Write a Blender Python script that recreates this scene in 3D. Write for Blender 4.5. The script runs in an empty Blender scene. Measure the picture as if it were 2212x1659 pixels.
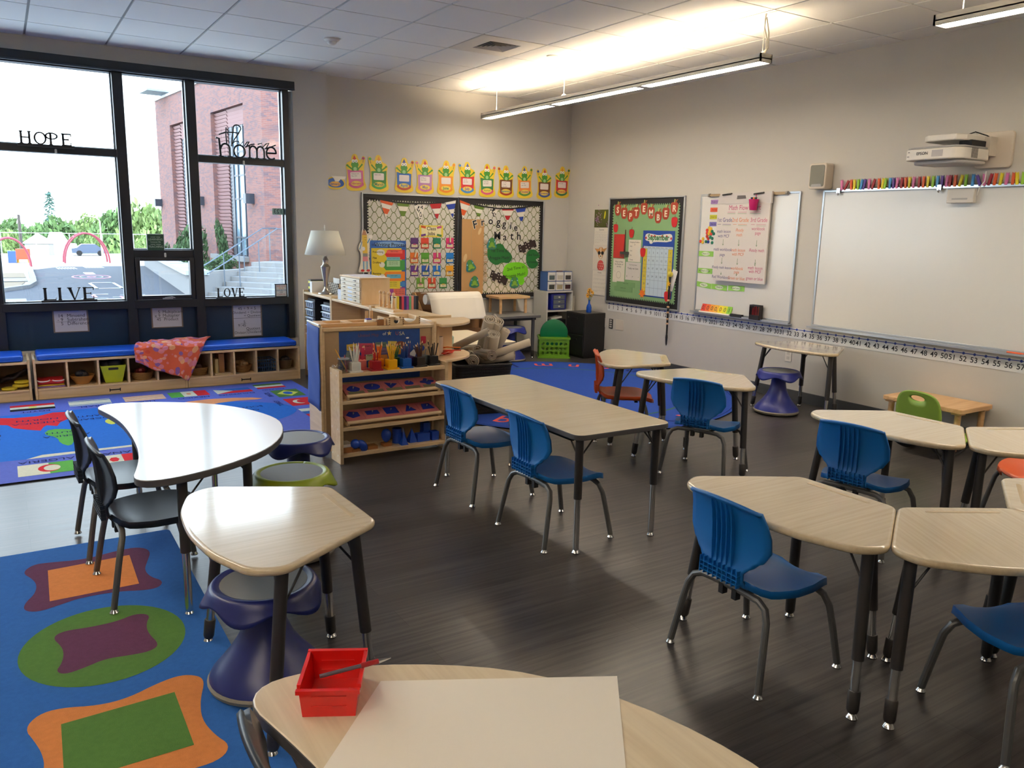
import bpy, math, random
from mathutils import Vector, Matrix
PI = math.pi
R = math.radians
random.seed(7)
S = bpy.context.scene
COL = S.collection

# ------------------------------------------------------------------ materials
def lin(c):
    c = c / 255.0
    return c / 12.92 if c <= 0.04045 else ((c + 0.055) / 1.055) ** 2.4
def rgb(c):
    return (lin(c[0]), lin(c[1]), lin(c[2]), 1.0)
MATS = {}
def mat(name, c, rough=0.5, metal=0.0, spec=0.5, emit=None, es=0.0, coat=0.0, bump=0.0, bscale=200.0, trans=0.0, var=0.0, vscale=8.0):
    if name in MATS: return MATS[name]
    m = bpy.data.materials.new(name); m.use_nodes = True
    nt = m.node_tree; b = nt.nodes['Principled BSDF']
    b.inputs['Base Color'].default_value = rgb(c)
    b.inputs['Roughness'].default_value = rough
    b.inputs['Metallic'].default_value = metal
    b.inputs['Specular IOR Level'].default_value = spec
    if coat: b.inputs['Coat Weight'].default_value = coat; b.inputs['Coat Roughness'].default_value = 0.12
    if trans: b.inputs['Transmission Weight'].default_value = trans
    if emit:
        b.inputs['Emission Color'].default_value = rgb(emit); b.inputs['Emission Strength'].default_value = es
    if bump or var:
        tc = nt.nodes.new('ShaderNodeTexCoord')
    if bump:
        n = nt.nodes.new('ShaderNodeTexNoise'); n.inputs['Scale'].default_value = bscale; n.inputs['Detail'].default_value = 3
        bp = nt.nodes.new('ShaderNodeBump'); bp.inputs['Strength'].default_value = bump; bp.inputs['Distance'].default_value = 0.004
        nt.links.new(tc.outputs['Object'], n.inputs['Vector']); nt.links.new(n.outputs['Fac'], bp.inputs['Height']); nt.links.new(bp.outputs['Normal'], b.inputs['Normal'])
    if var:
        n2 = nt.nodes.new('ShaderNodeTexNoise'); n2.inputs['Scale'].default_value = vscale; n2.inputs['Detail'].default_value = 4
        mx = nt.nodes.new('ShaderNodeMix'); mx.data_type = 'RGBA'
        k = rgb(c); lo = tuple(x * (1 - var) for x in k[:3]) + (1,); hi = tuple(min(1, x * (1 + var)) for x in k[:3]) + (1,)
        mx.inputs[6].default_value = lo; mx.inputs[7].default_value = hi
        nt.links.new(tc.outputs['Object'], n2.inputs['Vector']); nt.links.new(n2.outputs['Fac'], mx.inputs[0]); nt.links.new(mx.outputs[2], b.inputs['Base Color'])
    MATS[name] = m
    return m
def grain(name, c1, c2, rough=0.4, sc=(2, 30, 30), coat=0.0, spec=0.5, detail=5, contrast=(0.35, 0.65), bump=0.0):
    """Streaked grain: noise stretched along one axis of the object's own space."""
    if name in MATS: return MATS[name]
    m = bpy.data.materials.new(name); m.use_nodes = True
    nt = m.node_tree; b = nt.nodes['Principled BSDF']
    tc = nt.nodes.new('ShaderNodeTexCoord'); mp = nt.nodes.new('ShaderNodeMapping'); mp.inputs['Scale'].default_value = sc
    n = nt.nodes.new('ShaderNodeTexNoise'); n.inputs['Scale'].default_value = 1.0; n.inputs['Detail'].default_value = detail; n.inputs['Distortion'].default_value = 0.4
    cr = nt.nodes.new('ShaderNodeValToRGB'); e = cr.color_ramp.elements
    e[0].position = contrast[0]; e[0].color = rgb(c1); e[1].position = contrast[1]; e[1].color = rgb(c2)
    L = nt.links
    L.new(tc.outputs['Object'], mp.inputs['Vector']); L.new(mp.outputs['Vector'], n.inputs['Vector']); L.new(n.outputs['Fac'], cr.inputs['Fac']); L.new(cr.outputs['Color'], b.inputs['Base Color'])
    b.inputs['Roughness'].default_value = rough; b.inputs['Specular IOR Level'].default_value = spec
    if coat: b.inputs['Coat Weight'].default_value = coat; b.inputs['Coat Roughness'].default_value = 0.1
    if bump:
        bp = nt.nodes.new('ShaderNodeBump'); bp.inputs['Strength'].default_value = bump; bp.inputs['Distance'].default_value = 0.002
        L.new(n.outputs['Fac'], bp.inputs['Height']); L.new(bp.outputs['Normal'], b.inputs['Normal'])
    MATS[name] = m
    return m
def glassmat(name, tint=(235, 242, 245), refl=0.06, rough=0.0):
    if name in MATS: return MATS[name]
    m = bpy.data.materials.new(name); m.use_nodes = True
    nt = m.node_tree; nt.nodes.clear()
    o = nt.nodes.new('ShaderNodeOutputMaterial'); t = nt.nodes.new('ShaderNodeBsdfTransparent'); g = nt.nodes.new('ShaderNodeBsdfGlossy'); mx = nt.nodes.new('ShaderNodeMixShader')
    t.inputs['Color'].default_value = rgb(tint); g.inputs['Roughness'].default_value = rough; mx.inputs['Fac'].default_value = refl
    nt.links.new(t.outputs[0], mx.inputs[1]); nt.links.new(g.outputs[0], mx.inputs[2]); nt.links.new(mx.outputs[0], o.inputs['Surface'])
    MATS[name] = m
    return m
def C(r, g, b, rough=0.55, **k):
    """Plain matte colour by value."""
    return mat('colour_%d_%d_%d_%d' % (r, g, b, int(rough * 100)), (r, g, b), rough, **k)

maple = grain('maple', (214, 184, 140), (228, 201, 160), 0.34, (3, 3, 28), coat=0.15)
mapleh = grain('maple_lengthwise', (212, 181, 137), (227, 199, 158), 0.34, (2.5, 26, 26), coat=0.15)
birch = grain('birch_ply', (222, 190, 144), (234, 206, 164), 0.4, (3, 14, 6))
hardboard = mat('hardboard', (168, 140, 104), 0.6, var=0.06, vscale=40)
beech = grain('beech', (205, 160, 110), (220, 180, 132), 0.4, (3, 30, 30))
laminate = grain('laminate_oak', (206, 190, 162), (216, 201, 174), 0.22, (2.2, 70, 30), spec=0.6, coat=0.8)
laminate2 = grain('laminate_oak_turned', (206, 188, 158), (217, 201, 172), 0.32, (60, 2.5, 30), spec=0.5)
deskedge = grain('desk_edge', (202, 182, 148), (213, 195, 162), 0.2, (3, 55, 30), coat=0.4)
whitelam = mat('white_laminate', (222, 228, 234), 0.16, spec=0.7)
darkedge = mat('charcoal_edge', (74, 72, 74), 0.42)
blackmetal = mat('black_tube', (44, 41, 40), 0.42, bump=0.05, bscale=600)
greymetal = mat('grey_tube', (92, 92, 92), 0.38, metal=0.4)
chrome = mat('chrome', (205, 205, 205), 0.18, metal=1.0)
nickel = mat('brushed_nickel', (178, 170, 158), 0.3, metal=1.0)
blueplastic = mat('blue_plastic', (14, 98, 172), 0.42, bump=0.04, bscale=500)
navyplastic = mat('dark_plastic', (27, 34, 44), 0.4, bump=0.04, bscale=500)
orangeplastic = mat('orange_plastic', (190, 78, 34), 0.38)
greenplastic = mat('green_plastic', (128, 160, 62), 0.4)
limeplastic = mat('lime_plastic', (172, 186, 22), 0.4)
stoolblue = mat('stool_blue', (24, 34, 100), 0.36, bump=0.03, bscale=400)
padgrey = mat('stool_pad', (112, 114, 116), 0.5, bump=0.05, bscale=500)
rubber = mat('grey_rubber', (122, 116, 104), 0.6)
white = mat('white_plastic', (228, 226, 220), 0.4)
paper = mat('paper', (236, 232, 224), 0.65)
cream = mat('cream_paper', (230, 222, 206), 0.6)
black = mat('black_matte', (22, 21, 24), 0.6)
ink = mat('ink', (20, 20, 22), 0.6)
winframe = mat('window_frame_black', (26, 30, 38), 0.32, spec=0.6)
spandrel = mat('window_spandrel', (22, 46, 72), 0.32)
glass = glassmat('window_glass')
alum = mat('aluminium', (186, 190, 194), 0.32, metal=0.7)
wallmat = mat('wall_paint', (196, 192, 184), 0.68, spec=0.25, bump=0.03, bscale=300)
tilemat = mat('ceiling_tile', (234, 233, 228), 0.85, spec=0.1, bump=0.25, bscale=260)
boardwhite = mat('whiteboard', (222, 220, 214), 0.16, spec=0.5)
cushionblue = mat('cushion_vinyl', (16, 84, 200), 0.3, spec=0.6)
feltblue = mat('blue_felt', (34, 70, 152), 0.75)
canvas = mat('canvas_cloth', (176, 164, 146), 0.9, bump=0.3, bscale=500)
cardboard = mat('cardboard', (122, 86, 52), 0.8)

# ------------------------------------------------------------------ mesh building
class MB:
    def __init__(s): s.v = []; s.f = []; s.m = []; s.s = []
    def add(s, vs, fs, m=None, smooth=False, T=None):
        o = len(s.v)
        s.v += [tuple(T @ Vector(v)) if T else tuple(v) for v in vs]
        for f in fs: s.f.append([i + o for i in f]); s.m.append(m); s.s.append(smooth)
        return s
    def box(s, x0, x1, y0, y1, z0, z1, m=None, T=None):
        v = [(x, y, z) for z in (z0, z1) for y in (y0, y1) for x in (x0, x1)]
        return s.add(v, [(0, 2, 3, 1), (4, 5, 7, 6), (0, 1, 5, 4), (2, 6, 7, 3), (0, 4, 6, 2), (1, 3, 7, 5)], m, T=T)
    def prism(s, p, z0, z1, m=None, T=None, top=None, smooth=False):
        n = len(p); o = len(s.v)
        s.add([(x, y, z0) for x, y in p] + [(x, y, z1) for x, y in p], [(i, (i + 1) % n, n + (i + 1) % n, n + i) for i in range(n)] + [tuple(range(n - 1, -1, -1))], m, smooth, T)
        s.f.append([o + n + i for i in range(n)]); s.m.append(top or m); s.s.append(smooth)
        return s
    def plate(s, p, y0, y1, m=None, T=None, front=None):
        """A sheet in the xz plane, y1 < y0 is the side towards the room."""
        n = len(p)
        if sum(p[i][0] * p[(i + 1) % n][1] - p[(i + 1) % n][0] * p[i][1] for i in range(n)) < 0: p = p[::-1]
        s.add([(x, y0, z) for x, z in p] + [(x, y1, z) for x, z in p], [tuple((i, n + i, n + (i + 1) % n, (i + 1) % n)) for i in range(n)][::1], m, T=T)
        s.add([(x, y0, z) for x, z in p], [tuple(range(n - 1, -1, -1))], m, T=T)
        s.add([(x, y1, z) for x, z in p], [tuple(range(n))], front or m, T=T)
        return s
    def flat(s, p, y, m=None, T=None):
        n = len(p)
        if sum(p[i][0] * p[(i + 1) % n][1] - p[(i + 1) % n][0] * p[i][1] for i in range(n)) < 0: p = p[::-1]
        return s.add([(x, y, z) for x, z in p], [tuple(range(n))], m, T=T)
    def floorshape(s, p, z, m):
        n = len(p)
        if sum(p[i][0] * p[(i + 1) % n][1] - p[(i + 1) % n][0] * p[i][1] for i in range(n)) < 0: p = p[::-1]
        return s.add([(x, y, z) for x, y in p], [tuple(range(n))], m)
    def tube(s, pts, r, m=None, n=10, T=None):
        pts = [Vector(p) for p in pts]; k = len(pts)
        rs = r if isinstance(r, (list, tuple)) else [r] * k
        tg = [(pts[min(i + 1, k - 1)] - pts[max(i - 1, 0)]).normalized() for i in range(k)]
        a = tg[0].orthogonal().normalized(); vs = []
        for i in range(k):
            a = (a - tg[i] * a.dot(tg[i])).normalized(); b = tg[i].cross(a)
            vs += [pts[i] + (a * math.cos(2 * PI * j / n) + b * math.sin(2 * PI * j / n)) * rs[i] for j in range(n)]
        fs = [(i * n + j, i * n + (j + 1) % n, (i + 1) * n + (j + 1) % n, (i + 1) * n + j) for i in range(k - 1) for j in range(n)]
        s.add(vs, fs, m, True, T)
        s.add(vs[:n], [tuple(range(n - 1, -1, -1))], m, T=T); s.add(vs[-n:], [tuple(range(n))], m, T=T)
        return s
    def lathe(s, prof, m=None, n=28, c=(0, 0, 0), T=None):
        vs = [(c[0] + r * math.cos(2 * PI * j / n), c[1] + r * math.sin(2 * PI * j / n), c[2] + z) for r, z in prof for j in range(n)]
        k = len(prof)
        fs = [(i * n + j, i * n + (j + 1) % n, (i + 1) * n + (j + 1) % n, (i + 1) * n + j) for i in range(k - 1) for j in range(n)]
        s.add(vs, fs, m, True, T)
        if prof[0][0] > 1e-4: s.add(vs[:n], [tuple(range(n - 1, -1, -1))], m, T=T)
        if prof[-1][0] > 1e-4: s.add(vs[-n:], [tuple(range(n))], m, T=T)
        return s
    def ball(s, c, rx, ry, rz, m=None, n=16, T=None):
        k = n // 2; vs = []; 
        for i in range(k + 1):
            t = PI * i / k
            vs += [(c[0] + rx * math.sin(t) * math.cos(2 * PI * j / n), c[1] + ry * math.sin(t) * math.sin(2 * PI * j / n), c[2] - rz * math.cos(t)) for j in range(n)]
        return s.add(vs, [(i * n + j, i * n + (j + 1) % n, (i + 1) * n + (j + 1) % n, (i + 1) * n + j) for i in range(k) for j in range(n)], m, True, T)
    def surf(s, fn, nu, nv, m=None, T=None, smooth=True):
        vs = [fn(i / nu, j / nv) for i in range(nu + 1) for j in range(nv + 1)]
        w = nv + 1
        return s.add(vs, [(i * w + j, (i + 1) * w + j, (i + 1) * w + j + 1, i * w + j + 1) for i in range(nu) for j in range(nv)], m, smooth, T)
    def text(s, t, size, x, y, z, m=None, align='CENTER', T=None, rot=0.0, sx=1.0, plane='wall', bold=0.0):
        """Lettering as flat faces; plane 'wall' lies in xz facing -y, 'floor' lies in xy facing up."""
        vs, fs = glyphs(t, align, bold)
        c, q = math.cos(rot), math.sin(rot); out = []
        for a, b in vs:
            a, b = a * size * sx, b * size
            a, b = a * c - b * q, a * q + b * c
            out.append((x + a, y, z + b) if plane == 'wall' else (x + a, y + b, z))
        return s.add(out, fs, m, T=T)
    def build(s, name, parent=None, m=None, bevel=0.0, seg=2, angle=35, solid=0.0, soff=0.0, sub=0, loc=None, rz=0.0):
        me = bpy.data.meshes.new(name)
        me.from_pydata(s.v, [], s.f)
        ms = []
        for i, p in enumerate(me.polygons):
            k = s.m[i] or m or white
            if k not in ms: ms.append(k); me.materials.append(k)
            p.material_index = ms.index(k); p.use_smooth = s.s[i] or bevel > 0
        me.update()
        if any(s.s) or bevel > 0: me.set_sharp_from_angle(angle=R(angle))
        o = bpy.data.objects.new(name, me); COL.objects.link(o)
        if parent: o.parent = parent
        if loc: o.location = loc
        if rz: o.rotation_euler.z = rz
        if solid:
            d = o.modifiers.new('Solidify', 'SOLIDIFY'); d.thickness = solid; d.offset = soff
        if bevel:
            d = o.modifiers.new('Bevel', 'BEVEL'); d.width = bevel; d.segments = seg; d.limit_method = 'ANGLE'; d.angle_limit = R(40); d.harden_normals = False
        if sub:
            d = o.modifiers.new('Subdivision', 'SUBSURF'); d.levels = sub; d.render_levels = sub
        return o
GC = {}
def glyphs(t, align='CENTER', bold=0.0):
    k = (t, align, bold)
    if k not in GC:
        cu = bpy.data.curves.new('lettering', 'FONT'); cu.body = t; cu.align_x = align; cu.align_y = 'CENTER'; cu.size = 1.0; cu.resolution_u = 3; cu.offset = bold; cu.space_line = 1.0
        ob = bpy.data.objects.new('lettering', cu); COL.objects.link(ob)
        me = bpy.data.meshes.new_from_object(ob.evaluated_get(bpy.context.evaluated_depsgraph_get()))
        vs = [(v.co.x, v.co.y) for v in me.vertices]; fs = []
        for p in me.polygons:
            f = tuple(p.vertices)
            if p.normal.z < 0: f = f[::-1]
            fs.append(f)
        bpy.data.objects.remove(ob); bpy.data.curves.remove(cu); bpy.data.meshes.remove(me)
        GC[k] = (vs, fs)
    return GC[k]
def rect(x0, x1, z0, z1): return [(x0, z0), (x1, z0), (x1, z1), (x0, z1)]
def ell(cx, cz, rx, rz, n=20, a0=0.0): return [(cx + rx * math.cos(a0 + 2 * PI * i / n), cz + rz * math.sin(a0 + 2 * PI * i / n)) for i in range(n)]
def rrect(x0, x1, z0, z1, r, n=4):
    p = []
    for cx, cz, a in ((x1 - r, z1 - r, 0), (x0 + r, z1 - r, 90), (x0 + r, z0 + r, 180), (x1 - r, z0 + r, 270)):
        p += [(cx + r * math.cos(R(a + 90 * i / n)), cz + r * math.sin(R(a + 90 * i / n))) for i in range(n + 1)]
    return p
def rot2(p, a, c=(0, 0)): 
    k, q = math.cos(a), math.sin(a)
    return [(c[0] + (x - c[0]) * k - (y - c[1]) * q, c[1] + (x - c[0]) * q + (y - c[1]) * k) for x, y in p]
def chaikin(p, it=2):
    for _ in range(it):
        q = []
        for i in range(len(p)):
            a, b = p[i], p[(i + 1) % len(p)]
            q += [(a[0] * .75 + b[0] * .25, a[1] * .75 + b[1] * .25), (a[0] * .25 + b[0] * .75, a[1] * .25 + b[1] * .75)]
        p = q
    return p
def roundpoly(p, r, n=4):
    """Round the corners of a polygon; r is one radius or one per corner."""
    out = []
    for i in range(len(p)):
        a, b, c = Vector(p[i - 1]), Vector(p[i]), Vector(p[(i + 1) % len(p)])
        k = r[i] if isinstance(r, (list, tuple)) else r
        if k <= 0: out.append(tuple(b)); continue
        u = b + (a - b).normalized() * k; w = b + (c - b).normalized() * k
        for j in range(n + 1):
            t = j / n; q = u * (1 - t) ** 2 + b * 2 * t * (1 - t) + w * t * t; out.append(tuple(q))
    return out
def tag(o, label, cat, group=None, kind=None):
    o['label'] = label; o['category'] = cat
    if group: o['group'] = group
    if kind: o['kind'] = kind
    return o
def thing(name, label, cat, loc=(0, 0, 0), rz=0.0, group=None):
    o = bpy.data.objects.new(name, None); o.empty_display_size = 0.1; COL.objects.link(o)
    o.location = loc; o.rotation_euler = (0, 0, rz)
    return tag(o, label, cat, group)
def dup(root, loc, rz, label, group=None):
    def cp(o, parent):
        c = o.copy(); COL.objects.link(c); c.parent = parent
        for ch in [x for x in KIDS.get(o.name, [])]: cp(ch, c)
        return c
    KIDS = {}
    for x in bpy.data.objects:
        if x.parent: KIDS.setdefault(x.parent.name, []).append(x)
    c = cp(root, None); c.location = loc; c.rotation_euler = (0, 0, rz); c['label'] = label
    if group: c['group'] = group
    return c
def struct(o): o['kind'] = 'structure'; return o
YB, XR = 8.335, 6.07          # back wall and right wall planes
def onback(name, label, cat, x, z, d=0.0, group=None): return thing(name, label, cat, (x, YB - d, z), 0, group)
def onright(name, label, cat, y, z, d=0.0, group=None): return thing(name, label, cat, (XR - d, y, z), -PI / 2, group)
LAMP, LAMPUP, SKY, SUN, EXPO = 21.0, 34.0, 4.6, 1.5, 1.1
# ------------------------------------------------------------------ room shell
def floor_material():
    m = bpy.data.materials.new('vinyl_plank'); m.use_nodes = True
    nt = m.node_tree; b = nt.nodes['Principled BSDF']; L = nt.links
    tc = nt.nodes.new('ShaderNodeTexCoord')
    mp = nt.nodes.new('ShaderNodeMapping'); mp.inputs['Scale'].default_value = (1.6, 46, 1)
    n = nt.nodes.new('ShaderNodeTexNoise'); n.inputs['Scale'].default_value = 1.0; n.inputs['Detail'].default_value = 6; n.inputs['Roughness'].default_value = 0.6
    br = nt.nodes.new('ShaderNodeTexBrick'); br.inputs['Scale'].default_value = 1.0; br.inputs['Brick Width'].default_value = 1.2; br.inputs['Row Height'].default_value = 0.152; br.inputs['Mortar Size'].default_value = 0.0012; br.offset = 0.37
    br.inputs['Color1'].default_value = (0.75, 0.75, 0.75, 1); br.inputs['Color2'].default_value = (1.1, 1.1, 1.1, 1); br.inputs['Mortar'].default_value = (0.45, 0.45, 0.45, 1)
    cr = nt.nodes.new('ShaderNodeValToRGB'); e = cr.color_ramp.elements
    e[0].position = 0.36; e[0].color = rgb((44, 42, 43)); e[1].position = 0.66; e[1].color = rgb((82, 77, 75))
    mx = nt.nodes.new('ShaderNodeMix'); mx.data_type = 'RGBA'; mx.blend_type = 'MULTIPLY'; mx.inputs[0].default_value = 1.0
    L.new(tc.outputs['Object'], mp.inputs['Vector']); L.new(mp.outputs['Vector'], n.inputs['Vector']); L.new(n.outputs['Fac'], cr.inputs['Fac'])
    L.new(tc.outputs['Object'], br.inputs['Vector']); L.new(cr.outputs['Color'], mx.inputs[6]); L.new(br.outputs['Color'], mx.inputs[7]); L.new(mx.outputs[2], b.inputs['Base Color'])
    mr = nt.nodes.new('ShaderNodeMapRange'); mr.inputs['To Min'].default_value = 0.26; mr.inputs['To Max'].default_value = 0.42
    L.new(n.outputs['Fac'], mr.inputs['Value']); L.new(mr.outputs['Result'], b.inputs['Roughness'])
    bp = nt.nodes.new('ShaderNodeBump'); bp.inputs['Strength'].default_value = 0.12; bp.inputs['Distance'].default_value = 0.002
    L.new(br.outputs['Color'], bp.inputs['Height']); L.new(bp.outputs['Normal'], b.inputs['Normal'])
    b.inputs['Specular IOR Level'].default_value = 0.45
    return m
X0, Y0, YW = -3.6, -3.2, 8.21      # far left wall, wall behind the camera, window wall
struct(MB().box(X0 - .2, XR + .2, Y0 - .2, YB + .3, -.1, 0, floor_material()).build('floor'))
# the ceiling: tegular tiles that drop a little below their grid
b = MB(); b.box(X0 - .2, XR + .2, Y0 - .2, YB + .3, 3.012, 3.1, C(150, 148, 142, 0.7))
TILE = 0.6095
for i in range(-7, 11):
    for j in range(-18, 3):
        xa = max(X0, 2.745 + i * TILE + .009); xb = min(XR, 2.745 + (i + 1) * TILE - .009); ya = max(Y0, 7.65 + j * TILE + .007); yb = min(YB, 7.65 + (j + 1) * TILE - .007)
        if xb - xa < .02 or yb - ya < .02: continue
        if i == 1 and j == -3: continue     # the air diffuser fills this cell
        b.box(xa, xb, ya, yb, 3.0, 3.0125, tilemat)
struct(b.build('ceiling'))
struct(MB().box(XR, XR + .2, Y0 - .2, YB + .3, 0, 3.1, wallmat).build('wall_right'))
struct(MB().box(2.91, XR + .2, YB, YB + .25, 0, 3.1, wallmat).build('wall_back'))
struct(MB().box(X0 - .2, XR + .2, Y0 - .2, Y0, 0, 3.1, wallmat).build('wall_front'))
struct(MB().box(X0 - .2, X0, Y0 - .2, YB + .3, 0, 3.1, wallmat).build('wall_left'))
w = MB(); w.box(2.562, 2.91, YW, YB + .25, 0, 3.1, wallmat); w.box(X0, 2.562, YW, YB + .25, 2.87, 3.1, wallmat); w.box(X0, 2.562, YW + .02, YB + .25, 0, .34, wallmat)
struct(w.build('wall_window'))
bb = MB().box(XR - .012, XR, Y0, YB, 0, .1, C(62, 64, 66, 0.5)); struct(bb.build('baseboard_right', bevel=.004))
bb = MB().box(2.91, XR - .012, YB - .012, YB, 0, .1, C(62, 64, 66, 0.5)); struct(bb.build('baseboard_back', bevel=.004))

# ------------------------------------------------------------------ windows
YF, YG = 8.2, 8.262                 # room face of the frame, glass plane
def bar(m, x0, x1, z0, z1, y0=YF, y1=8.31): m.box(x0, x1, y0, y1, z0, z1, winframe)
def window(n, x0, x1, zs, skip=()):
    """Panes between the heights in zs, transoms between them."""
    root = struct(bpy.data.objects.new('window_%d' % n, None)); COL.objects.link(root)
    f = MB()
    bar(f, x0 - .02, x1 + .02, zs[-1][1], 2.80); bar(f, x0 - .02, x1 + .02, zs[0][0] - .075, zs[0][0], YF - .012)
    for a, c in zip(zs[:-1], zs[1:]): bar(f, x0 - .02, x1 + .02, a[1], c[0])
    for a in zs:       # slim glazing beads, pale on the outer side
        for q0, q1 in ((x0, x0 + .012), (x1 - .012, x1)): f.box(q0, q1, YG + .006, 8.30, a[0], a[1], alum)
        f.box(x0, x1, YG + .006, 8.30, a[0], a[0] + .012, alum)
    f.build('window_frame', root, bevel=.003)
    for i, a in enumerate(zs):
        if i in skip: continue
        MB().box(x0, x1, YG - .003, YG + .003, a[0], a[1], glass).build('glass_pane', root)
    MB().box(x0 - .0, x1 + .0, 8.262, 8.285, .34, zs[0][0] - .05, spandrel).build('lower_panel', root)
    return root
window(1, -.02, .945, [(.768, 2.058), (2.122, 2.78)])
w2 = window(2, 1.03, 1.555, [(.768, 1.165), (1.235, 2.78)], skip=(0,))
# the opening sash low in the middle bay
f = MB()
for x0, x1, z0, z1 in ((1.035, 1.075, .775, 1.165), (1.51, 1.55, .775, 1.165), (1.075, 1.51, .775, .812), (1.075, 1.51, 1.135, 1.165)): f.box(x0, x1, 8.175, 8.26, z0, z1, winframe)
sash = f.build('opening_sash', w2, bevel=.004)
MB().box(1.075, 1.51, 8.225, 8.231, .812, 1.135, glass).build('glass_pane', sash)
h = MB(); h.box(1.25, 1.34, 8.15, 8.176, .779, .788, alum); h.tube([(1.27, 8.16, .79), (1.33, 8.158, .797), (1.36, 8.162, .788)], .005, alum); h.build('crank_handle', sash)
window(3, 1.64, 2.452, [(.768, 2.058), (2.122, 2.78)])
window(4, -1.07, -.105, [(.768, 2.058), (2.122, 2.78)])
window(5, -2.35, -1.155, [(.768, 2.058), (2.122, 2.78)])
window(6, -3.52, -2.44, [(.768, 2.058), (2.122, 2.78)])
m = MB()
for x0, x1 in ((.945, 1.03), (1.555, 1.64), (2.452, 2.512), (-.105, -.02), (-1.155, -1.07), (-2.44, -2.35), (-3.6, -3.52)): bar(m, x0, x1, .34, 2.80, YF - .01)
struct(m.build('trim_1', bevel=.004))
m = MB().box(X0, 2.562, 8.135, 8.2, 2.79, 2.868, C(22, 25, 32, 0.4)); m.box(X0, 2.562, 8.13, 8.14, 2.785, 2.8, C(52, 60, 70, 0.4)); struct(m.build('trim_2', bevel=.003))
m = MB().prism([(2.512, 8.33), (2.512, 8.27), (2.5615, 8.2105), (2.5618, 8.33)], .34, 2.79, C(214, 214, 210, 0.5)); struct(m.build('trim_3'))
# ------------------------------------------------------------------ chairs
def shell_seat(m):
    ws = [(-.165, .085), (-.15, .125), (-.11, .165), (-.03, .192), (.06, .19), (.13, .172), (.18, .152), (.215, .12), (.222, .08)]
    def hw(x):
        for (a, p), (c, q) in zip(ws[:-1], ws[1:]):
            if a <= x <= c: return p + (q - p) * (x - a) / (c - a)
        return ws[-1][1]
    b = MB()
    def fn(u, v):
        x = -.165 + .387 * u; k = max(-1, min(1, (v * 2 - 1) * 1.12)); e = max(0, (abs(v * 2 - 1) - .893) / .107)
        y = k * hw(x); z = .322 + .014 * k * k - .035 * max(0, (x - .1) / .12) ** 2 + .02 * max(0, (-.11 - x) / .055) ** 2
        return (x, y * (1 + .02 * e), z - .026 * e)
    b.surf(fn, 16, 18, m)
    return b
BP = [(-.150, .322, .085), (-.172, .335, .088), (-.186, .355, .09), (-.188, .385, .092), (-.182, .405, .125), (-.178, .44, .155), (-.176, .48, .178), (-.18, .53, .176), (-.19, .575, .166), (-.205, .615, .156), (-.222, .633, .150)]
def backpt(u):
    k = u * (len(BP) - 1); i = min(int(k), len(BP) - 2); t = k - i
    return tuple(BP[i][j] + (BP[i + 1][j] - BP[i][j]) * t for j in range(3))
def chair(pl, label, loc, rz, group):
    t = thing('student_chair', label, 'chair', loc, rz, group)
    shell_seat(pl).build('seat', t, solid=.007, soff=-1)
    b = MB()
    def fn(u, v):
        x, z, w = backpt(u); k = v * 2 - 1
        return (x + .02 * k * k * (w / .17) ** 2, k * w, z - (.012 * k * k if u > .9 else 0) + (.01 * k * k if .3 < u < .5 else 0))
    b.surf(fn, 20, 14, pl)
    # raised rim along the lower flare
    b.build('backrest', t, solid=.011)
    rb = MB()
    for y in (-.044, -.022, 0, .022, .044):
        P = []
        for i in range(7, 19):
            x, z, w = backpt(i / 20); d = .016 * math.sin(PI * (i - 6.5) / 12.5)
            P.append((x, z, d))
        vs = []; fs = []
        for x, z, d in P: vs += [(x - .004, y - .0025, z), (x - .006 - d, y - .0012, z), (x - .006 - d, y + .0012, z), (x - .004, y + .0025, z)]
        for i in range(len(P) - 1):
            for j in range(3): fs.append((i * 4 + j, i * 4 + j + 1, i * 4 + j + 5, i * 4 + j + 4))
        rb.add(vs, fs, pl)
    for z in (.345, .36, .376): rb.box(-.205, -.186, -.088, .088, z, z + .003, pl)
    for y in (-.085, -.064, -.042, -.02, .001, .022, .044, .066, .084): rb.box(-.205, -.186, y, y + .003, .335, .395, pl)
    rb.build('back_ribs', t)
    for s in (-1, 1):
        for k, P in enumerate(([(-.2, .21, .016), (-.17, .192, .18), (-.157, .183, .245), (-.146, .165, .28), (-.14, .13, .296), (-.138, .07, .299), (-.138, 0, .299)],
                               [(.2, .21, .016), (.172, .196, .16), (.158, .186, .235), (.146, .168, .273), (.14, .13, .288), (.138, .07, .29), (.138, 0, .29)])):
            l = MB().tube([(x, s * y, z) for x, y, z in P], .0125, greymetal).build('leg', t)
            g = MB().lathe([(.016, 0), (.017, .004), (.012, .012), (.0085, .018), (.0085, .03)], chrome, 14, (P[0][0], s * P[0][1], 0)).build('glide', l)
    f = MB()
    for y in (-.07, .07): f.tube([(-.14, y, .299), (0, y, .297), (.14, y, .29)], .009, greymetal)
    for x in (-.14, .1): f.box(x - .012, x + .012, -.04, -.02, .262, .3, black); f.box(x - .012, x + .012, .02, .04, .262, .3, black)
    f.build('seat_frame', t)
    return t
G1 = 'blue student chairs'
c0 = chair(blueplastic, 'blue plastic chair at the rectangular table, the one nearer the shelves', (2.262, 3.85, 0), R(1), G1)
dup(c0, (2.252, 3.13, 0), 0, 'blue plastic chair at the rectangular table, beside its front corner')
dup(c0, (2.186, 1.782, 0), R(-1), 'blue plastic chair pushed up to the wooden desk near the front')
dup(c0, (3.68, 3.50, 0), R(22), 'blue plastic chair tucked under the desk between the round rug and tables')
dup(c0, (3.53, 2.29, 0), R(10), 'blue plastic chair at the desk in front of the low wooden table')
dup(c0, (2.60, 1.055, 0), R(64), 'blue plastic chair cut off by the right edge of the photo')
G2 = 'dark student chairs'
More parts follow.
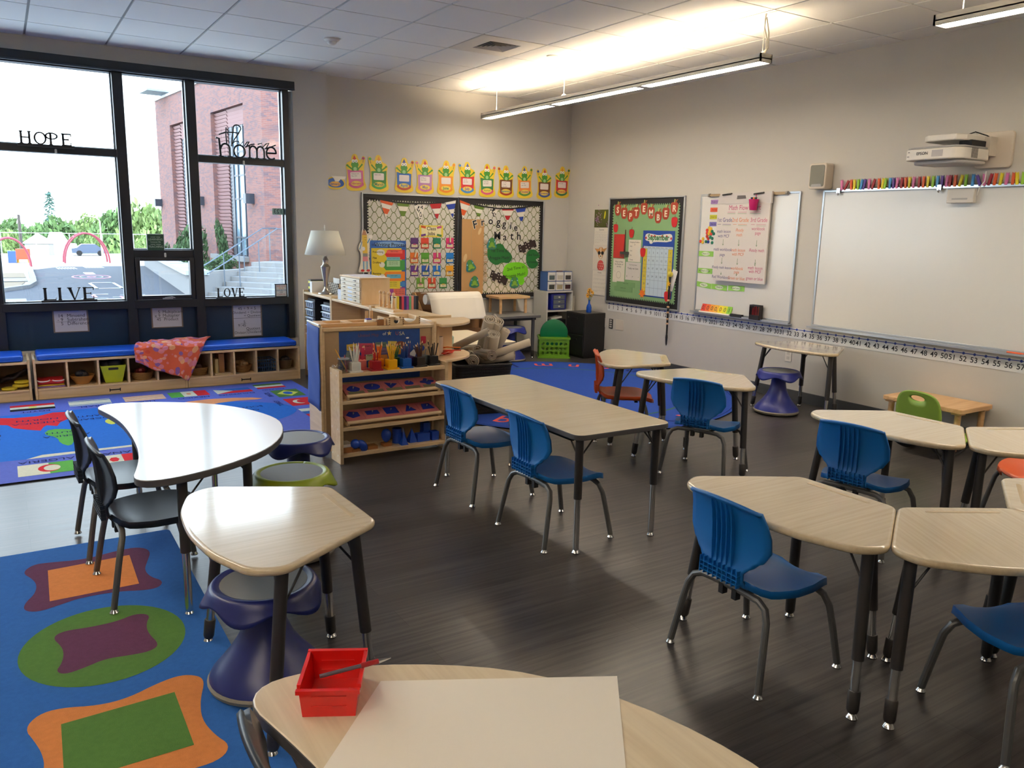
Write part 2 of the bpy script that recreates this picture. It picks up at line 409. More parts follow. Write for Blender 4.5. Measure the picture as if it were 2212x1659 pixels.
c1 = chair(navyplastic, 'dark navy plastic chair at the white kidney table, standing on the rug corner', (.44, 3.45, .0098), R(3), G2)
dup(c1, (.405, 4.0, .0098), R(2), 'dark navy plastic chair at the white kidney table, the one nearer the window bench')
dup(c1, (.50, 1.215, .0098), R(0), 'dark plastic chair back poking up by the nearest oak table')
G3 = 'orange student chairs'
c2 = chair(orangeplastic, 'orange plastic chair beside the desk on the round rug', (3.775, 4.437, .0098), R(-35), G3)
dup(c2, (4.56, 1.90, 0), R(158), 'orange plastic chair under the desks, cut off by the right edge')
def rocker(label, loc, rz):
    t = thing('floor_rocker_chair', label, 'chair', loc, rz)
    b = MB(); hole = None
    o = chaikin([(-.155, .02), (.155, .02), (.175, .12), (.165, .24), (.12, .30), (0, .315), (-.12, .30), (-.165, .24), (-.175, .12)], 2)
    def px(z): return -.2 - .16 * max(0, z - .02) ** 1.2
    h = ell(0, .262, .055, .02, 16)
    # outer ring to the handle hole, joined with quads
    n = 40; oo = []
    import bisect
    for i in range(n):
        a = 2 * PI * i / n; d = (math.cos(a), math.sin(a)); best = None
        for j in range(len(o)):
            p, q = o[j], o[(j + 1) % len(o)]; ex, ez = q[0] - p[0], q[1] - p[1]
            den = d[0] * ez - d[1] * ex
            if abs(den) < 1e-9: continue
            s = ((p[0] - 0) * ez - (p[1] - .262) * ex) / den; u = ((p[0] - 0) * d[1] - (p[1] - .262) * d[0]) / den
            if s > 0 and -1e-6 <= u <= 1 + 1e-6: best = s if best is None else min(best, s)
        oo.append((best * d[0], .262 + best * d[1]))
    hh = [(.055 * math.cos(2 * PI * i / n), .262 + .02 * math.sin(2 * PI * i / n)) for i in range(n)]
    vs = []; k = 5
    for j in range(k + 1):
        for i in range(n):
            y = hh[i][0] + (oo[i][0] - hh[i][0]) * j / k; z = hh[i][1] + (oo[i][1] - hh[i][1]) * j / k
            vs.append((px(z) + .35 * y * y, y, z + .15))
    b.add(vs, [(j * n + i, j * n + (i + 1) % n, (j + 1) * n + (i + 1) % n, (j + 1) * n + i) for j in range(k) for i in range(n)], greenplastic, True)
    b.build('backrest', t, solid=.012)
    g = MB()
    for i in range(13):
        y = -.13 + i * .0217; g.box(px(.1) - .004 + .35 * y * y, px(.1) + .002 + .35 * y * y - .012, y - .003, y + .003, .19, .30 - .012 * abs(i - 6) / 6, C(92, 120, 40, 0.5))
    g.build('back_slots', t)
    s = MB(); s.surf(lambda u, v: (-.2 + .43 * u, (v * 2 - 1) * (.16 + .02 * math.sin(PI * u)), .125 - .055 * math.sin(PI * min(1, u * 1.05)) + .02 * (v * 2 - 1) ** 2), 14, 10, greenplastic); s.build('seat', t, solid=.012)
    for sgn in (-1, 1):
        MB().tube([(-.24 + .46 * i / 12, sgn * .15, .012 + .09 * (2 * i / 12 - 1) ** 2) for i in range(13)], .011, black).build('rocker_runner', t)
    return t
rocker('green plastic floor rocker with a handle hole, in front of the low table', (5.5, 3.06, 0), R(-4))

# ------------------------------------------------------------------ desks and tables
DESK = chaikin(roundpoly([(.268, -.2), (.268, .2), (-.10, .412), (-.19, .37), (-.25, .2), (-.268, 0), (-.25, -.2), (-.19, -.37), (-.10, -.412)], [.035, .035, .04, .045, .06, .07, .06, .045, .04]), 1)
def table_leg(t, foot, topp, zt, r=.0195, z1=.19, sleeve=True, tubemat=None):
    """A tapered adjustable leg: outer tube, inner insert, sleeve and glide."""
    f, q = Vector((foot[0], foot[1], 0)), Vector((topp[0], topp[1], zt))
    at = lambda z: f + (q - f) * (z / zt)
    l = MB().tube([at(z1), at(zt)], r, tubemat or blackmetal, 14).build('leg', t)
    i = MB().tube([at(.02), at(z1 + .01)], r * .74, chrome, 12)
    i.build('leg_insert', l)
    if sleeve: MB().tube([at(.02), at(.03), at(.088), at(.092)], [r * .8, r * .98, r * 1.02, r * .9], blackmetal, 14).build('leg_sleeve', l)
    MB().lathe([(.017, 0), (.019, .005), (.014, .014), (.009, .02), (.009, .03)], chrome, 14, (f.x, f.y, 0)).build('glide', l)
    return l
def brace(t, foot, topp, zt, dirs, zb=.13):
    f, q = Vector((foot[0], foot[1], 0)), Vector((topp[0], topp[1], zt)); p = f + (q - f) * ((zt - zb) / zt)
    b = MB()
    for d in dirs:
        e = q + Vector((d[0], d[1], -.004)); b.tube([p, p + (e - p) * .15 + Vector((0, 0, -.004)), e], .004, blackmetal, 6)
    b.build('brace', t)
def desk(label, loc, rz):
    t = thing('trapezoid_desk', label, 'desk', loc, rz, 'oak trapezoid desks')
    h = .578
    MB().prism(DESK, h - .026, h, deskedge, top=laminate).build('desktop', t, bevel=.011, seg=4)
    MB().prism(roundpoly([(.205, -.13), (.222, -.13), (.222, .13), (.205, .13)], .006), h, h + .0006, C(188, 168, 134, 0.35)).build('pencil_groove', t)
    for fx, fy, tx, ty in ((-.145, .378, -.085, .335), (-.145, -.378, -.085, -.335), (.25, .183, .205, .15), (.25, -.183, .205, -.15)):
        table_leg(t, (fx, fy), (tx, ty), h - .027)
        s = 1 if fy > 0 else -1
        brace(t, (fx, fy), (tx, ty), h - .027, ((.075 if tx < 0 else -.085, -s * .02), (.0 if tx < 0 else -.01, -s * .085)))
    u = MB(); u.box(-.12, .2, -.02, .02, h - .04, h - .027, blackmetal); u.build('under_rail', t)
    return t
d0 = desk('oak trapezoid desk, alone, with a shiny top, over the blue stool and rug edge', (.672, 2.468, 0), R(1.5))
for lab, x, y, a in (('oak trapezoid desk, largest in view, with a blue chair pushed under its curved side', 2.302, 1.727, 0),
                     ('oak trapezoid desk at the front with its end cut by the right edge', 2.613, 1.196, 60),
                     ('oak trapezoid desk showing only a grooved corner at the right edge', 3.228, 1.2, 120),
                     ('oak trapezoid desk behind the second-nearest blue chair, before the low table', 3.745, 2.285, 0),
                     ('oak trapezoid desk, cut by the right edge, touching the desk before the low table', 4.06, 1.75, 61),
                     ('oak trapezoid desk behind the blue chair, straddling the round rug', 3.765, 3.66, 21),
                     ('oak trapezoid desk with coloured reflections beside the orange chair', 3.878, 4.462, -39),
                     ('oak trapezoid desk against the right wall under the number line', 5.68, 4.36, 0)):
    dup(d0, (x, y, .0098 if 3.4 < y and x < 5 else 0), R(a), lab)
# rectangular activity table
t = thing('activity_table', 'rectangular oak activity table with grey edge, two blue chairs along it', 'table', (2.405, 3.5, 0))
o = roundpoly([(-.285, -.722), (.285, -.722), (.285, .735), (-.285, .735)], .055, 6)
MB().prism(o, .566, .593, darkedge, top=laminate).build('tabletop', t, bevel=.004)
for fx, fy in ((-.226, -.657), (.242, -.657), (.262, .728 - .03), (-.2, .70)):
    table_leg(t, (fx, fy), (fx, fy), .566, .0195, .27, False); s = 1 if fy > 0 else -1; q = 1 if fx > 0 else -1
    brace(t, (fx, fy), (fx, fy), .566, ((-q * .09, 0), (0, -s * .09)), .1)
u = MB(); u.box(-.22, .22, -.6, -.585, .545, .566, blackmetal); u.box(-.22, .22, .585, .6, .545, .566, blackmetal); u.box(-.23, -.215, -.6, .6, .535, .566, blackmetal); u.box(.215, .23, -.6, .6, .535, .566, blackmetal); u.build('apron', t)
KHALF = [(.72, 0), (.702, .13), (.655, .28), (.585, .41), (.50, .515), (.39, .60), (.27, .668), (.17, .705), (.10, .718), (.045, .712), (.01, .68), (.002, .63), (.018, .56), (.04, .46), (.06, .34), (.072, .2), (.076, 0)]
KID = [(x, y) for x, y in KHALF] + [(x, -y) for x, y in KHALF[-2:0:-1]]
def kidney(label, loc, rz, top):
    t = thing('kidney_table', label, 'table', loc, rz, 'kidney shaped tables')
    p = KID[::1]
    MB().prism(chaikin(p, 1), .553, .582, darkedge, top=top).build('tabletop', t, bevel=.004)
    for fx, fy in ((.165, .642), (.165, -.642), (.48, .34), (.48, -.34)):
        table_leg(t, (fx, fy), (fx, fy), .553, .0195, .26, False)
        brace(t, (fx, fy), (fx, fy), .553, ((.08 if fx < .3 else -.08, 0), (0, -.08 if fy > 0 else .08)), .1)
    u = MB(); u.box(.13, .5, -.35, -.33, .535, .553, blackmetal); u.box(.13, .5, .33, .35, .535, .553, blackmetal); u.box(.155, .175, -.62, .62, .535, .553, blackmetal); u.build('under_rail', t)
    return t
kidney('white-topped kidney table with dark edge, two dark chairs in its curve', (.335, 3.735, 0), 0, whitelam)
kidney('oak-topped kidney table nearest the camera, with paper and a red bin', (.335, .80, 0), 0, laminate2)

# ------------------------------------------------------------------ wobble stools
def stool(label, loc, rz, col, h=.37, group='wobble stools'):
    t = thing('wobble_stool', label, 'stool', loc, rz, group)
    MB().lathe([(.13, .0), (.165, .004), (.186, .016), (.19, .028), (.184, .036)], rubber, 36).build('base_rim', t)
    k = (h - .37)
    MB().lathe([(.184, .034), (.178, .05), (.15, .083), (.118, .122), (.09, .165), (.07, .212), (.06, .26), (.058, .30 + k), (.066, .33 + k), (.1, .345 + k)], col, 36).build('pedestal', t)
    b = MB()
    def fn(u, v):
        a = 2 * PI * v; w = .5 + .5 * math.cos(5 * a)
        prof = [(.118, .352), (.132, .358), (.145, .364), (.156, .366), (.166, .362), (.174, .35), (.178 + .008 * w, .336 - .012 * w), (.182 + .02 * w, .326 - .032 * w)]
        q = u * (len(prof) - 1); i = min(int(q), len(prof) - 2); f = q - i
        r = prof[i][0] + (prof[i + 1][0] - prof[i][0]) * f; z = prof[i][1] + (prof[i + 1][1] - prof[i][1]) * f + k
        return (r * math.cos(a), r * math.sin(a), z)
    b.surf(fn, 14, 80, col); b.build('seat', t, solid=.008, soff=-1)
    MB().lathe([(.0001, .352 + k), (.08, .3525 + k), (.13, .358 + k), (.138, .3615 + k)], padgrey, 36).build('seat_pad', t)
    return t
stool('dark blue wobble stool under the lone oak desk, half on the rug', (.635, 2.49, 0), .3, stoolblue, .362)
stool('lime green wobble stool at the round end of the white kidney table', (1.035, 3.49, 0), .9, mat('stool_lime', (140, 158, 34), 0.38), .40)
stool('dark blue wobble stool between the white kidney table and the shelves', (1.245, 4.07, 0), .1, stoolblue, .40)
stool('blue wobble stool beside the desk against the right wall', (5.51, 4.45, 0), .55, mat('stool_royal', (30, 40, 124), 0.38), .375)
stool('blue wobble stool under the grey table below the frog board', (4.88, 7.76, 0), .2, mat('stool_royal', (30, 40, 124), 0.38), .40)

# ------------------------------------------------------------------ low wooden table, grey table
def block_table(name, label, loc, rz, w, d, h, r=.02, topt=.03, mt=beech):
    t = thing(name, label, 'table', loc, rz)
    MB().prism(roundpoly([(-w / 2, -d / 2), (w / 2, -d / 2), (w / 2, d / 2), (-w / 2, d / 2)], .02), h - topt, h, mt).build('tabletop', t, bevel=.004)
    ap = MB()
    for sx in (-1, 1):
        for sy in (-1, 1):
            MB().tube([(sx * (w / 2 - .05), sy * (d / 2 - .05), 0), (sx * (w / 2 - .05), sy * (d / 2 - .05), h - topt)], r, mt, 16).build('leg', t)
            ap.box(sx * (w / 2 - .05) - .035, sx * (w / 2 - .05) + .035, sy * (d / 2 - .05) - .035, sy * (d / 2 - .05) + .035, h - topt - .014, h - topt, mt)
    ap.build('leg_blocks', t, bevel=.003)
    return t
block_table('low_table', 'low wooden table with round legs against the right wall, behind the green rocker', (5.83, 3.255, 0), 0, .42, .61, .315, .022, .033)
# ------------------------------------------------------------------ rugs
def carpet(name, c): return mat(name, c, 0.95, spec=0.1, bump=0.6, bscale=420, var=0.14, vscale=60)
rb = carpet('carpet_blue', (46, 96, 168)); rpur = carpet('carpet_purple', (92, 54, 82)); ror = carpet('carpet_orange', (200, 126, 72)); rgr = carpet('carpet_green', (80, 118, 58)); rbd = carpet('carpet_binding', (26, 28, 34))
PUR = [(-.042,3.815),(-.001,3.890),(.059,3.884),(.197,3.844),(.335,3.884),(.424,3.885),(.468,3.810),(.430,3.676),(.409,3.596),(.421,3.510),(.461,3.444),(.437,3.383),(.375,3.386),(.295,3.424),(.159,3.438),(.078,3.408),(.001,3.380),(-.046,3.421),(-.039,3.490),(-.003,3.561),(.008,3.651),(-.006,3.726)]
PUR2 = [(.037,3.133),(.075,3.168),(.162,3.151),(.253,3.152),(.320,3.184),(.369,3.149),(.342,3.074),(.339,2.997),(.362,2.890),(.326,2.857),(.264,2.863),(.185,2.880),(.119,2.851),(.060,2.837),(.035,2.872),(.056,2.921),(.066,2.983),(.063,3.044)]
ORA = [(-.062,2.567),(-.025,2.628),(.035,2.634),(.136,2.589),(.221,2.587),(.316,2.631),(.389,2.646),(.439,2.612),(.449,2.564),(.415,2.464),(.397,2.355),(.415,2.254),(.443,2.185),(.410,2.134),(.336,2.126),(.2,2.16),(.08,2.15),(-.018,2.12),(-.06,2.17),(-.045,2.26),(-.018,2.334),(-.022,2.411),(-.038,2.483)]
t = thing('shape_rug', 'blue rug with purple, green and orange cushion shapes under the dark chair', 'rug', (0, 0, 0))
b = MB(); o = roundpoly([(-1.5, .9), (.575, .9), (.585, 4.055), (-1.5, 4.055)], .03)
b.prism(o, 0, .0095, rbd, top=rb); b.build('rug_base', t)
def rugpatch(P, z, m, nm='rug_patch'): MB().floorshape(P, z, m).build(nm, t)
rugpatch(chaikin(PUR, 2), .0101, rpur); rugpatch([(.053,3.79),(.375,3.802),(.370,3.462),(.045,3.460)], .0106, ror)
rugpatch(ell(.196, 3.005, .268, .295, 48), .0101, rgr); rugpatch(chaikin(PUR2, 2), .0106, rpur)
rugpatch(chaikin(ORA, 2), .0101, ror); rugpatch([(.032,2.538),(.353,2.549),(.353,2.237),(.023,2.235)], .0106, rgr)
rugpatch(ell(.196, 1.62, .268, .295, 48), .0101, rpur); rugpatch([(.07, 1.78), (.32, 1.78), (.32, 1.46), (.07, 1.46)], .0106, ror)
for dx in (-.62, -1.22):        # the next columns of shapes, out of frame
    for i, yy in enumerate((3.63, 3.0, 2.38, 1.62)): rugpatch(ell(dx + .2, yy, .25, .27, 32), .0101, (rgr, ror, rpur, rgr)[i]); 
# world map rug
wb = carpet('carpet_sea', (40, 104, 196)); wborder = carpet('carpet_border', (88, 104, 190)); red = carpet('carpet_red', (196, 42, 52)); grn = carpet('carpet_leaf', (86, 160, 74)); crm = carpet('carpet_cream', (206, 208, 190)); blk = carpet('carpet_line', (34, 40, 90)); yel = carpet('carpet_yellow', (204, 206, 90)); oran = carpet('carpet_tan', (214, 146, 104))
t = thing('world_map_rug', 'blue world map rug with flags and country names before the window bench', 'rug', (0, 0, 0))
b = MB(); b.prism([(-1.9, 5.235), (2.28, 5.235), (2.28, 7.62), (-1.9, 7.62)], 0, .0095, rbd, top=wborder); b.build('rug_base', t)
MB().floorshape(ell(.2, 6.42, 1.75, .70, 64), .0100, wb).build('sea_field', t)
def W(P, m, z=.0105, nm='map_patch'): MB().floorshape(P, z, m).build(nm, t)
W([(-.071,6.770),(-.030,7.0),(.127,6.991),(.234,7.08),(.355,7.049),(.352,6.849),(.263,6.703),(.237,6.586),(.173,6.645),(.152,6.604),(.128,6.491),(.047,6.558),(-.035,6.650)], red, nm='continent_patch')
W([(-.2, 6.85), (-.071, 6.77), (-.03, 7.0), (-.15, 7.06), (-.3, 6.98)], red, nm='continent_patch')
W(chaikin([(.137,6.366),(.186,6.511),(.306,6.449),(.395,6.354),(.382,6.192),(.322,6.131),(.282,5.932),(.226,6.047),(.218,6.231)], 1), grn, nm='continent_patch')
W(chaikin([(1.0, 6.9), (1.3, 7.08), (1.7, 7.0), (1.85, 6.86), (1.5, 6.9), (1.25, 6.76)], 1), oran, nm='continent_patch')
W(chaikin([(.9, 6.55), (1.15, 6.62), (1.2, 6.3), (1.0, 6.05), (.9, 6.3)], 1), yel, nm='continent_patch')
W(chaikin([(.544,6.586),(.584,6.675),(.633,6.650),(.614,6.470),(.573,6.465)], 1), yel, nm='continent_patch')
W([(.02, 5.72), (.11, 5.79), (.9, 5.79), (1.6, 5.8), (1.55, 5.75), (.5, 5.74)], crm, nm='continent_patch')
def flag(x0, x1, y0, y1, parts, nm='flag_patch'):
    g = MB()
    for P, m, z in parts: g.floorshape([(x0 + (x1 - x0) * a, y0 + (y1 - y0) * c) for a, c in P], z, m)
    g.build(nm, t)
H3 = lambda a, m1, m2, m3: [(rect(0, 1, .667, 1), m1, .0105), (rect(0, 1, .333, .667), m2, .0105), (rect(0, 1, 0, .333), m3, .0105)]
V3 = lambda m1, m2, m3: [(rect(0, .333, 0, 1), m1, .0105), (rect(.333, .667, 0, 1), m2, .0105), (rect(.667, 1, 0, 1), m3, .0105)]
flag(-.03, .27, 5.33, 5.58, [(rect(0, .55, 0, 1), crm, .0105), (rect(.55, 1, 0, 1), grn, .0105), (ell(.55, .5, .2, .33), red, .0108), (ell(.6, .5, .15, .25), crm, .0110)])
flag(.37, .62, 5.36, 5.58, [(rect(0, .3, 0, 1), red, .0105), (rect(.3, .7, 0, 1), crm, .0105), (rect(.7, 1, 0, 1), red, .0105), (ell(.5, .5, .12, .25, 6), red, .0108)])
flag(.75, 1.0, 5.36, 5.58, H3(0, red, crm, grn)); flag(1.15, 1.4, 5.36, 5.58, V3(grn, crm, oran))
flag(-.05, .26, 7.24, 7.47, H3(0, red, crm, rbd) + [(ell(.5, .5, .1, .14), yel, .0108)])
flag(.36, .67, 7.25, 7.46, [(rect(0, 1, 0, 1), crm, .0105), (rect(0, 1, .1, .2), rb, .0108), (rect(0, 1, .8, .9), rb, .0108)])
flag(.77, 1.09, 7.24, 7.45, [(rect(0, 1, 0, 1), crm, .0105)] + [(rect(0, 1, k / 11, (k + 1) / 11), oran, .0108) for k in range(0, 11, 2)])
flag(1.13, 1.45, 7.24, 7.47, V3(grn, crm, red) + [(ell(.5, .5, .06, .16), oran, .0108)])
flag(1.51, 1.82, 7.23, 7.43, [(rect(0, 1, 0, .5), red, .0105), (rect(0, 1, .5, 1), rb, .0105), ([(0, 0), (.5, .5), (0, 1)], crm, .0108)])
flag(1.88, 2.14, 7.3, 7.52, H3(0, rgr, crm, red))
flag(1.95, 2.19, 6.87, 7.18, [(rect(0, 1, 0, 1), rgr, .0105), ([(.1, .5), (.5, .1), (.9, .5), (.5, .9)], yel, .0108), (ell(.5, .5, .17, .2), rb, .0110)])
flag(1.95, 2.19, 6.48, 6.78, [(rect(0, 1, 0, 1), red, .0105), (ell(.42, .5, .22, .26), crm, .0108), (ell(.52, .5, .18, .21), red, .0110)])
flag(1.95, 2.19, 6.05, 6.35, H3(0, crm, rb, red)); flag(-.45, -.15, 7.24, 7.47, H3(0, oran, crm, red)); flag(-.4, -.12, 5.33, 5.58, V3(rb, yel, red))
g = MB()
for s, x, y, k in (('ALGERIA', .13, 5.64, .08), ('CANADA', .5, 5.63, .08), ('EGYPT', .12, 7.18, .07), ('ISRAEL', .52, 7.19, .07), ('USA', .93, 7.19, .07), ('MEXICO', 1.3, 7.18, .07), ('PHILIPPINES', 1.66, 7.17, .06), ('SOUTH', .27, 6.37, .07), ('AMERICA', .28, 6.26, .07), ('NORTH', .12, 6.86, .08), ('AMERICA', .12, 6.75, .08), ('ATLANTIC', .5, 6.83, .07), ('OCEAN', .48, 6.72, .07), ('PACIFIC', -.25, 6.45, .08), ('OCEAN', -.25, 6.33, .08), ('SOUTHERN', 1.55, 6.6, .07), ('OCEAN', 1.55, 6.48, .07), ('POLAND', 2.0, 7.24, .05), ('BRAZIL', 1.9, 7.02, .06), ('TURKEY', 1.88, 6.64, .06)):
    g.text(s, k, x, y, .0112, blk, rot=PI if s not in ('BRAZIL', 'TURKEY') else PI / 2, plane='floor')
g.build('lettering', t)
# round rug
t = thing('round_alphabet_rug', 'round blue rug with coral letters around its green ring', 'rug', (4.40, 6.06, 0))
RR = 1.62; rr = carpet('carpet_royal', (44, 74, 158)); cor = carpet('carpet_coral', (216, 92, 88)); rg2 = carpet('carpet_ring', (58, 98, 92))
MB().prism(ell(0, 0, RR, RR, 96), 0, .0095, rbd, top=rr).build('rug_base', t)
b = MB(); n = 96
vs = [(q * math.cos(2 * PI * i / n), q * math.sin(2 * PI * i / n), .0101) for q in (1.16, 1.185) for i in range(n)]
b.add(vs, [(i, (i + 1) % n, n + (i + 1) % n, n + i)[::-1] for i in range(n)], rg2)
vs = [(q * math.cos(2 * PI * i / n), q * math.sin(2 * PI * i / n), .0101) for q in (RR - .035, RR - .025) for i in range(n)]
b.add(vs, [(i, (i + 1) % n, n + (i + 1) % n, n + i)[::-1] for i in range(n)], carpet('carpet_deep', (26, 44, 108))); b.build('ring_pattern', t)
b = MB()
for i, ch in enumerate('abcdefghijklmnopqrstuvwxyz'):
    a = R(118) - 2 * PI * (i - 8) / 26
    b.text(ch, .30, 1.38 * math.cos(a), 1.38 * math.sin(a), .0102, cor if i % 4 != 3 else carpet('carpet_deep', (26, 44, 108)), rot=a + PI / 2, plane='floor', bold=.01)
b.build('lettering', t)

# ------------------------------------------------------------------ window bench cubbies
def bench(label, x0, x1, ends=(.326, .326), group='cubby benches under the window'):
    t = thing('cubby_bench', label, 'bench', ((x0 + x1) / 2, 7.7, 0), 0, group); w = (x1 - x0) / 2; D = .40
    MB().box(-w + .018, w - .018, 0, D, .305, .326, mapleh).build('top_panel', t, bevel=.003)
    MB().box(-w + .018, w - .018, .0, D, .072, .09, mapleh).build('bottom_panel', t, bevel=.003)
    k = MB(); k.box(-w + .018, w - .018, .004, .02, 0, .072, mapleh); k.box(-.045, .045, .001, .005, .03, .04, black); k.box(-.045, -.038, .001, .005, .02, .048, black); k.box(.038, .045, .001, .005, .02, .048, black); k.build('kick_board', t)
    for s in (-1, 1): MB().box(min(s * w, s * (w - .018)), max(s * w, s * (w - .018)), -.004, D, 0, ends[0] if s < 0 else ends[1], maple).build('side_panel', t, bevel=.003)
    for i in range(1, 5):
        x = -w + .009 + (2 * w - .018) * i / 5; MB().box(x - .008, x + .008, .004, D - .012, .09, .305, maple).build('divider', t)
    MB().box(-w + .018, w - .018, D - .01, D, .0, .305, hardboard).build('back_panel', t)
    return t
def cushion(label, x0, x1):
    t = thing('bench_cushion', label, 'cushion', ((x0 + x1) / 2, 7.9, .326), 0, 'blue bench cushions'); w = (x1 - x0) / 2
    b = MB(); rnd = random.Random(int(x0 * 100) + 500)
    b.prism(roundpoly([(-w, -.19), (w, -.19), (w, .19), (-w, .19)], .03), .001, .05, cushionblue); b.build('cushion_pad', t, bevel=.016, seg=3)
    MB().tube([(-w + .02, -.19, .012), (0, -.193, .011), (w - .02, -.19, .012)], .005, cushionblue).build('piping', t)
bench('maple cubby bench under the window with the lime bin in its third cubby', .14, 1.348, (.345, .326))
bench('maple cubby bench under the window, its right end behind the blue-sided shelf', 1.352, 2.40)
bench('maple cubby bench under the window, cut off by the left edge of the photo', -1.1, .118, (.326, .345))
cushion('blue vinyl cushion on the maple bench, with the flowered quilt over it', .17, 2.38)
cushion('short blue vinyl cushion on the bench at the left edge', -1.07, .075)
Z0 = .091
def bowl(name, label, cat, x, y, z, r1, r2, h, m, fill=None, group=None):
    t = thing(name, label, cat, (x, y, z), 0, group)
    MB().lathe([(r1, 0), (r1 * 1.02, .006), (r1 + (r2 - r1) * .6, h * .55), (r2, h), (r2 - .008, h), (r1 * .9, .012), (.001, .01)], m, 24).build('bowl', t)
    if fill:
        b = MB(); rnd = random.Random(int(x * 100))
        for i in range(7):
            a = rnd.random() * 6.28; q = rnd.random() * r2 * .5; b.ball((q * math.cos(a), q * math.sin(a), h * .8 + rnd.random() * .03), .035, .03, .028, fill[i % len(fill)], 8)
        b.build('contents', t)
    return t
def basketweave(name='wicker', c=(150, 108, 58)):
    if name in MATS: return MATS[name]
    m = mat(name, c, 0.7); nt = m.node_tree; b = nt.nodes['Principled BSDF']
    tc = nt.nodes.new('ShaderNodeTexCoord'); w = nt.nodes.new('ShaderNodeTexWave'); w.bands_direction = 'Z'; w.inputs['Scale'].default_value = 28; w.inputs['Distortion'].default_value = 3; w.inputs['Detail Scale'].default_value = 6
    bp = nt.nodes.new('ShaderNodeBump'); bp.inputs['Strength'].default_value = .8; bp.inputs['Distance'].default_value = .006
    nt.links.new(tc.outputs['Object'], w.inputs['Vector']); nt.links.new(w.outputs['Fac'], bp.inputs['Height']); nt.links.new(bp.outputs['Normal'], b.inputs['Normal'])
    return m
wick = basketweave()
dk = [C(28, 30, 44), C(40, 30, 30), C(60, 50, 46)]
# red folded bag with white handles on coloured cloths
t = thing('red_tote_bag', 'folded red tote with white handles in the cubby beside the wooden bowl', 'bag', (.262, 7.84, Z0 + .026))
MB().box(-.1, .1, -.1, .1, 0, .035, C(190, 34, 40)).build('bag_body', t, bevel=.012, seg=3)
for s in (-1, 1): MB().tube([(s * .055 + .045 * math.cos(a), -.1 + .05 * math.sin(a), .038 + .004 * math.sin(a)) for a in [PI + PI * i / 10 if s < 0 else PI * 1.1 + PI * .8 * i / 10 for i in range(11)]], .005, white).build('handle', t)
tag(MB().box(-.1, .1, -.1, .1, 0, .011, C(206, 176, 50)).build('folded_cloth', bevel=.004, loc=(.262, 7.835, Z0 + .0125)), 'folded yellow cloth directly under the red tote', 'cloth', 'folded cloths under the tote')
tag(MB().box(-.105, .105, -.1, .1, 0, .011, C(150, 120, 180)).build('folded_cloth', bevel=.004, loc=(.262, 7.83, Z0)), 'folded lilac cloth at the bottom under the red tote', 'cloth', 'folded cloths under the tote')
bowl('wooden_bowl', 'round wooden bowl of dark scarves in the bench cubby left of the lime bin', 'bowl', .505, 7.83, Z0, .055, .098, .075, C(160, 112, 52), dk)
t = thing('storage_bin', 'lime green bin with a handle slot in a bench cubby', 'bin', (.745, 7.83, Z0 + .004))
b = MB(); lo, hi = rect(-.065, .065, -.08, .08), rect(-.1, .1, -.1, .1)
b.add([(x, y, 0) for x, y in lo] + [(x, y, .15) for x, y in hi], [(0, 1, 5, 4), (1, 2, 6, 5), (2, 3, 7, 6), (3, 0, 4, 7), (3, 2, 1, 0)], limeplastic); b.build('bin_body', t, solid=.006)
MB().plate(rrect(-.04, .04, .112, .133, .006), -.0975, -.1, black).build('handle_slot', t)
b = MB(); b.ball((.02, 0, .15), .07, .05, .05, C(26, 30, 52)); b.ball((-.04, .02, .14), .05, .05, .04, C(40, 40, 50)); b.build('contents', t)
bowl('wicker_basket', 'round wicker basket of red cloth in the cubby right of the lime bin', 'basket', .985, 7.83, Z0, .075, .098, .07, wick, [C(120, 30, 30), C(60, 24, 24)], 'wicker baskets in the cubbies')
bowl('wicker_basket', 'wicker basket half behind the quilt corner in the bench cubby', 'basket', 1.47, 7.84, Z0, .07, .092, .075, wick, [C(80, 40, 30)], 'wicker baskets in the cubbies')
bowl('wicker_basket', 'wicker basket with a tan cloth poking out in a bench cubby', 'basket', 1.875, 7.83, Z0, .06, .09, .07, wick, [C(150, 116, 70), C(166, 130, 84)], 'wicker baskets in the cubbies')
t = thing('picture_cards', 'stack of brown picture boards leaning in the cubby right of the quilt', 'cards', (1.67, 7.85, Z0))
MB().box(-.02, .03, -.06, .1, 0, .19, C(150, 106, 60)).build('board', t); MB().box(-.05, -.022, -.05, .05, 0, .14, C(206, 190, 130)).build('card', t); MB().box(-.07, .07, -.12, -.07, 0, .012, C(196, 176, 140)).build('card', t)
t = thing('plastic_basket', 'slate blue slotted plastic basket in a bench cubby near the shelf', 'basket', (2.085, 7.83, Z0))
pbm = C(40, 66, 96)
b = MB(); W2, D2, H2 = .085, .09, .115
for z in (0, .04, .08, H2 - .008):
    b.box(-W2, W2, -D2, -D2 + .004, z, z + .009, pbm); b.box(-W2, W2, D2 - .004, D2, z, z + .009, pbm); b.box(-W2, -W2 + .004, -D2, D2, z, z + .009, pbm); b.box(W2 - .004, W2, -D2, D2, z, z + .009, pbm)
for i in range(9): x = -W2 + i * W2 / 4; b.box(x - .003, x + .003, -D2, -D2 + .004, 0, H2, pbm); b.box(x - .003, x + .003, D2 - .004, D2, 0, H2, pbm)
b.box(-W2, W2, -D2, D2, 0, .004, pbm); b.build('basket_body', t)
bowl('wire_basket', 'dark wire basket in the last bench cubby beside the blue felt', 'basket', 2.29, 7.83, Z0, .05, .07, .09, C(96, 76, 50), dk)
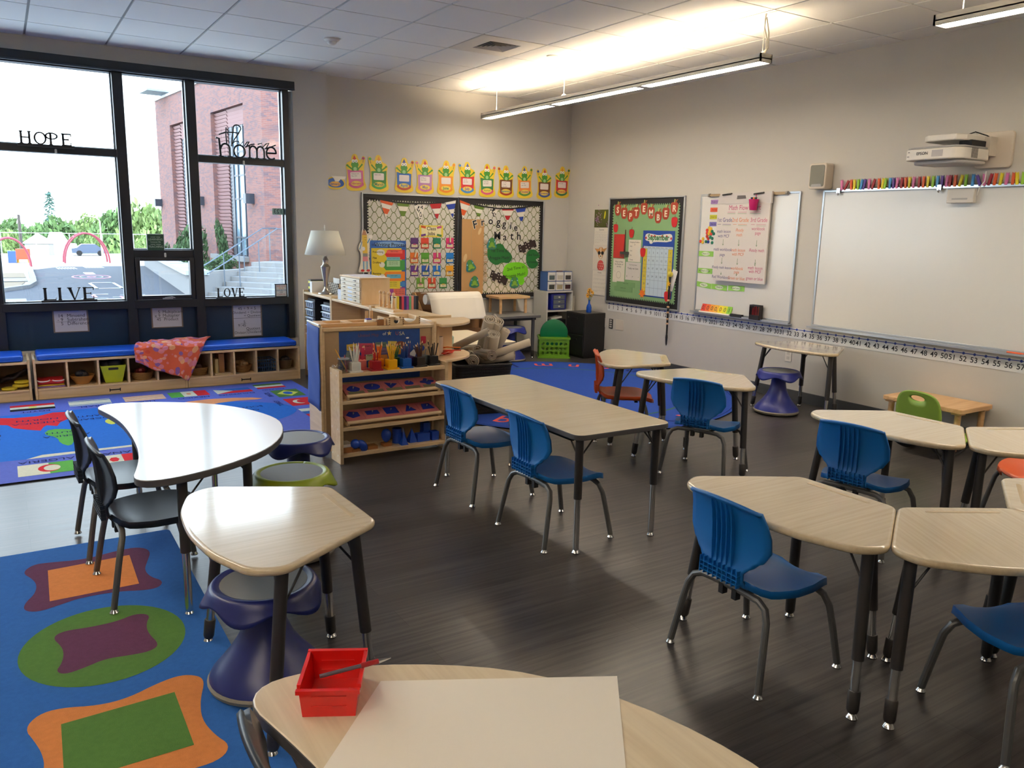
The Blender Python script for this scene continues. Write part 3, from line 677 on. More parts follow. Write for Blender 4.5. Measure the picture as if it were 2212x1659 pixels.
for i, (dx, dy, dz) in enumerate(((-.06, -.1, 0), (.02, -.09, .02), (.035, -.06, .045))):
    tag(MB().prism(ell(0, 0, .06, .05, 20), 0, .02, C(196, 176, 40)).build('yellow_plate', loc=(-.0 + dx + .02, 7.86 + dy, Z0 + dz), bevel=.006), ('flat yellow disc lowest in the cubby at the left edge', 'flat yellow disc in the middle of its small cubby heap', 'flat yellow disc topmost in its small cubby heap')[i], 'disc', 'yellow discs in the left cubby')
tag(MB().surf(lambda u, v: (-.1 + .2 * u, -.06 + .16 * v, .05 + .09 * u * (1 - .5 * v) + .015 * math.sin(9 * u + 5 * v)), 8, 8, C(46, 34, 34)).build('dark_cloth', solid=.02, loc=(.0, 7.92, Z0)), 'crumpled dark brown cloth behind the yellow discs', 'cloth')
# flowered quilt over the bench edge
def quilt_material():
    m = bpy.data.materials.new('flowered_quilt'); m.use_nodes = True; nt = m.node_tree; b = nt.nodes['Principled BSDF']; L = nt.links
    tc = nt.nodes.new('ShaderNodeTexCoord'); v = nt.nodes.new('ShaderNodeTexVoronoi'); v.inputs['Scale'].default_value = 17; v.feature = 'F1'
    L.new(tc.outputs['UV'], v.inputs['Vector'])
    sp = nt.nodes.new('ShaderNodeSeparateColor'); L.new(v.outputs['Color'], sp.inputs['Color'])
    cr = nt.nodes.new('ShaderNodeValToRGB'); cr.color_ramp.interpolation = 'CONSTANT'; e = cr.color_ramp.elements
    for i, (p, c) in enumerate(((0, (206, 124, 138)), (.22, (122, 88, 158)), (.42, (214, 150, 140)), (.6, (196, 72, 56)), (.74, (206, 130, 156)), (.88, (222, 164, 120)))):
        if i < 2: e[i].position = p; e[i].color = rgb(c)
        else: q = e.new(p); q.color = rgb(c)
    L.new(sp.outputs[0], cr.inputs['Fac'])
    c2 = nt.nodes.new('ShaderNodeValToRGB'); e = c2.color_ramp.elements; e[0].position = .0; e[0].color = (0, 0, 0, 1); e[1].position = .04; e[1].color = (0, 0, 0, 1)
    q = e.new(.06); q.color = (.12, .12, .12, 1); q = e.new(.5); q.color = (.0, .0, .0, 1); q = e.new(.56); q.color = (1, 1, 1, 1)
    L.new(v.outputs['Distance'], c2.inputs['Fac'])
    mx = nt.nodes.new('ShaderNodeMix'); mx.data_type = 'RGBA'; mx.inputs[7].default_value = rgb((206, 92, 62))
    L.new(c2.outputs['Color'], mx.inputs[0]); L.new(cr.outputs['Color'], mx.inputs[6]); L.new(mx.outputs[2], b.inputs['Base Color']); b.inputs['Roughness'].default_value = .9
    return m
t = thing('flowered_quilt', 'pink, purple and orange flowered quilt draped over the bench front', 'quilt', (1.2, 7.7, .38))
def qf(u, v):
    # u along the bench, v from the back edge over the front and down to a point
    top = [(-.22, .16, .02), (-.12, .26, .03), (.12, .30, .035), (.44, .345, .03)]
    edge = [(-.285, -.02, .012), (-.12, -.016, .016), (.1, -.018, .016), (.30, -.016, -.005)]
    low = [(-.285, -.05, -.10), (-.12, -.048, -.19), (.05, -.045, -.25), (.15, -.042, -.31)]
    def pick(P):
        k = u * 3; i = min(int(k), 2); f = k - i; return Vector(P[i]).lerp(Vector(P[i + 1]), f)
    a, c, d = pick(top), pick(edge), pick(low)
    p = a.lerp(c, v / .45) if v < .45 else c.lerp(d, (v - .45) / .55)
    p.z += .006 * math.sin(u * 19 + v * 6) + (.004 * math.sin(u * 41) if v < .45 else 0); p.y += (-.012 * math.sin(u * 17 + 1) - .006) if v > .5 else 0
    if v < .45: p.z += .02 * math.sin(PI * v / .45) * (1 - .3 * u) + .006
    return tuple(p)
b = MB(); b.surf(qf, 26, 26, quilt_material()); o = b.build('quilt_cloth', t, solid=.008)
uv = o.data.uv_layers.new(name='cloth')
for l in o.data.loops: i = l.vertex_index; uv.data[l.index].uv = ((i // 27) / 26 * .72, (i % 27) / 26 * .62)
# ------------------------------------------------------------------ the blue-sided shelf seen from behind
AX, AY, AR = 1.675, 4.955, R(-3); TZ = .846
t = thing('shelf_unit', 'maple shelf turned away, its tan back behind the pencil blocks, blue felt on one side', 'shelf', (AX, AY, 0), AR, 'tall maple shelf units')
w, d = .815, .29
MB().box(.02, w - .02, 0, d, TZ - .022, TZ, mapleh).build('top_panel', t, bevel=.005)
for x in (0, w - .02): MB().box(x, x + .02, -.004, d, 0, .866, maple).build('side_panel', t, bevel=.006)
MB().box(.02, w - .02, .01, .016, .03, TZ - .022, hardboard).build('back_panel', t)
f = MB(); f.box(.02, .032, .0, .012, .03, TZ - .022, mapleh); f.box(w - .032, w - .02, .0, .012, .03, TZ - .022, mapleh); f.box(.02, w - .02, 0, .012, .03, .06, mapleh); f.build('back_trim', t)
MB().box(.02, w - .02, .02, d, .42, .44, mapleh).build('inner_shelf', t)
def aloc(x, y, z): return (AX + x * math.cos(AR) - y * math.sin(AR), AY + x * math.sin(AR) + y * math.cos(AR), z)
t = thing('felt_cloth', 'royal blue felt hanging over the side of the maple shelf', 'cloth', (AX, AY, 0), AR)
b = MB(); b.surf(lambda u, v: (-.004 - .006 * math.sin(3 * u + 5 * v) ** 2, -.008 + .285 * u, .855 - .545 * v + .008 * u), 12, 14, feltblue); b.build('felt_sheet', t, solid=.003, soff=0)
tag(MB().tube([(.0, .28, .869), (.0, -.003, .869)], .0065, white).build('edge_strip', loc=(AX, AY, 0), rz=AR), 'thin white strip clipping the blue felt to the shelf edge', 'strip')
# map poster on its back
t = thing('map_poster', 'hand-coloured map of the states on blue paper, behind the pencil blocks', 'poster', aloc(.13, .0096, .535), AR)
b = MB(); b.box(0, .565, -.001, 0, -.05, .285, mat('poster_blue', (22, 66, 138), .6, var=.25, vscale=40)); b.build('poster_sheet', t)
b = MB(); cs = [(206, 176, 66), (176, 62, 92), (92, 116, 104), (206, 180, 80), (118, 60, 44), (110, 128, 122), (170, 66, 76), (116, 100, 138), (222, 148, 44), (176, 186, 150), (150, 70, 96), (128, 104, 136), (210, 148, 48), (190, 120, 50), (200, 172, 84), (224, 222, 214), (160, 60, 70), (214, 168, 60)]
SH = [[(.05,.20),(.12,.205),(.125,.16),(.09,.155),(.05,.16)],[(.125,.205),(.245,.20),(.245,.13),(.16,.125),(.13,.16)],[(.245,.205),(.325,.205),(.33,.17),(.25,.165)],[(.335,.21),(.40,.205),(.385,.15),(.345,.13),(.335,.17)],ell(.425,.165,.045,.04,14),[(.05,.155),(.12,.155),(.12,.09),(.035,.095)],[(.12,.155),(.145,.12),(.18,.12),(.18,.085),(.12,.09)],[(.255,.165),(.33,.165),(.33,.125),(.255,.125)],[(.37,.16),(.395,.175),(.43,.15),(.425,.115),(.385,.115)],[(.18,.14),(.255,.14),(.255,.09),(.18,.085)],[(.035,.09),(.075,.09),(.10,.03),(.04,.02)],[(.08,.09),(.125,.09),(.12,.03),(.105,.03)],[(.195,.08),(.255,.085),(.255,.03),(.195,.03)],[(.26,.12),(.33,.12),(.34,.05),(.265,.05)],[(.34,.12),(.385,.11),(.41,.05),(.345,.05)],[(.47,.10),(.52,.145),(.54,.13),(.53,.09),(.49,.085)],[(.27,.045),(.36,.045),(.34,0),(.28,0)],[(.41,.06),(.47,.085),(.46,.03),(.40,.02)]]
for k, P in enumerate(SH): b.flat(P, -.0014 - .0001 * (k % 3), C(*cs[k], .7))
b.build('state_patches', t)
b = MB(); b.text('United Map', .03, .2, -.002, .255, C(120, 60, 70)); b.text('of', .03, .31, -.002, .26, paper); b.text('U', .035, .40, -.002, .258, C(190, 80, 60)); b.text('SA', .035, .435, -.002, .256, C(226, 214, 170))
st = []
for i in range(10): q = .018 if i % 2 == 0 else .007; st.append((.345 + q * math.sin(PI * i / 5), .262 + q * math.cos(PI * i / 5)))
b.flat(st, -.002, C(230, 200, 130))
for s, x, z in (('Montana', .185, .185), ('Kansas', .215, .12), ('Dakota', .285, .19), ('Oregon', .085, .18), ('Idaho', .085, .125), ('Texas', .225, .06), ('Iowa', .30, .145), ('Wis.', .365, .185)): b.text(s, .018, x, -.0022, z, ink)
b.flat(ell(.475, .225, .012, .006, 10), -.002, paper); b.build('lettering', t)
tag(MB().plate(roundpoly([(0, 0), (.034, 0), (.036, .05), (-.002, .052)], .008), 0, -.002, C(176, 26, 56)).build('paper_scrap', loc=aloc(.705, .0085, .715), rz=AR), 'small red paper scrap pinned on the tan shelf back', 'paper', 'paper scraps on the shelf back')
tag(MB().plate(ell(0, 0, .018, .02, 14), 0, -.002, C(22, 60, 150)).build('paper_scrap', loc=aloc(.712, .0085, .685), rz=AR), 'small blue round paper scrap below the red one', 'paper', 'paper scraps on the shelf back')
# things on its top
def frame_tray():
    t = thing('puzzle_tray', 'flat maple frame with two empty square openings on the shelf top', 'frame', aloc(.03, .06, TZ), AR)
    b = MB(); x0, x1, y0, y1 = 0, .40, 0, .20
    for a, c, e, g in ((x0, x1, y0, .035), (x0, x1, .165, y1), (x0, .05, .035, .165), (.175, .225, .035, .165), (.35, x1, .035, .165)): b.box(a, c, e, g, 0, .022, beech)
    b.build('frame_body', t, bevel=.002); MB().box(.05, .35, .035, .165, 0, .005, mapleh).build('frame_base', t)
frame_tray()
def open_tray(label, x, y, w, d, h, rz=0, scoop=.5):
    t = thing('wooden_tray', label, 'tray', aloc(x, y, TZ), AR + rz, 'open wooden trays on the shelf top')
    MB().box(0, w, 0, d, 0, .006, birch).build('tray_base', t)
    s = MB()
    for a in (0, w - .009): s.box(a, a + .009, 0, d, 0, h, birch)
    s.box(0, w, d - .009, d, 0, h, birch); s.build('tray_sides', t, bevel=.0015)
    n = 16; P = [(0, 0), (w, 0), (w, h), (w - .03, h)] + [(w / 2 + (w / 2 - .03) * math.cos(PI * i / n), h - (h - .014) * math.sin(PI * i / n) * 1.0) for i in range(1, n)] + [(.03, h), (0, h)]
    MB().plate(P, .009, 0, birch).build('scooped_front', t)
    j = MB()
    for k in range(4): j.box(-.0005, .008, -.0005, .004, .008 + k * .013, .014 + k * .013, C(110, 72, 40)); j.box(w - .008, w + .0005, -.0005, .004, .008 + k * .013, .014 + k * .013, C(110, 72, 40))
    j.build('finger_joints', t)
    return t
open_tray('larger open maple tray holding a stack of white paper on the shelf top', .565, .05, .15, .20, .052)
def small(name, label, cat, loc, rz, build, group=None):
    t = thing(name, label, cat, loc, rz, group); build(t); return t
for k in range(2):
    tag(MB().box(0, .118, 0, .14, 0, .009, paper).build('paper_stack', loc=aloc(.581, .066, TZ + .0065 + .0095 * k), rz=AR + R(1 + 2 * k)), ('lower block of white paper in the larger maple tray', 'upper block of white paper in the larger maple tray')[k], 'paper', 'white paper in the tray')
open_tray('smaller open maple tray of black counters on the shelf top', .475, .01, .105, .13, .045)
b = MB(); rnd = random.Random(3)
for i in range(60): b.ball((.018 + rnd.random() * .066, .02 + rnd.random() * .09, .012 + rnd.random() * .012), .007, .007, .004, C(42, 44, 48), 6)
o = b.build('black_counters', loc=aloc(.475, .01, TZ), rz=AR); tag(o, 'loose black counters heaped in the smaller maple tray', 'counters', kind='stuff')
t = thing('small_tray', 'narrow maple tray beside the wicker-like rack on the shelf top', 'tray', aloc(.455, .05, TZ), AR)
MB().box(0, .012, 0, .13, 0, .05, birch).build('tray_side', t)
def slotrack(t):
    MB().box(0, .05, 0, .03, 0, .038, C(150, 100, 54)).build('rack_block', t)
    s = MB()
    for k in range(4): s.lathe([(.0055, .0385), (.006, .042), (.003, .045)], paper, 8, (.008 + k * .0115, .015, 0))
    s.build('rack_pegs', t)
small('peg_rack', 'small brown slotted rack with pale pegs on the shelf top', 'rack', aloc(.41, .055, TZ), AR, slotrack)
for k, (dx, dy) in enumerate(((.345, .19), (.362, .2), (.378, .19), (.394, .205))):
    tag(MB().tube([(0, 0, 0), (0, 0, .085)], .006, beech, 8).build('wooden_dowel', loc=aloc(dx + .03, dy, TZ)), 'thin pale dowel upright in the cluster on the shelf top', 'dowel', 'upright dowels on the shelf top')
small('card_box', 'small white box of cards with violet dividers on the shelf top', 'box', aloc(.35, .10, TZ), AR, lambda t: (MB().box(0, .042, 0, .05, 0, .034, paper).build('box_body', t), MB().box(.004, .038, .006, .04, .034, .042, C(92, 80, 170)).build('divider_cards', t)))
small('card_box', 'open pale card box behind the brown slotted rack', 'box', aloc(.395, .11, TZ), AR, lambda t: MB().box(0, .05, 0, .05, 0, .032, cream).build('box_body', t))

# ------------------------------------------------------------------ the low shelf in front
BX, BY, BR = 1.715, 4.721, R(1.2)
def bloc(x, y, z): return (BX + x * math.cos(BR) - y * math.sin(BR), BY + x * math.sin(BR) + y * math.cos(BR), z)
t = thing('low_shelf', 'low open maple shelf holding pencil blocks, shape trays and blue solids', 'shelf', (BX, BY, 0), BR)
w, d = .775, .16
for x in (0, w - .022):
    s = MB().box(x, x + .022, 0, d, 0, .609, mapleh).build('side_panel', t, bevel=.002)
    if x == 0:
        c = MB()
        for z in (.573, .399, .225, .052):
            for y in (.04, .135): c.add([(x - .001, y + .006 * math.cos(a * PI / 4), z + .006 * math.sin(a * PI / 4)) for a in range(8)], [tuple(range(8))], white)
        c.build('screw_caps', s)
for z in (.585, .411, .238, .064): MB().box(.022, w - .022, .002, d, z - .023, z, mapleh).build('shelf_board', t, bevel=.002)
def pencil_block(label, x, y, z, c, n, pc, seed, tip=(226, 196, 150), pl='pencils', h0=.085, hvar=.03):
    m = C(*c, .32); t = thing('pencil_block', label + ' of pencils on the low shelf', 'pencil holder', bloc(x, y, z), BR + R(random.Random(seed).uniform(-4, 4)), 'coloured pencil blocks')
    MB().box(-.042, .042, -.036, .036, 0, .011, m).build('block_base', t, bevel=.002)
    MB().box(-.031, .031, -.029, .029, .011, .064, m).build('block_body', t, bevel=.003)
    rnd = random.Random(seed); pm = C(*pc, .4)
    for k in range(n):
        a = rnd.random() * 6.28; q = .006 + .014 * rnd.random(); l = h0 + hvar * rnd.random(); ox, oy = math.cos(a), math.sin(a); lean = .006 + .022 * rnd.random()
        b = MB(); p0 = Vector((ox * q, oy * q, .0645)); p1 = p0 + Vector((ox * lean, oy * lean, l - .014)); p2 = p1 + (p1 - p0).normalized() * .012
        b.tube([p0, p1], .0036, pm, 6); b.tube([p1, p2, p2 + (p2 - p1) * .25], [.0034, .0014, .0005], C(*tip, .5), 6)
        o = b.build('colored_pencil', loc=bloc(x, y, z)); tag(o, pl + ' pencil standing in the ' + label.split(' block')[0] + ' block', 'pencil', pl + ' pencils in a block')
zt = .585
pencil_block('white block', .125, .045, zt, (222, 220, 210), 11, (226, 224, 214), 1, pl='white', h0=.08, hvar=.045)
pencil_block('pink block', .192, .116, zt, (216, 116, 108), 6, (190, 40, 80), 2, pl='magenta', h0=.075)
pencil_block('dark red block', .265, .045, zt, (150, 20, 28), 6, (176, 26, 36), 3, pl='red', h0=.045, hvar=.035)
pencil_block('orange block', .315, .116, zt, (232, 142, 20), 7, (226, 110, 26), 4, pl='orange', h0=.08)
pencil_block('yellow block', .378, .048, zt, (240, 178, 10), 9, (228, 180, 40), 5, pl='yellow', h0=.08)
pencil_block('dark green block', .435, .116, zt, (18, 70, 56), 4, (28, 110, 60), 6, pl='green', h0=.08)
pencil_block('bright blue block', .482, .05, zt, (20, 86, 172), 8, (22, 60, 130), 7, pl='blue', h0=.075, hvar=.045)
pencil_block('violet block', .535, .116, zt, (60, 30, 96), 4, (70, 40, 110), 8, pl='violet', h0=.07)
pencil_block('dark brown block', .59, .06, zt, (44, 36, 32), 9, (92, 56, 40), 9, pl='brown', h0=.07, hvar=.04)
pencil_block('grey block', .645, .118, zt, (112, 120, 122), 2, (120, 120, 124), 10, pl='grey', h0=.04)
pencil_block('black block', .695, .075, zt, (24, 24, 26), 7, (24, 24, 28), 11, pl='black', h0=.07, hvar=.04)
t = thing('pencil_jar', 'clear round jar of assorted pens at the end of the low shelf', 'jar', bloc(.055, .06, zt))
MB().lathe([(.036, 0), (.038, .004), (.036, .06), (.033, .078), (.034, .092)], glassmat('jar_glass', (214, 210, 204), .14), 22).build('glass_body', t)
MB().lathe([(.034, .084), (.037, .086), (.037, .091), (.034, .093)], alum, 22).build('metal_ring', t)
for k, (c, dx, dy, dx2, dy2, l, lab) in enumerate((((226, 166, 50), .02, -.015, -.05, -.005, .155, 'long yellow pencil leaning out of the clear pen jar'), ((204, 110, 120), .02, .01, .004, -.01, .115, 'pink pencil in the clear pen jar'), ((30, 30, 40), -.02, 0, -.022, .012, .10, 'short dark pen in the clear pen jar'), ((60, 50, 70), .0, .02, .022, .022, .11, 'dark violet pen standing in the clear pen jar'), ((160, 70, 100), .012, -.02, .012, .0, .10, 'dull magenta pen in the clear pen jar'))):
    o = MB().tube([(dx, dy, .004), (dx2, dy2, l - .012), (dx2 * 1.08 - dx * .08, dy2 * 1.08 - dy * .08, l)], [.0036, .0036, .001], C(*c, .4), 8).build('pen', loc=bloc(.055, .06, zt)); tag(o, lab, 'pen', 'pens in the clear jar')
tag(MB().tube([(0.012 * math.cos(a) + (.03 if a > 6.3 else 0), .02 * math.sin(a), .004 + .012 * abs(math.sin(a))) for a in [k * .5 for k in range(26)]], .0028, nickel, 6).build('metal_sharpener', loc=bloc(.012, .11, .609)), 'small loop of metal wire on the end of the low shelf', 'wire')
# sloping racks of metal insets
bl = C(20, 44, 140, .4); pk = C(196, 112, 112, .5)
def inset(label, x, z, shape, cards):
    t = thing('metal_inset', label, 'inset', bloc(x, .028, z), BR, 'metal shape insets')
    T = Matrix.Rotation(R(20), 4, 'X')
    fr = MB().box(-.066, .066, 0, .125, 0, .004, pk, T=T).build('inset_frame', t)
    b = MB(); b.prism(shape, .004, .006, bl, T=T); b.build('inset_shape', t)
    cx = sum(p[0] for p in shape) / len(shape); cy = sum(p[1] for p in shape) / len(shape)
    MB().lathe([(.002, 0), (.002, .006), (.005, .010), (.003, .014)], C(190, 180, 150, .3), 10, T=T @ Matrix.Translation((cx, cy, .006))).build('knob', t)
    if cards: MB().box(-.05, .06, .0, .03, .0041, .0052, C(112, 110, 80), T=T).build('card_slip', t)
def hexa(n, r, a0=PI / 2, sx=1, sy=1): return [(r * sx * math.cos(a0 + 2 * PI * i / n), .066 + r * sy * math.sin(a0 + 2 * PI * i / n)) for i in range(n)]
quat = [(r * math.cos(a), .066 + r * .8 * math.sin(a)) for a, r in [(2 * PI * i / 40, .042 * (1 + .28 * math.cos(4 * 2 * PI * i / 40))) for i in range(40)]]
tear = [(.045 * math.cos(2 * PI * i / 24) * (1 - .45 * max(0, math.sin(2 * PI * i / 24))), .06 + .036 * math.sin(2 * PI * i / 24)) for i in range(24)]
egg = chaikin([(-.03, .045), (.03, .045), (.032, .08), (0, .105), (-.032, .08)], 2)
for rk, (z, sh) in enumerate(((.415, ((tear, 'pink inset plate with a blue curved triangle, first on the upper rack', 1), (hexa(24, .05, 0, 1.1, .75), 'pink inset plate with a blue ellipse on the upper rack', 1), (hexa(3, .05, 0.2, 1, .9), 'pink inset plate with a blue rounded wedge, middle of the upper rack', 1), (egg, 'pink inset plate with a blue egg shape on the upper rack', 1), (quat, 'pink inset plate with a blue four-lobed shape, last on the upper rack', 1))),
                              (.242, ((hexa(5, .045, PI, 1.1, .9), 'pink inset plate with a blue pentagon, first on the lower rack', 0), ([(-.045, .045), (.045, .045), (.045, .09), (-.045, .09)], 'pink inset plate with a narrow blue rectangle on the lower rack', 0), ([(-.046, .03), (.046, .03), (.046, .105), (-.046, .105)], 'pink inset plate with a blue square, middle of the lower rack', 0), ([(-.04, .035), (.04, .035), (0, .11)], 'pink inset plate with a blue triangle on the lower rack', 0), ([(-.045, .035), (.045, .035), (.028, .1), (-.028, .1)], 'pink inset plate with a blue trapezoid, last on the lower rack', 0))))):
    t = thing('inset_rack', ('sloping wooden rack on the upper inner shelf with five pink insets', 'sloping wooden rack on the lower inner shelf with five pink insets')[rk], 'rack', bloc(.055, .0, z - .002), BR, 'sloping inset racks')
    MB().tube([(0, .018, .022), (.675, .018, .022)], .0125, mapleh, 14).build('front_rail', t)
    MB().box(0, .675, .026, .148, .012, .017, C(120, 78, 60), T=Matrix.Translation((0, .0, .0)) @ Matrix.Rotation(R(20), 4, 'X')).build('sloping_board', t)
    for x in (.004, .655): MB().prism([(.02, 0), (.14, 0), (.14, .05), (.02, .01)], x, x + .016, mapleh, T=Matrix(((0, 0, 1, 0), (1, 0, 0, 0), (0, 1, 0, 0), (0, 0, 0, 1)))).build('rack_end', t)
    for i, (s, lab, cd) in enumerate(sh): inset(lab, .125 + i * .1335, z + .028, s, cd)
# blue wooden solids on the bottom board
zb = .0645; sb = C(24, 66, 166, .25); SG = 'blue wooden solids on the bottom board'
def solid(label, x, y, b, z=zb, rz=0): tag(b.build('geometric_solid', loc=bloc(x, y, z), rz=BR + rz), label, 'solid', SG)
for x, y, w_, d_, h_, lab in ((.045, .08, .08, .1, .035, 'dark wooden box at the end of the bottom board'), (.1, .05, .055, .05, .018, 'small wooden block under the blue ball'), (.215, .06, .07, .06, .022, 'wooden block between the leaning egg and upright egg'), (.33, .075, .06, .05, .022, 'wooden stand under the upright blue egg')):
    tag(MB().box(-w_ / 2, w_ / 2, -d_ / 2, d_ / 2, 0, h_, C(150, 98, 52)).build('wooden_block', loc=bloc(x + .02, y, zb), rz=BR), lab, 'block', 'wooden blocks on the bottom board')
for k in range(3): tag(MB().box(-.038, .034, -.045, .045, 0, .006, cream).build('paper_booklet', loc=bloc(.06 + .003 * k, .08, zb + .0355 + .0065 * k), rz=BR + R(3 * k)), ('lowest', 'middle', 'topmost')[k] + ' of three cream booklets on the dark wooden box', 'booklet', 'cream booklets')
solid('blue ball, first of the blue solids from the shelf end', .115, .035, MB().ball((0, 0, .032), .032, .032, .032, sb, 20), zb + .0185)
solid('blue ellipsoid leaning over next to the ball', .185, .04, MB().ball((0, 0, .036), .03, .03, .045, sb, 20, T=Matrix.Rotation(R(-32), 4, 'Y')), zb)
eg = [(.0001, 0)] + [(.033 * math.sin(PI * i / 14) * (1 - .12 * math.cos(PI * i / 14)), .046 - .046 * math.cos(PI * i / 14)) for i in range(1, 14)] + [(.0001, .092)]
solid('blue egg standing upright on its wooden block', .35, .075, MB().lathe([(r, z) for r, z in eg], sb, 20), zb + .0225)
solid('blue cylinder, tallest of the upright solids', .445, .11, MB().lathe([(.032, 0), (.032, .10)], sb, 24))
solid('narrow blue pyramid in front of the cylinder', .462, .045, MB().add([(-.025, -.025, 0), (.025, -.025, 0), (.025, .025, 0), (-.025, .025, 0), (0, 0, .075)], [(0, 1, 4), (1, 2, 4), (2, 3, 4), (3, 0, 4), (3, 2, 1, 0)], sb))
solid('blue cone just behind the narrow pyramid', .495, .115, MB().lathe([(.028, 0), (.0005, .095)], sb, 24))
solid('blue pyramid between the cone and the lying prism', .54, .08, MB().add([(-.03, -.03, 0), (.03, -.03, 0), (.03, .03, 0), (-.03, .03, 0), (0, 0, .098)], [(0, 1, 4), (1, 2, 4), (2, 3, 4), (3, 0, 4), (3, 2, 1, 0)], sb))
solid('blue rectangular prism lying on its side', .615, .07, MB().box(-.047, .047, -.025, .025, 0, .056, sb))
solid('blue cube at the far end, in front of the stacked one', .702, .065, MB().box(-.026, .026, -.026, .026, 0, .06, sb))
solid('blue cube beneath the raised one at the back', .665, .128, MB().box(-.026, .026, -.026, .026, 0, .056, sb))
solid('blue cube raised on another at the back', .668, .128, MB().box(-.026, .026, -.026, .026, 0, .056, sb), zb + .0565)

# ------------------------------------------------------------------ the row of shelves behind
CXF = 2.50
def row_unit(label, y1, y0, boards):
    t = thing('shelf_unit', label, 'shelf', (CXF, y1, 0), -PI / 2, 'tall maple shelf units'); w = y1 - y0; d = .29
    MB().box(.018, w - .018, 0, d, TZ - .022, TZ, mapleh).build('top_panel', t, bevel=.004)
    for x in (0, w - .018): MB().box(x, x + .018, -.003, d, 0, .864, maple).build('side_panel', t, bevel=.004)
    for z in boards: MB().box(.018, w - .018, .004, d - .012, z - .018, z, mapleh).build('shelf_board', t)
    MB().box(.018, w - .018, d - .012, d, .03, TZ - .022, hardboard).build('back_panel', t)
    return t
row_unit('maple shelf with black bin towers and the lamp on top, near the window pillar', 7.85, 7.06, (.08, .44))
row_unit('maple shelf under the little drawer cabinet, between lamp shelf and peg figures', 7.055, 6.125, (.08, .44))
row_unit('maple shelf under the peg figures and coloured rods', 6.12, 5.26, (.08, .44))
def cloc(x, y, z): return (CXF + y, 7.85 - x, z)
# bins of small drawers
def bin_tower(label, x, w, n):
    t = thing('bin_tower', label, 'drawer tower', cloc(x, .012, .441), -PI / 2, 'black drawer towers'); h = .345
    MB().box(0, w, .02, .2, 0, h, black).build('tower_body', t)
    dm = C(176, 190, 206, .25)
    for k in range(n):
        z = .02 + k * (h - .03) / n; hh = (h - .03) / n - .012
        q = MB().box(.006, w - .006, .0, .02, z, z + hh, dm); q.box(.002, w - .002, -.012, .004, z + hh - .012, z + hh - .004, C(210, 218, 226, .3))
        o = q.build('drawer', t, bevel=.003); g = MB()
        for j in range(3): g.box(w * (.2 + .25 * j), w * (.32 + .25 * j), -.001, 0, z + .012, z + hh - .02, C(70, 84, 104, .4))
        g.build('contents', o)
bin_tower('black tower of clear drawers nearer the window pillar', .035, .22, 4); bin_tower('black tower of clear drawers nearer the drawer cabinet', .50, .25, 5)
bowl('wicker_bowl', 'flared wicker bowl between the two drawer towers', 'bowl', CXF + .12, 7.85 - .375, .441, .05, .09, .14, wick, [C(120, 80, 50)])
tag(MB().box(.08, .26, .1, .27, 0, .30, black).build('black_box', loc=cloc(.2, .0, .441), rz=-PI / 2), 'plain black box behind the wicker bowl', 'box')
# lamp
t = thing('table_lamp', 'brushed silver table lamp with a cream shade on the shelf by the pillar', 'lamp', cloc(.372, .105, TZ))
MB().lathe([(.074, 0), (.076, .006), (.072, .014), (.06, .02), (.045, .024), (.03, .035), (.02, .055), (.016, .075), (.019, .085), (.026, .14), (.036, .20), (.046, .258), (.047, .262), (.043, .268), (.03, .28), (.026, .292), (.024, .31), (.03, .325), (.02, .345), (.008, .36)], nickel, 32).build('lamp_base', t)
MB().lathe([(.19, .375), (.126, .598)], mat('lamp_shade', (226, 222, 204), .7, trans=0.0), 40).build('lamp_shade', t, solid=.003)
MB().lathe([(.004, .34), (.004, .6), (.008, .605), (.003, .615), (.007, .63), (.004, .65), (.001, .655)], white, 12).build('finial', t)
for s in (-1, 1):
    q = MB().tube([(0, s * .05, .37), (0, s * .052, .315)], .0012, nickel, 6); q.ball((0, s * .052, .312), .005, .005, .006, nickel, 8); q.build('pull_chain', t)
# things around the lamp
def lattice():
    if 'white_lattice' in MATS: return MATS['white_lattice']
    m = mat('white_lattice', (206, 196, 178), .5); nt = m.node_tree; b = nt.nodes['Principled BSDF']; tc = nt.nodes.new('ShaderNodeTexCoord'); mp = nt.nodes.new('ShaderNodeMapping'); mp.inputs['Rotation'].default_value = (R(45), R(45), R(0)); mp.inputs['Scale'].default_value = (42, 42, 42)
    ck = nt.nodes.new('ShaderNodeTexChecker'); ck.inputs['Scale'].default_value = 1.2; ck.inputs['Color1'].default_value = rgb((206, 196, 178)); ck.inputs['Color2'].default_value = rgb((60, 50, 42))
    nt.links.new(tc.outputs['Object'], mp.inputs['Vector']); nt.links.new(mp.outputs['Vector'], ck.inputs['Vector']); nt.links.new(ck.outputs['Color'], b.inputs['Base Color']); return m
t = thing('lattice_basket', 'pale lattice basket of papers behind the silver lamp', 'basket', cloc(.32, .235, TZ))
b = MB(); b.box(-.045, .045, -.15, .16, 0, .004, white)
for a in ((-.045, -.041, -.15, .16), (.041, .045, -.15, .16), (-.045, .045, -.15, -.146), (-.045, .045, .156, .16)): b.box(a[0], a[1], a[2], a[3], .004, .105, lattice())
b.build('basket_body', t); MB().box(-.02, -.015, -.12, .05, .005, .15, paper).build('paper_sheet', t); MB().box(.01, .018, -.13, .1, .005, .14, C(60, 64, 80)).build('folder', t)
tag(MB().box(-.06, .06, -.03, .03, 0, .105, paper).build('white_file_box', loc=cloc(.12, .10, TZ)), 'small white file box beside the lattice basket', 'box')
b = MB(); b.box(-.09, .09, -.04, .04, 0, .12, C(44, 46, 50)); 
for z in (.03, .085): b.box(-.0905, .0905, -.0405, .0405, z, z + .022, C(206, 198, 60))
tag(b.build('striped_box', loc=cloc(.05, .14, TZ)), 'dark box with yellow bands at the end of the lamp shelf', 'box')
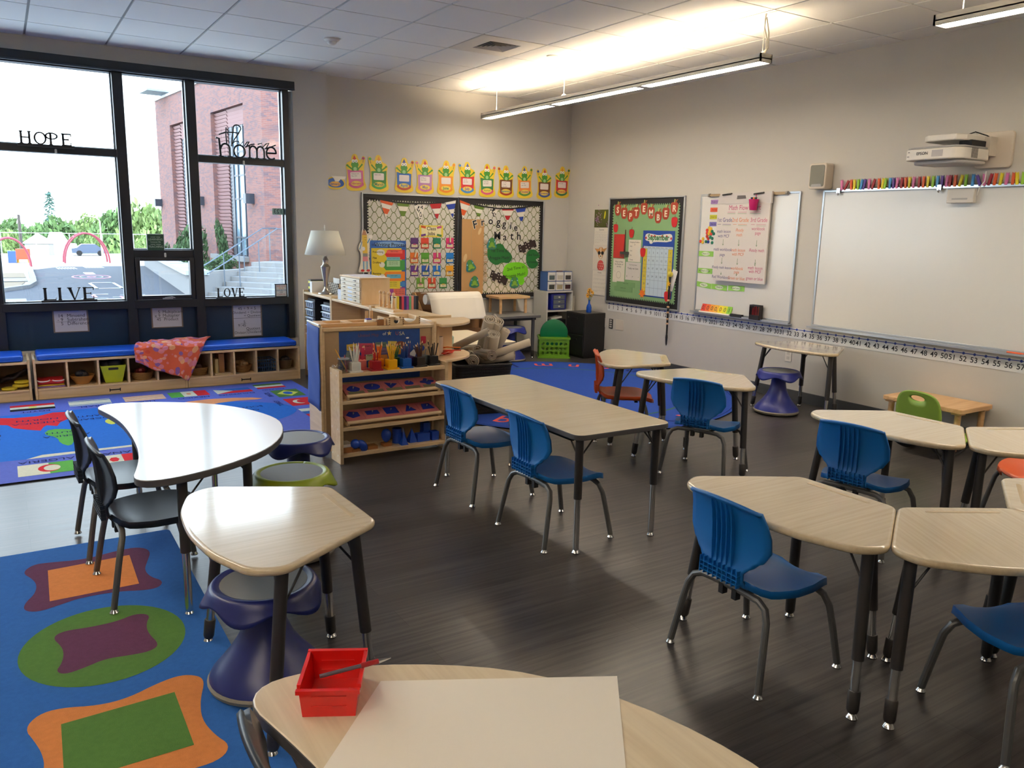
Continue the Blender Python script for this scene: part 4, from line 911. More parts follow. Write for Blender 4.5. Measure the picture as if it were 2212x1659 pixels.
t = thing('magazine_file', 'plain white magazine file beside the small drawer cabinet', 'magazine file', cloc(.90, .03, TZ), -PI / 2)
MB().add([(0, 0, 0), (.10, 0, 0), (.10, .2, 0), (0, .2, 0), (0, 0, .09), (.10, 0, .09), (.10, .2, .19), (0, .2, .19), (0, .1, .09), (.10, .1, .09)], [(0, 1, 5, 4), (1, 2, 6, 9, 5), (2, 3, 7, 6), (3, 0, 4, 8, 7), (3, 2, 1, 0)], C(206, 212, 222)).build('file_body', t, solid=.003)
# drawer cabinet
t = thing('drawer_cabinet', 'small pale six-drawer wooden cabinet with striped papers on top', 'cabinet', cloc(1.015, .01, TZ), -PI / 2); w, d, h = .47, .27, .225
MB().box(0, w, .012, d, 0, h - .01, birch).build('cabinet_body', t, bevel=.002); MB().box(-.004, w + .004, .0, d + .002, h - .01, h, birch).build('cabinet_top', t, bevel=.002)
for k in range(6):
    z = .012 + k * .0335; o = MB().box(.012, w - .012, 0, .014, z, z + .031, C(232, 216, 186, .35)).build('drawer', t, bevel=.0015)
    for x in (.11, w - .11): MB().tube([(x - .02, -.001, z + .014), (x - .016, -.009, z + .016), (x + .016, -.009, z + .016), (x + .02, -.001, z + .014)], .0035, C(92, 76, 56, .3), 8).build('pull', o)
    if k < 4: MB().box(w / 2 - .05, w / 2 + .05, -.0008, 0, z + .008, z + .023, C(226, 232, 238) if k > 1 else C(196, 206, 220)).build('label_card', o)
b = MB()
b.box(.0, w, .02, d - .01, h, h + .002, paper)
for k in range(6): b.box(.03 + k * .07, .05 + k * .07, .03, d - .03, h + .002, h + .0026, C(112, 104, 170) if k % 2 else C(170, 176, 206))
tag(b.build('striped_papers', loc=cloc(1.015, .01, TZ), rz=-PI / 2), 'violet and white striped papers on the small drawer cabinet', 'papers')
for k in range(3): tag(MB().box(0, .30, .0, .16, 0, .04, C(176, 128, 78)).build('puzzle_box', loc=cloc(1.36, .05, .441 + .0405 * k), rz=-PI / 2), ('lowest', 'middle', 'topmost')[k] + ' of three flat brown boxes stacked inside the shelf below the drawer cabinet', 'box', 'flat brown boxes in the shelf')
# peg figures and rods
b = MB().box(-.03, .36, -.03, .05, 0, .015, birch); tag(b.build('figure_stand', loc=cloc(1.76, .06, TZ), rz=-PI / 2), 'flat pale wooden stand under the four peg figures', 'stand')
for k in range(4):
    t = thing('peg_figure', ('slender wooden peg figure first from the drawer cabinet', 'second wooden peg figure from the drawer cabinet', 'third wooden peg figure from the drawer cabinet', 'wooden peg figure with a dark band, next to the coloured rods')[k], 'figure', cloc(1.79 + k * .085, .065, TZ + .0152), 0, 'wooden peg figures')
    MB().lathe([(.012, 0), (.012, .01), (.0095, .05), (.008, .085), (.0065, .102)], beech, 14).build('peg_body', t); MB().ball((0, 0, .116), .0145, .0145, .0155, beech, 14).build('peg_head', t)
    if k == 3: MB().box(-.004, .012, -.016, .016, .09, .096, C(40, 36, 70)).build('band', t)
cs = [(226, 220, 190), (224, 206, 60), (70, 36, 44), (206, 70, 96), (46, 46, 120), (140, 60, 170), (100, 180, 130), (220, 140, 130), (70, 80, 96), (30, 30, 40)]
cn = ['cream', 'yellow', 'dark maroon', 'pink', 'navy', 'violet', 'mint green', 'salmon', 'slate', 'black']
for k in range(10):
    b = MB().box(0, .02, -.002, .06, 0, .108, C(*cs[k], .35)); tag(b.build('color_book', loc=(2.66 + k * .0212 - .06, 5.87, TZ + .0005), rz=0), cn[k] + ' slim upright book in the row of coloured spines', 'book', 'coloured slim books')
# quarter-round end unit
QX, QY, QR = 2.51, 5.245, .375
t = thing('corner_shelf', 'quarter-round maple end shelf with pale top beside the canvas rolls', 'shelf', (QX, QY, 0))
def quarter(r): return [(0, 0)] + [(r * math.cos(-PI / 2 * i / 14), r * math.sin(-PI / 2 * i / 14)) for i in range(15)]
for z in (TZ, .60, .34, .08): MB().prism(quarter(QR), z - .02, z, mapleh).build('shelf_board', t, bevel=.004)
MB().box(0, QR * .72, -.016, -.001, 0, TZ - .02, birch).build('side_panel', t); MB().box(.001, .018, -QR * .8, -.016, 0, TZ - .02, birch).build('side_panel', t)
tag(MB().lathe([(.034, 0), (.034, .13), (.03, .13), (.028, .02)], C(226, 206, 186, .6), 24).build('paper_tube', loc=(2.60, 5.10, .6005)), 'pale upright tube on the middle board of the corner shelf', 'tube')
rnd = random.Random(5)
for k in range(9):
    tag(MB().box(-.06, .06, -.008, .008, 0, .006, C(206, 52, 34) if k < 7 else C(220, 120, 40)).build('felt_strip', loc=(2.66 + rnd.uniform(-.02, .05), 5.06 + rnd.uniform(-.03, .08), .6005 + .0065 * k), rz=rnd.uniform(-.6, .9)), ('red-orange felt strip in the pile on the corner shelf' if k < 7 else 'orange strip on top of the red pile on the corner shelf'), 'strip', 'felt strips on the corner shelf' if k < 7 else 'orange strips on the pile')
t = thing('candy_jar', 'small glass jar with a red ribbon low on the corner shelf', 'jar', (2.575, 5.02, .3405))
MB().lathe([(.03, 0), (.036, .01), (.036, .07), (.024, .085), (.026, .10)], glassmat('jar_glass', (214, 210, 204), .14), 20).build('glass_body', t); b = MB(); rnd = random.Random(2)
for k in range(24): b.ball((rnd.uniform(-.02, .02), rnd.uniform(-.02, .02), .01 + rnd.random() * .055), .008, .008, .007, C(*rnd.choice([(200, 60, 70), (220, 200, 200), (180, 120, 120)])), 8)
b.build('contents', t); MB().tube([(.03 * math.cos(a), .03 * math.sin(a), .083) for a in [k * PI / 8 for k in range(17)]] + [(.03, -.004, .06), (.034, -.006, .03)], .004, C(190, 30, 36), 6).build('ribbon', t)
# wicker basket of canvas rolls
KX, KY = 3.25, 5.66
t = thing('wicker_hamper', 'tall black wicker basket full of rolled canvas mats', 'basket', (KX, KY, .0098), R(-12))
dw = basketweave('dark_wicker', (26, 22, 22))
b = MB(); lo, hi = rrect(-.19, .19, -.15, .15, .03), rrect(-.235, .235, -.185, .185, .04); n = len(lo)
b.add([(x, y, .0) for x, y in lo] + [(x, y, .40) for x, y in hi], [(i, (i + 1) % n, n + (i + 1) % n, n + i) for i in range(n)] + [tuple(range(n - 1, -1, -1))], dw); b.build('basket_body', t, solid=.012)
b = MB()
for k in range(16):
    z = .02 + k * .024; s = z / .40; P = [(a[0] + (c[0] - a[0]) * s, a[1] + (c[1] - a[1]) * s, z) for a, c in zip(lo, hi)]; b.tube(P + [P[0]], .0085, dw, 5)
b.build('weave_rows', t); P = [(x, y, .405) for x, y in hi]; MB().tube(P + [P[0]], .014, dw, 8).build('basket_rim', t)
def roll(label, p0, p1, r, turns=3.2, tail=0.0, flat=1.0):
    """A rolled mat: an extruded spiral from p0 (in the basket) to the open end p1."""
    p0, p1 = Vector(p0), Vector(p1); ax = (p1 - p0); L = ax.length; q = ax.to_track_quat('Z', 'Y').to_matrix().to_4x4()
    T = Matrix.Translation(p0) @ q; n = int(turns * 22); sec = []
    for i in range(n + 1):
        a = 2 * PI * turns * i / n; rr = r * (.16 + .84 * i / n); sec.append((rr * math.cos(a), rr * math.sin(a) * flat))
    if tail: 
        for k in range(1, 6): e = sec[n]; sec.append((sec[n][0] + .004 * k, e[1] + tail * k / 5))
    b = MB(); m = len(sec); vs = []; 
    for z in (0, L * .5, L): vs += [(x, y, z + (.006 if z == L else 0) * math.sin(i * .3)) for i, (x, y) in enumerate(sec)]
    b.add(vs, [(k * m + i, k * m + i + 1, (k + 1) * m + i + 1, (k + 1) * m + i) for k in range(2) for i in range(m - 1)], canvas, True, T)
    tag(b.build('canvas_roll', solid=r * .13), label, 'mat', 'rolled canvas mats')
roll('canvas roll hanging lowest over the near rim, spiral end facing the room', (3.27, 5.86, .44), (3.115, 5.50, .455), .05, 3.4, .05)
roll('canvas roll in the middle near the rim with a tight spiral end', (3.34, 5.86, .46), (3.27, 5.47, .495), .044, 3.4, -.05)
roll('flattened canvas roll lying loose above the lowest roll', (3.22, 5.85, .50), (3.165, 5.52, .555), .04, 1.6, .03, .6)
roll('thick canvas roll standing upright at the centre of the basket', (3.36, 5.68, .40), (3.335, 5.56, .655), .062, 3.6, .03)
roll('slim canvas roll with an open tube end, rising from the pale green roll', (3.08, 5.75, .54), (3.265, 5.52, .69), .032, 1.7)
roll('canvas roll topmost in the basket with a loose spiral', (3.38, 5.80, .50), (3.365, 5.66, .765), .06, 2.8, -.06)
roll('canvas roll at the back with a wide looped end', (3.44, 5.80, .50), (3.45, 5.68, .745), .055, 2.2, .06)
roll('small canvas roll poking up beside the topmost rolls', (3.43, 5.72, .46), (3.50, 5.63, .675), .04, 3.0)
roll('long canvas roll jutting far out over the round rug', (3.28, 5.62, .45), (3.655, 5.50, .575), .038, 2.6)
roll('canvas roll with stitching under the long jutting one', (3.28, 5.70, .42), (3.52, 5.52, .47), .045, 2.6, .03)
tag(MB().lathe([(.055, 0), (.056, .01), (.056, .20), (.05, .205), (.045, .19)], C(176, 196, 176, .7), 24).build('green_roll', loc=(3.09, 5.90, .405)), 'pale green paper roll standing behind the canvas rolls', 'roll')
# cream table behind the rolls
t = thing('cream_table', 'low cream-topped table behind the canvas rolls', 'table', (3.56, 6.35, .0098))
MB().prism(roundpoly(rect(-.28, .28, -.36, .55), .03), .475, .50, C(170, 160, 140), top=C(222, 206, 176, .35)).build('tabletop', t, bevel=.003)
for x in (-.23, .23):
    for y in (-.3, .5): MB().tube([(x, y, 0), (x, y, .475)], .018, greymetal, 12).build('leg', t)
# cardboard paper rack
PX_, PY_ = 3.86, 7.22
t = thing('paper_rack', 'brown cardboard rack with stepped slots in front of the frog board', 'rack', (PX_, PY_, 0))
kraft = C(168, 126, 76, .8)
side = [(-.30, 0), (.30, 0), (.30, .84), (.24, .84), (-.30, .30)]
for x in (-.33, .318): MB().prism(side, x, x + .012, kraft, T=Matrix(((0, 0, 1, 0), (1, 0, 0, 0), (0, 1, 0, 0), (0, 0, 0, 1)))).build('side_panel', t)
for k in range(6):
    y = -.28 + k * .10; z = .30 + k * .095; MB().box(-.318, .318, y, y + .008, z - .22, z, cardboard).build('divider_panel', t); 
    if k < 5: MB().box(-.318, .318, y + .008, y + .10, z - .10, z - .095, C(92, 64, 40, .8)).build('slot_floor', t)
MB().box(-.318, .318, .29, .30, 0, .84, cardboard).build('back_panel', t)
def sheet(u, v):
    s = v * .52
    if s < .12: y, z = .10 - s, .865 + .012 * math.sin(PI * s / .24)
    elif s < .24: a = (s - .12) / .12 * PI / 2.3; y, z = -.02 - .085 * math.sin(a), .877 - .085 * (1 - math.cos(a))
    else: y, z = -.105 - (s - .24) * .30, .825 - (s - .24) * .74
    return (-.30 + .6 * u, y, z - .0)
t = thing('drawing_paper', 'large sheet of white drawing paper curling over the cardboard rack', 'paper', (PX_ - .03, PY_, -.02))
MB().surf(sheet, 6, 26, cream).build('paper_sheet', t, solid=.004); tag(MB().tube([(-.30, 0, 0), (.30, 0, 0)], .05, paper, 20).build('paper_roll', loc=(PX_ - .03, PY_ + .0, .79)), 'roll of white paper under the curling sheet on the rack', 'roll')
# grey table at the back wall
t = thing('grey_table', 'grey rectangular table at the back wall carrying a small wooden table', 'table', (4.97, 8.03, 0))
gt = C(126, 126, 124, .4)
MB().prism(roundpoly(rect(-.36, .36, -.26, .26), .05), .482, .512, C(92, 92, 94), top=gt).build('tabletop', t, bevel=.003)
for fx, fy in ((-.28, -.2), (.27, -.2), (-.28, .2), (.28, .2)): table_leg(t, (fx, fy), (fx, fy), .482, .02, .09, True, greymetal)
MB().box(-.31, .31, .18, .2, .43, .482, blackmetal).build('apron', t); MB().box(-.31, .31, -.2, -.18, .45, .482, blackmetal).build('apron', t)
t = thing('small_wooden_table', 'small pale wooden table standing on top of the grey table', 'table', (5.09, 8.16, .5125), R(0))
MB().prism(roundpoly(rect(-.22, .22, -.16, .16), .02), .175, .205, beech).build('tabletop', t, bevel=.003)
for x in (-.175, .175):
    for y in (-.12, .12): MB().tube([(x, y, 0), (x, y, .175)], .017, beech, 14).build('leg', t)
# white cube shelf with drawer units
t = thing('cube_shelf', 'narrow white cube shelf in the far corner under small drawers', 'shelf', (5.56, 8.02, 0)); w, d = .39, .29
wp = C(206, 204, 196, .4)
for x in (0, w - .018): MB().box(x, x + .018, 0, d, 0, .765, wp).build('side_panel', t)
for z in (.018, .29, .53, .765): MB().box(.018, w - .018, 0, d, z - .018, z, wp).build('shelf_board', t)
MB().box(.018, w - .018, d - .006, d, 0, .75, C(60, 58, 58)).build('back_panel', t)
t = thing('drawer_box', 'royal blue three-drawer box inside the white cube shelf', 'drawer box', (5.755, 8.04, .531)); rbm = C(24, 34, 130, .3)
MB().box(-.115, .115, 0, .22, 0, .20, rbm).build('box_body', t, bevel=.012, seg=3)
for k in range(3): o = MB().box(-.085, .085, -.006, .004, .02 + k * .056, .068 + k * .056, C(92, 100, 110, .2)).build('drawer', t, bevel=.002); MB().ball((0, -.008, .045 + k * .056), .016, .008, .011, C(206, 204, 196, .3), 12).build('knob', o)
tag(MB().box(-.12, .12, 0, .22, 0, .12, black).build('black_crate', loc=(5.755, 8.05, .2905)), 'plain black box on the middle board of the white cube shelf', 'box')
tag(MB().box(-.09, .07, 0, .12, 0, .022, paper, T=Matrix.Rotation(R(-8), 4, 'Y')).build('white_folder', loc=(5.755, 8.06, .42)), 'white folder lying on the black box in the cube shelf', 'folder')
t = thing('drawer_organizer', 'desktop organizer of six clear drawers on the white cube shelf', 'organizer', (5.765, 8.05, .7655)); om = C(60, 92, 160, .4)
f = MB(); W2, H2 = .185, .235
for z in (0, H2 / 2 - .003, H2 - .006): f.box(-W2, W2, 0, .16, z, z + .006, om)
for k in range(4): x = -W2 + k * (2 * W2 - .006) / 3; f.box(x, x + .006, 0, .16, 0, H2, om)
f.box(-W2, W2, .155, .16, 0, H2, C(90, 92, 96)); f.build('organizer_frame', t)
for r_ in range(2):
    for k in range(3):
        x0 = -W2 + .008 + k * .1213; z0 = .008 + r_ * .1145; c = [(70, 76, 78), (186, 182, 168), (56, 50, 50), (66, 70, 66), (170, 160, 130), (50, 30, 30)][r_ * 3 + k] if False else [(66, 70, 66), (170, 160, 130), (60, 30, 34), (86, 100, 104), (200, 196, 184), (60, 58, 58)][r_ * 3 + k]
        o = MB().box(x0, x0 + .111, -.006, .004, z0, z0 + .105, C(224, 222, 216, .3)).build('drawer', t, bevel=.002)
        MB().box(x0 + .016, x0 + .095, -.0075, -.006, z0 + .014, z0 + .065, C(*c, .25)).build('drawer_window', o); MB().box(x0 + .012, x0 + .099, -.016, -.004, z0 + .074, z0 + .086, C(232, 230, 226, .3)).build('drawer_lip', o)
MB().box(-.04, .04, .0, .02, H2, H2 + .01, C(120, 90, 84)).build('handle', t)
tag(MB().box(0, .02, 0, .24, 0, .52, C(150, 170, 50)).build('green_folder', loc=(5.952, 8.06, .0)), 'tall lime folder slotted beside the white cube shelf', 'folder')
tag(MB().box(0, .028, 0, .24, 0, .70, C(206, 198, 180)).build('cream_folder', loc=(5.975, 8.05, .0)), 'tall cream binder slotted between cube shelf and wall', 'binder')
# black cabinet
t = thing('black_cabinet', 'low black two-drawer cabinet in the corner with a blue vase', 'cabinet', (5.915, 7.69, 0)); bk = C(26, 26, 28, .35)
MB().box(-.155, .155, -.18, .19, .0, .535, bk).build('cabinet_body', t, bevel=.004)
for z0, z1 in ((.03, .27), (.28, .52)): o = MB().box(-.166, -.155, -.165, .175, z0, z1, bk).build('drawer', t, bevel=.003); MB().box(-.172, -.166, -.05, .05, z1 - .06, z1 - .045, black).build('handle', o)
MB().lathe([(.008, 0), (.008, .004)], nickel, 12, T=Matrix.Translation((-.1665, .13, .47)) @ Matrix.Rotation(-PI / 2, 4, 'Y')).build('lock', t)
t = thing('flower_vase', 'cobalt blue glass bottle vase on the black cabinet', 'vase', (5.90, 7.62, .5355))
MB().lathe([(.028, 0), (.032, .01), (.032, .06), (.026, .085), (.012, .11), (.011, .145), (.015, .15)], C(16, 70, 170, .12), 22).build('vase_body', t)
for k in range(7):
    a = k * 2.4; q = .012 + .03 * (k % 3) / 2; x, y, z = q * math.cos(a), q * math.sin(a), .20 + .022 * (k % 4); t = thing('yellow_flower', 'yellow silk daisy in the cobalt vase', 'flower', (5.90 + x, 7.62 + y, .5355 + z), a, 'yellow flowers in the blue vase')
    b = MB()
    for j in range(9): b.add([(0, 0, 0), (.018 * math.cos(j * .7 - .3), .018 * math.sin(j * .7 - .3), .006), (.032 * math.cos(j * .7), .032 * math.sin(j * .7), .002), (.018 * math.cos(j * .7 + .3), .018 * math.sin(j * .7 + .3), .006)], [(0, 1, 2, 3)], C(236, 176, 20, .7), T=Matrix.Rotation(R(45 + 12 * k), 4, 'Y'))
    b.build('petals', t); MB().ball((0, 0, .004), .008, .008, .006, C(90, 56, 20), 8).build('flower_centre', t); MB().tube([(0, 0, 0), tuple(Matrix.Rotation(-a, 3, 'Z') @ Vector((-x * .8, -y * .8, -z + .13)))], .002, C(60, 90, 40), 5).build('stem', t)
# green crate with a disc
t = thing('plastic_crate', 'bright green perforated plastic crate on the floor in the corner', 'crate', (5.515, 7.79, 0), R(-30)); gc = C(96, 146, 28, .4)
b = MB(); W2, D2, H2 = .18, .12, .255
def holed(T, w):
    nx, nz = 6, 3; st = 2 * (w - .02) / nx; n = 16
    b.box(-w, w, 0, .005, 0, .035, gc, T=T); b.box(-w, w, 0, .005, .2, H2, gc, T=T); b.box(-w, -w + .02, 0, .005, .035, .2, gc, T=T); b.box(w - .02, w, 0, .005, .035, .2, gc, T=T)
    for i in range(nx):
        for k in range(nz):
            cx = -w + .02 + st * (i + .5); cz = .035 + .055 * (k + .5); hx, hz = st / 2, .0275; vs = []
            for j in range(n):
                a = 2 * PI * j / n; vs.append((cx + .019 * math.cos(a), 0, cz + .019 * math.sin(a)))
            for j in range(n):
                a = 2 * PI * j / n; m_ = max(abs(math.cos(a)) / hx, abs(math.sin(a)) / hz); vs.append((cx + math.cos(a) / m_, 0, cz + math.sin(a) / m_))
            b.add(vs, [(j, (j + 1) % n, n + (j + 1) % n, n + j) for j in range(n)], gc, T=T); b.add([(x, .005, z) for x, y, z in vs], [(j, (j + 1) % n, n + (j + 1) % n, n + j) for j in range(n)], gc, T=T)
holed(Matrix.Translation((0, -D2, 0)), W2); holed(Matrix.Translation((0, D2, 0)) @ Matrix.Rotation(PI, 4, 'Z'), W2); holed(Matrix.Translation((W2, 0, 0)) @ Matrix.Rotation(PI / 2, 4, 'Z'), D2); holed(Matrix.Translation((-W2, 0, 0)) @ Matrix.Rotation(-PI / 2, 4, 'Z'), D2)
b.box(-W2, W2, -D2, D2, 0.006, .012, gc); b.build('crate_body', t)
b = MB()
for z0, z1, e in ((0, .018, .012), (.225, .25, .01)):
    for a in ((-W2 - e, W2 + e, -D2 - e, -D2), (-W2 - e, W2 + e, D2, D2 + e), (-W2 - e, -W2, -D2, D2), (W2, W2 + e, -D2, D2)): b.box(a[0], a[1], a[2], a[3], z0, z1, gc)
b.build('crate_rims', t)
tag(MB().lathe([(.001, 0), (.155, 0), (.165, .006), (.168, .018), (.165, .03), (.155, .034), (.001, .034)], C(10, 104, 62, .3), 48, T=Matrix.Rotation(PI / 2, 4, 'X')).build('green_cushion_disc', loc=(5.53, 7.81, .285), rz=R(-30)), 'round green vinyl disc cushion standing in the green crate', 'cushion')
# red bin, pen and paper on the nearest table
zt_ = .5825
t = thing('stacking_bin', 'small red open-front plastic bin on the nearest oak table', 'bin', (.484, 1.397, zt_), R(-28)); rm = mat('red_bin', (206, 26, 22), .28, coat=.2)
b = MB(); w, d, h = .055, .065, .064
b.add([(-w + .006, -d, 0), (w - .006, -d, 0), (w - .006, d, 0), (-w + .006, d, 0), (-w, -d, .056), (w, -d, .056), (w, d, h), (-w, d, h)], [(0, 1, 5, 4), (1, 2, 6, 5), (2, 3, 7, 6), (3, 0, 4, 7), (3, 2, 1, 0)], rm); b.build('bin_body', t, solid=.0028)
b = MB(); b.box(-w - .005, w + .005, d - .003, d + .006, h - .008, h, rm); b.box(-w - .005, -w + .002, -d * .9, d, .054, .062, rm); b.box(w - .002, w + .005, -d * .9, d, .054, .062, rm); b.box(-w - .006, w + .004, -d - .006, -d + .003, .048, .056, rm)
for z in (.02, .04): b.box(-w * .6, w * .6, d - .004, d - .002, z, z + .003, rm); b.box(-w * .6, w * .6, -d - .003, -d - .001, z, z + .002, rm)
b.build('bin_rim', t)
t = thing('ballpoint_pen', 'dark red click pen lying across the rim of the red bin', 'pen', (.50, 1.372, zt_ + .068), R(-10))
MB().tube([(-.05, 0, -.006), (.03, 0, .0005)], .004, C(92, 86, 96, .3), 10).build('pen_barrel', t); MB().tube([(.03, 0, .0005), (.065, 0, .0035)], .0052, C(146, 20, 26, .35), 10).build('pen_grip', t); MB().tube([(.065, 0, .0035), (.078, 0, .0045), (.09, 0, .0055)], [.0048, .003, .0008], chrome, 10).build('pen_tip', t)
tag(MB().tube([(-.045, 0, 0), (.045, 0, 0)], .004, C(196, 110, 60, .4), 8).build('crayon', loc=(.47, 1.39, zt_ + .011), rz=R(-4)), 'orange-brown crayon lying inside the red bin', 'crayon')
tag(MB().prism([(.585, 1.40), (1.019, 1.17), (.70, .74), (.42, .92), (.385, 1.19)], zt_, zt_ + .0012, C(238, 230, 216, .7)).build('paper_sheet'), 'large blank sheet of cream paper on the nearest oak table', 'paper')
# ------------------------------------------------------------------ back wall: pin board
def scallop(x0, x1, z0, z1, amp=.011, step=.03):
    """Outline of a rectangle with a wavy edge."""
    P = []
    def side(ax, az, bx, bz, nx, nz):
        L = math.hypot(bx - ax, bz - az); n = max(2, int(L / step)) * 6
        for i in range(n): s = i / n; o = amp * math.sin(2 * PI * s * n / 6); P.append((ax + (bx - ax) * s + nx * o, az + (bz - az) * s + nz * o))
    side(x0, z0, x1, z0, 0, 1); side(x1, z0, x1, z1, 1, 0); side(x1, z1, x0, z1, 0, 1); side(x0, z1, x0, z0, 1, 0)
    return P
def trellis_material():
    m = bpy.data.materials.new('trellis_paper'); m.use_nodes = True; nt = m.node_tree; b = nt.nodes['Principled BSDF']; L = nt.links
    tc = nt.nodes.new('ShaderNodeTexCoord'); sx = nt.nodes.new('ShaderNodeSeparateXYZ'); L.new(tc.outputs['Object'], sx.inputs['Vector'])
    def M(op, a, c=None):
        n = nt.nodes.new('ShaderNodeMath'); n.operation = op
        for i, q in enumerate((a, c)):
            if q is None: continue
            if isinstance(q, (int, float)): n.inputs[i].default_value = q
            else: L.new(q, n.inputs[i])
        return n.outputs[0]
    # two families of wavy diagonal lines
    u = M('MULTIPLY', sx.outputs['X'], 1 / .112); v = M('MULTIPLY', sx.outputs['Z'], 1 / .112)
    out = None
    for s in (1, -1):
        d = M('ADD', u, M('MULTIPLY', v, s)); e = M('SUBTRACT', u, M('MULTIPLY', v, s))
        w = M('MULTIPLY', M('SINE', M('MULTIPLY', e, 2 * PI)), .075)
        k = M('ABSOLUTE', M('SUBTRACT', M('FRACT', M('ADD', d, w)), .5)); q = M('LESS_THAN', k, .047)
        out = q if out is None else M('MAXIMUM', out, q)
    mx = nt.nodes.new('ShaderNodeMix'); mx.data_type = 'RGBA'; mx.inputs[6].default_value = rgb((204, 200, 188)); mx.inputs[7].default_value = rgb((96, 106, 42)); L.new(out, mx.inputs[0]); L.new(mx.outputs[2], b.inputs['Base Color']); b.inputs['Roughness'].default_value = .6
    return m
trel = trellis_material(); blackpaper = C(24, 22, 24, .65)
def pinboard(label, x0, x1, z0, z1):
    t = onback('bulletin_board', label, 'bulletin board', (x0 + x1) / 2, (z0 + z1) / 2, 0, 'trellis bulletin boards'); w, h = (x1 - x0) / 2, (z1 - z0) / 2
    f = MB()
    for a in ((-w - .016, -w, -h - .016, h + .016), (w, w + .016, -h - .016, h + .016), (-w, w, h, h + .016), (-w, w, -h - .016, -h)): f.box(a[0], a[1], -.022, 0, a[2], a[3], alum)
    f.build('board_frame', t, bevel=.003)
    MB().box(-w, w, -.013, 0, -h, h, blackpaper).build('border_paper', t); MB().plate(scallop(-w + .055, w - .05, -h + .06, h - .065), -.0132, -.015, trel).build('pattern_paper', t)
    return t
pinboard('trellis-patterned bulletin board with the coloured class job cards', 3.33, 4.487, .678, 1.835)
pinboard('trellis-patterned bulletin board with lily pads and frog lettering', 4.503, 5.675, .678, 1.835)
D0 = .0155
def cardb(name, label, cat, x, z, group=None, d=D0): return onback(name, label, cat, x, z, d, group)
# bunting
def pennant(label, x0, z0, x1, z1, tx, tz, c, pattern=False):
    cx = (x0 + x1) / 2; cz = (z0 + z1) / 2; t = cardb('pennant', label, 'pennant', cx, cz, 'bunting pennants on the boards', D0 + .004)
    A, B, T = Vector((x0 - cx, z0 - cz)), Vector((x1 - cx, z1 - cz)), Vector((tx - cx, tz - cz)); b = MB(); wh = C(226, 220, 206)
    b.plate([tuple(A), tuple(T), tuple(B)], 0, -.0015, wh); b.build('pennant_flag', t)
    g = MB(); L = lambda P, k: tuple(P + (T - P) * k)
    if pattern:
        rnd = random.Random(int(x0 * 10))
        for k in range(22):
            s = rnd.random() * .85; q = A.lerp(T, s).lerp(B.lerp(T, s), .12 + .76 * rnd.random()); g.flat(ell(q.x, q.y, .007 * (1.2 - s * .6), .009 * (1.2 - s * .6), 8), -.002, ink)
        q = A.lerp(T, .6).lerp(B.lerp(T, .6), .6); g.flat(ell(q.x, q.y, .014, .024, 12), -.0021, ink); g.flat(ell(q.x, q.y, .008, .017, 12), -.0022, wh)
    else:
        for a, e in c[1]: g.flat([L(A, a), L(A, e), L(B, e), L(B, a)], -.002, C(*c[0], .6))
    g.build('flag_stripes', t)
O_, G_, R_, B_ = (204, 84, 30), (92, 120, 36), (170, 26, 34), (24, 56, 150)
st1 = [(0, .2), (.42, .68)]
for lab, a in (('left trellis board, first', (3.519, 1.786, 3.680, 1.751, 3.574, 1.589)),): pass
PN = [('orange striped pennant at the start of the class jobs board', 3.519, 1.786, 3.680, 1.751, 3.585, 1.589, (O_, [(0, .18), (.44, .76)])),
      ('green striped pennant on the class jobs board', 3.716, 1.759, 3.878, 1.753, 3.792, 1.567, (G_, [(0, .2), (.46, .76)])),
      ('black and white speckled pennant on the class jobs board', 3.917, 1.752, 4.075, 1.757, 4.005, 1.554, None),
      ('dark red striped pennant on the class jobs board', 4.115, 1.766, 4.277, 1.779, 4.22, 1.581, (R_, [(0, .34), (.64, .92)])),
      ('blue striped pennant at the end of the class jobs board', 4.307, 1.791, 4.459, 1.814, 4.419, 1.611, (B_, [(.2, .5), (.75, .98)])),
      ('orange striped pennant at the start of the lily pad board', 4.505, 1.815, 4.645, 1.777, 4.545, 1.599, (O_, [(0, .14), (.46, .78)])),
      ('green striped pennant on the lily pad board', 4.687, 1.768, 4.835, 1.747, 4.759, 1.604, (G_, [(0, .25), (.55, .8)])),
      ('black and white patterned pennant over the frog lettering', 4.887, 1.734, 5.032, 1.731, 4.97, 1.617, None),
      ('dark red striped pennant over the frog lettering', 5.073, 1.732, 5.245, 1.737, 5.158, 1.576, (R_, [(0, .12), (.5, .82)])),
      ('blue striped pennant at the end of the lily pad board', 5.263, 1.745, 5.419, 1.765, 5.36, 1.566, (B_, [(0, .28), (.58, .84)]))]
for q in PN: pennant(q[0], *q[1:7], q[7], q[7] is None)
for lab, P in (('black ribbon swagging over the class jobs board pennants', [(3.34, 1.822), (3.52, 1.795), (3.72, 1.768), (3.91, 1.762), (4.1, 1.768), (4.28, 1.788), (4.485, 1.83)]), ('black ribbon swagging over the lily pad board pennants', [(4.505, 1.83), (4.66, 1.785), (4.84, 1.757), (5.01, 1.742), (5.2, 1.746), (5.42, 1.772), (5.665, 1.828)])):
    b = MB(); n = len(P); P2 = P + [(x, z - .016) for x, z in P[::-1]]; b.plate([(x - P[0][0], z - P[0][1]) for x, z in P2], 0, -.002, blackpaper)
    tag(b.build('bunting_ribbon', loc=(P[0][0], YB - D0 - .007, P[0][1])), lab, 'ribbon', 'bunting ribbons')
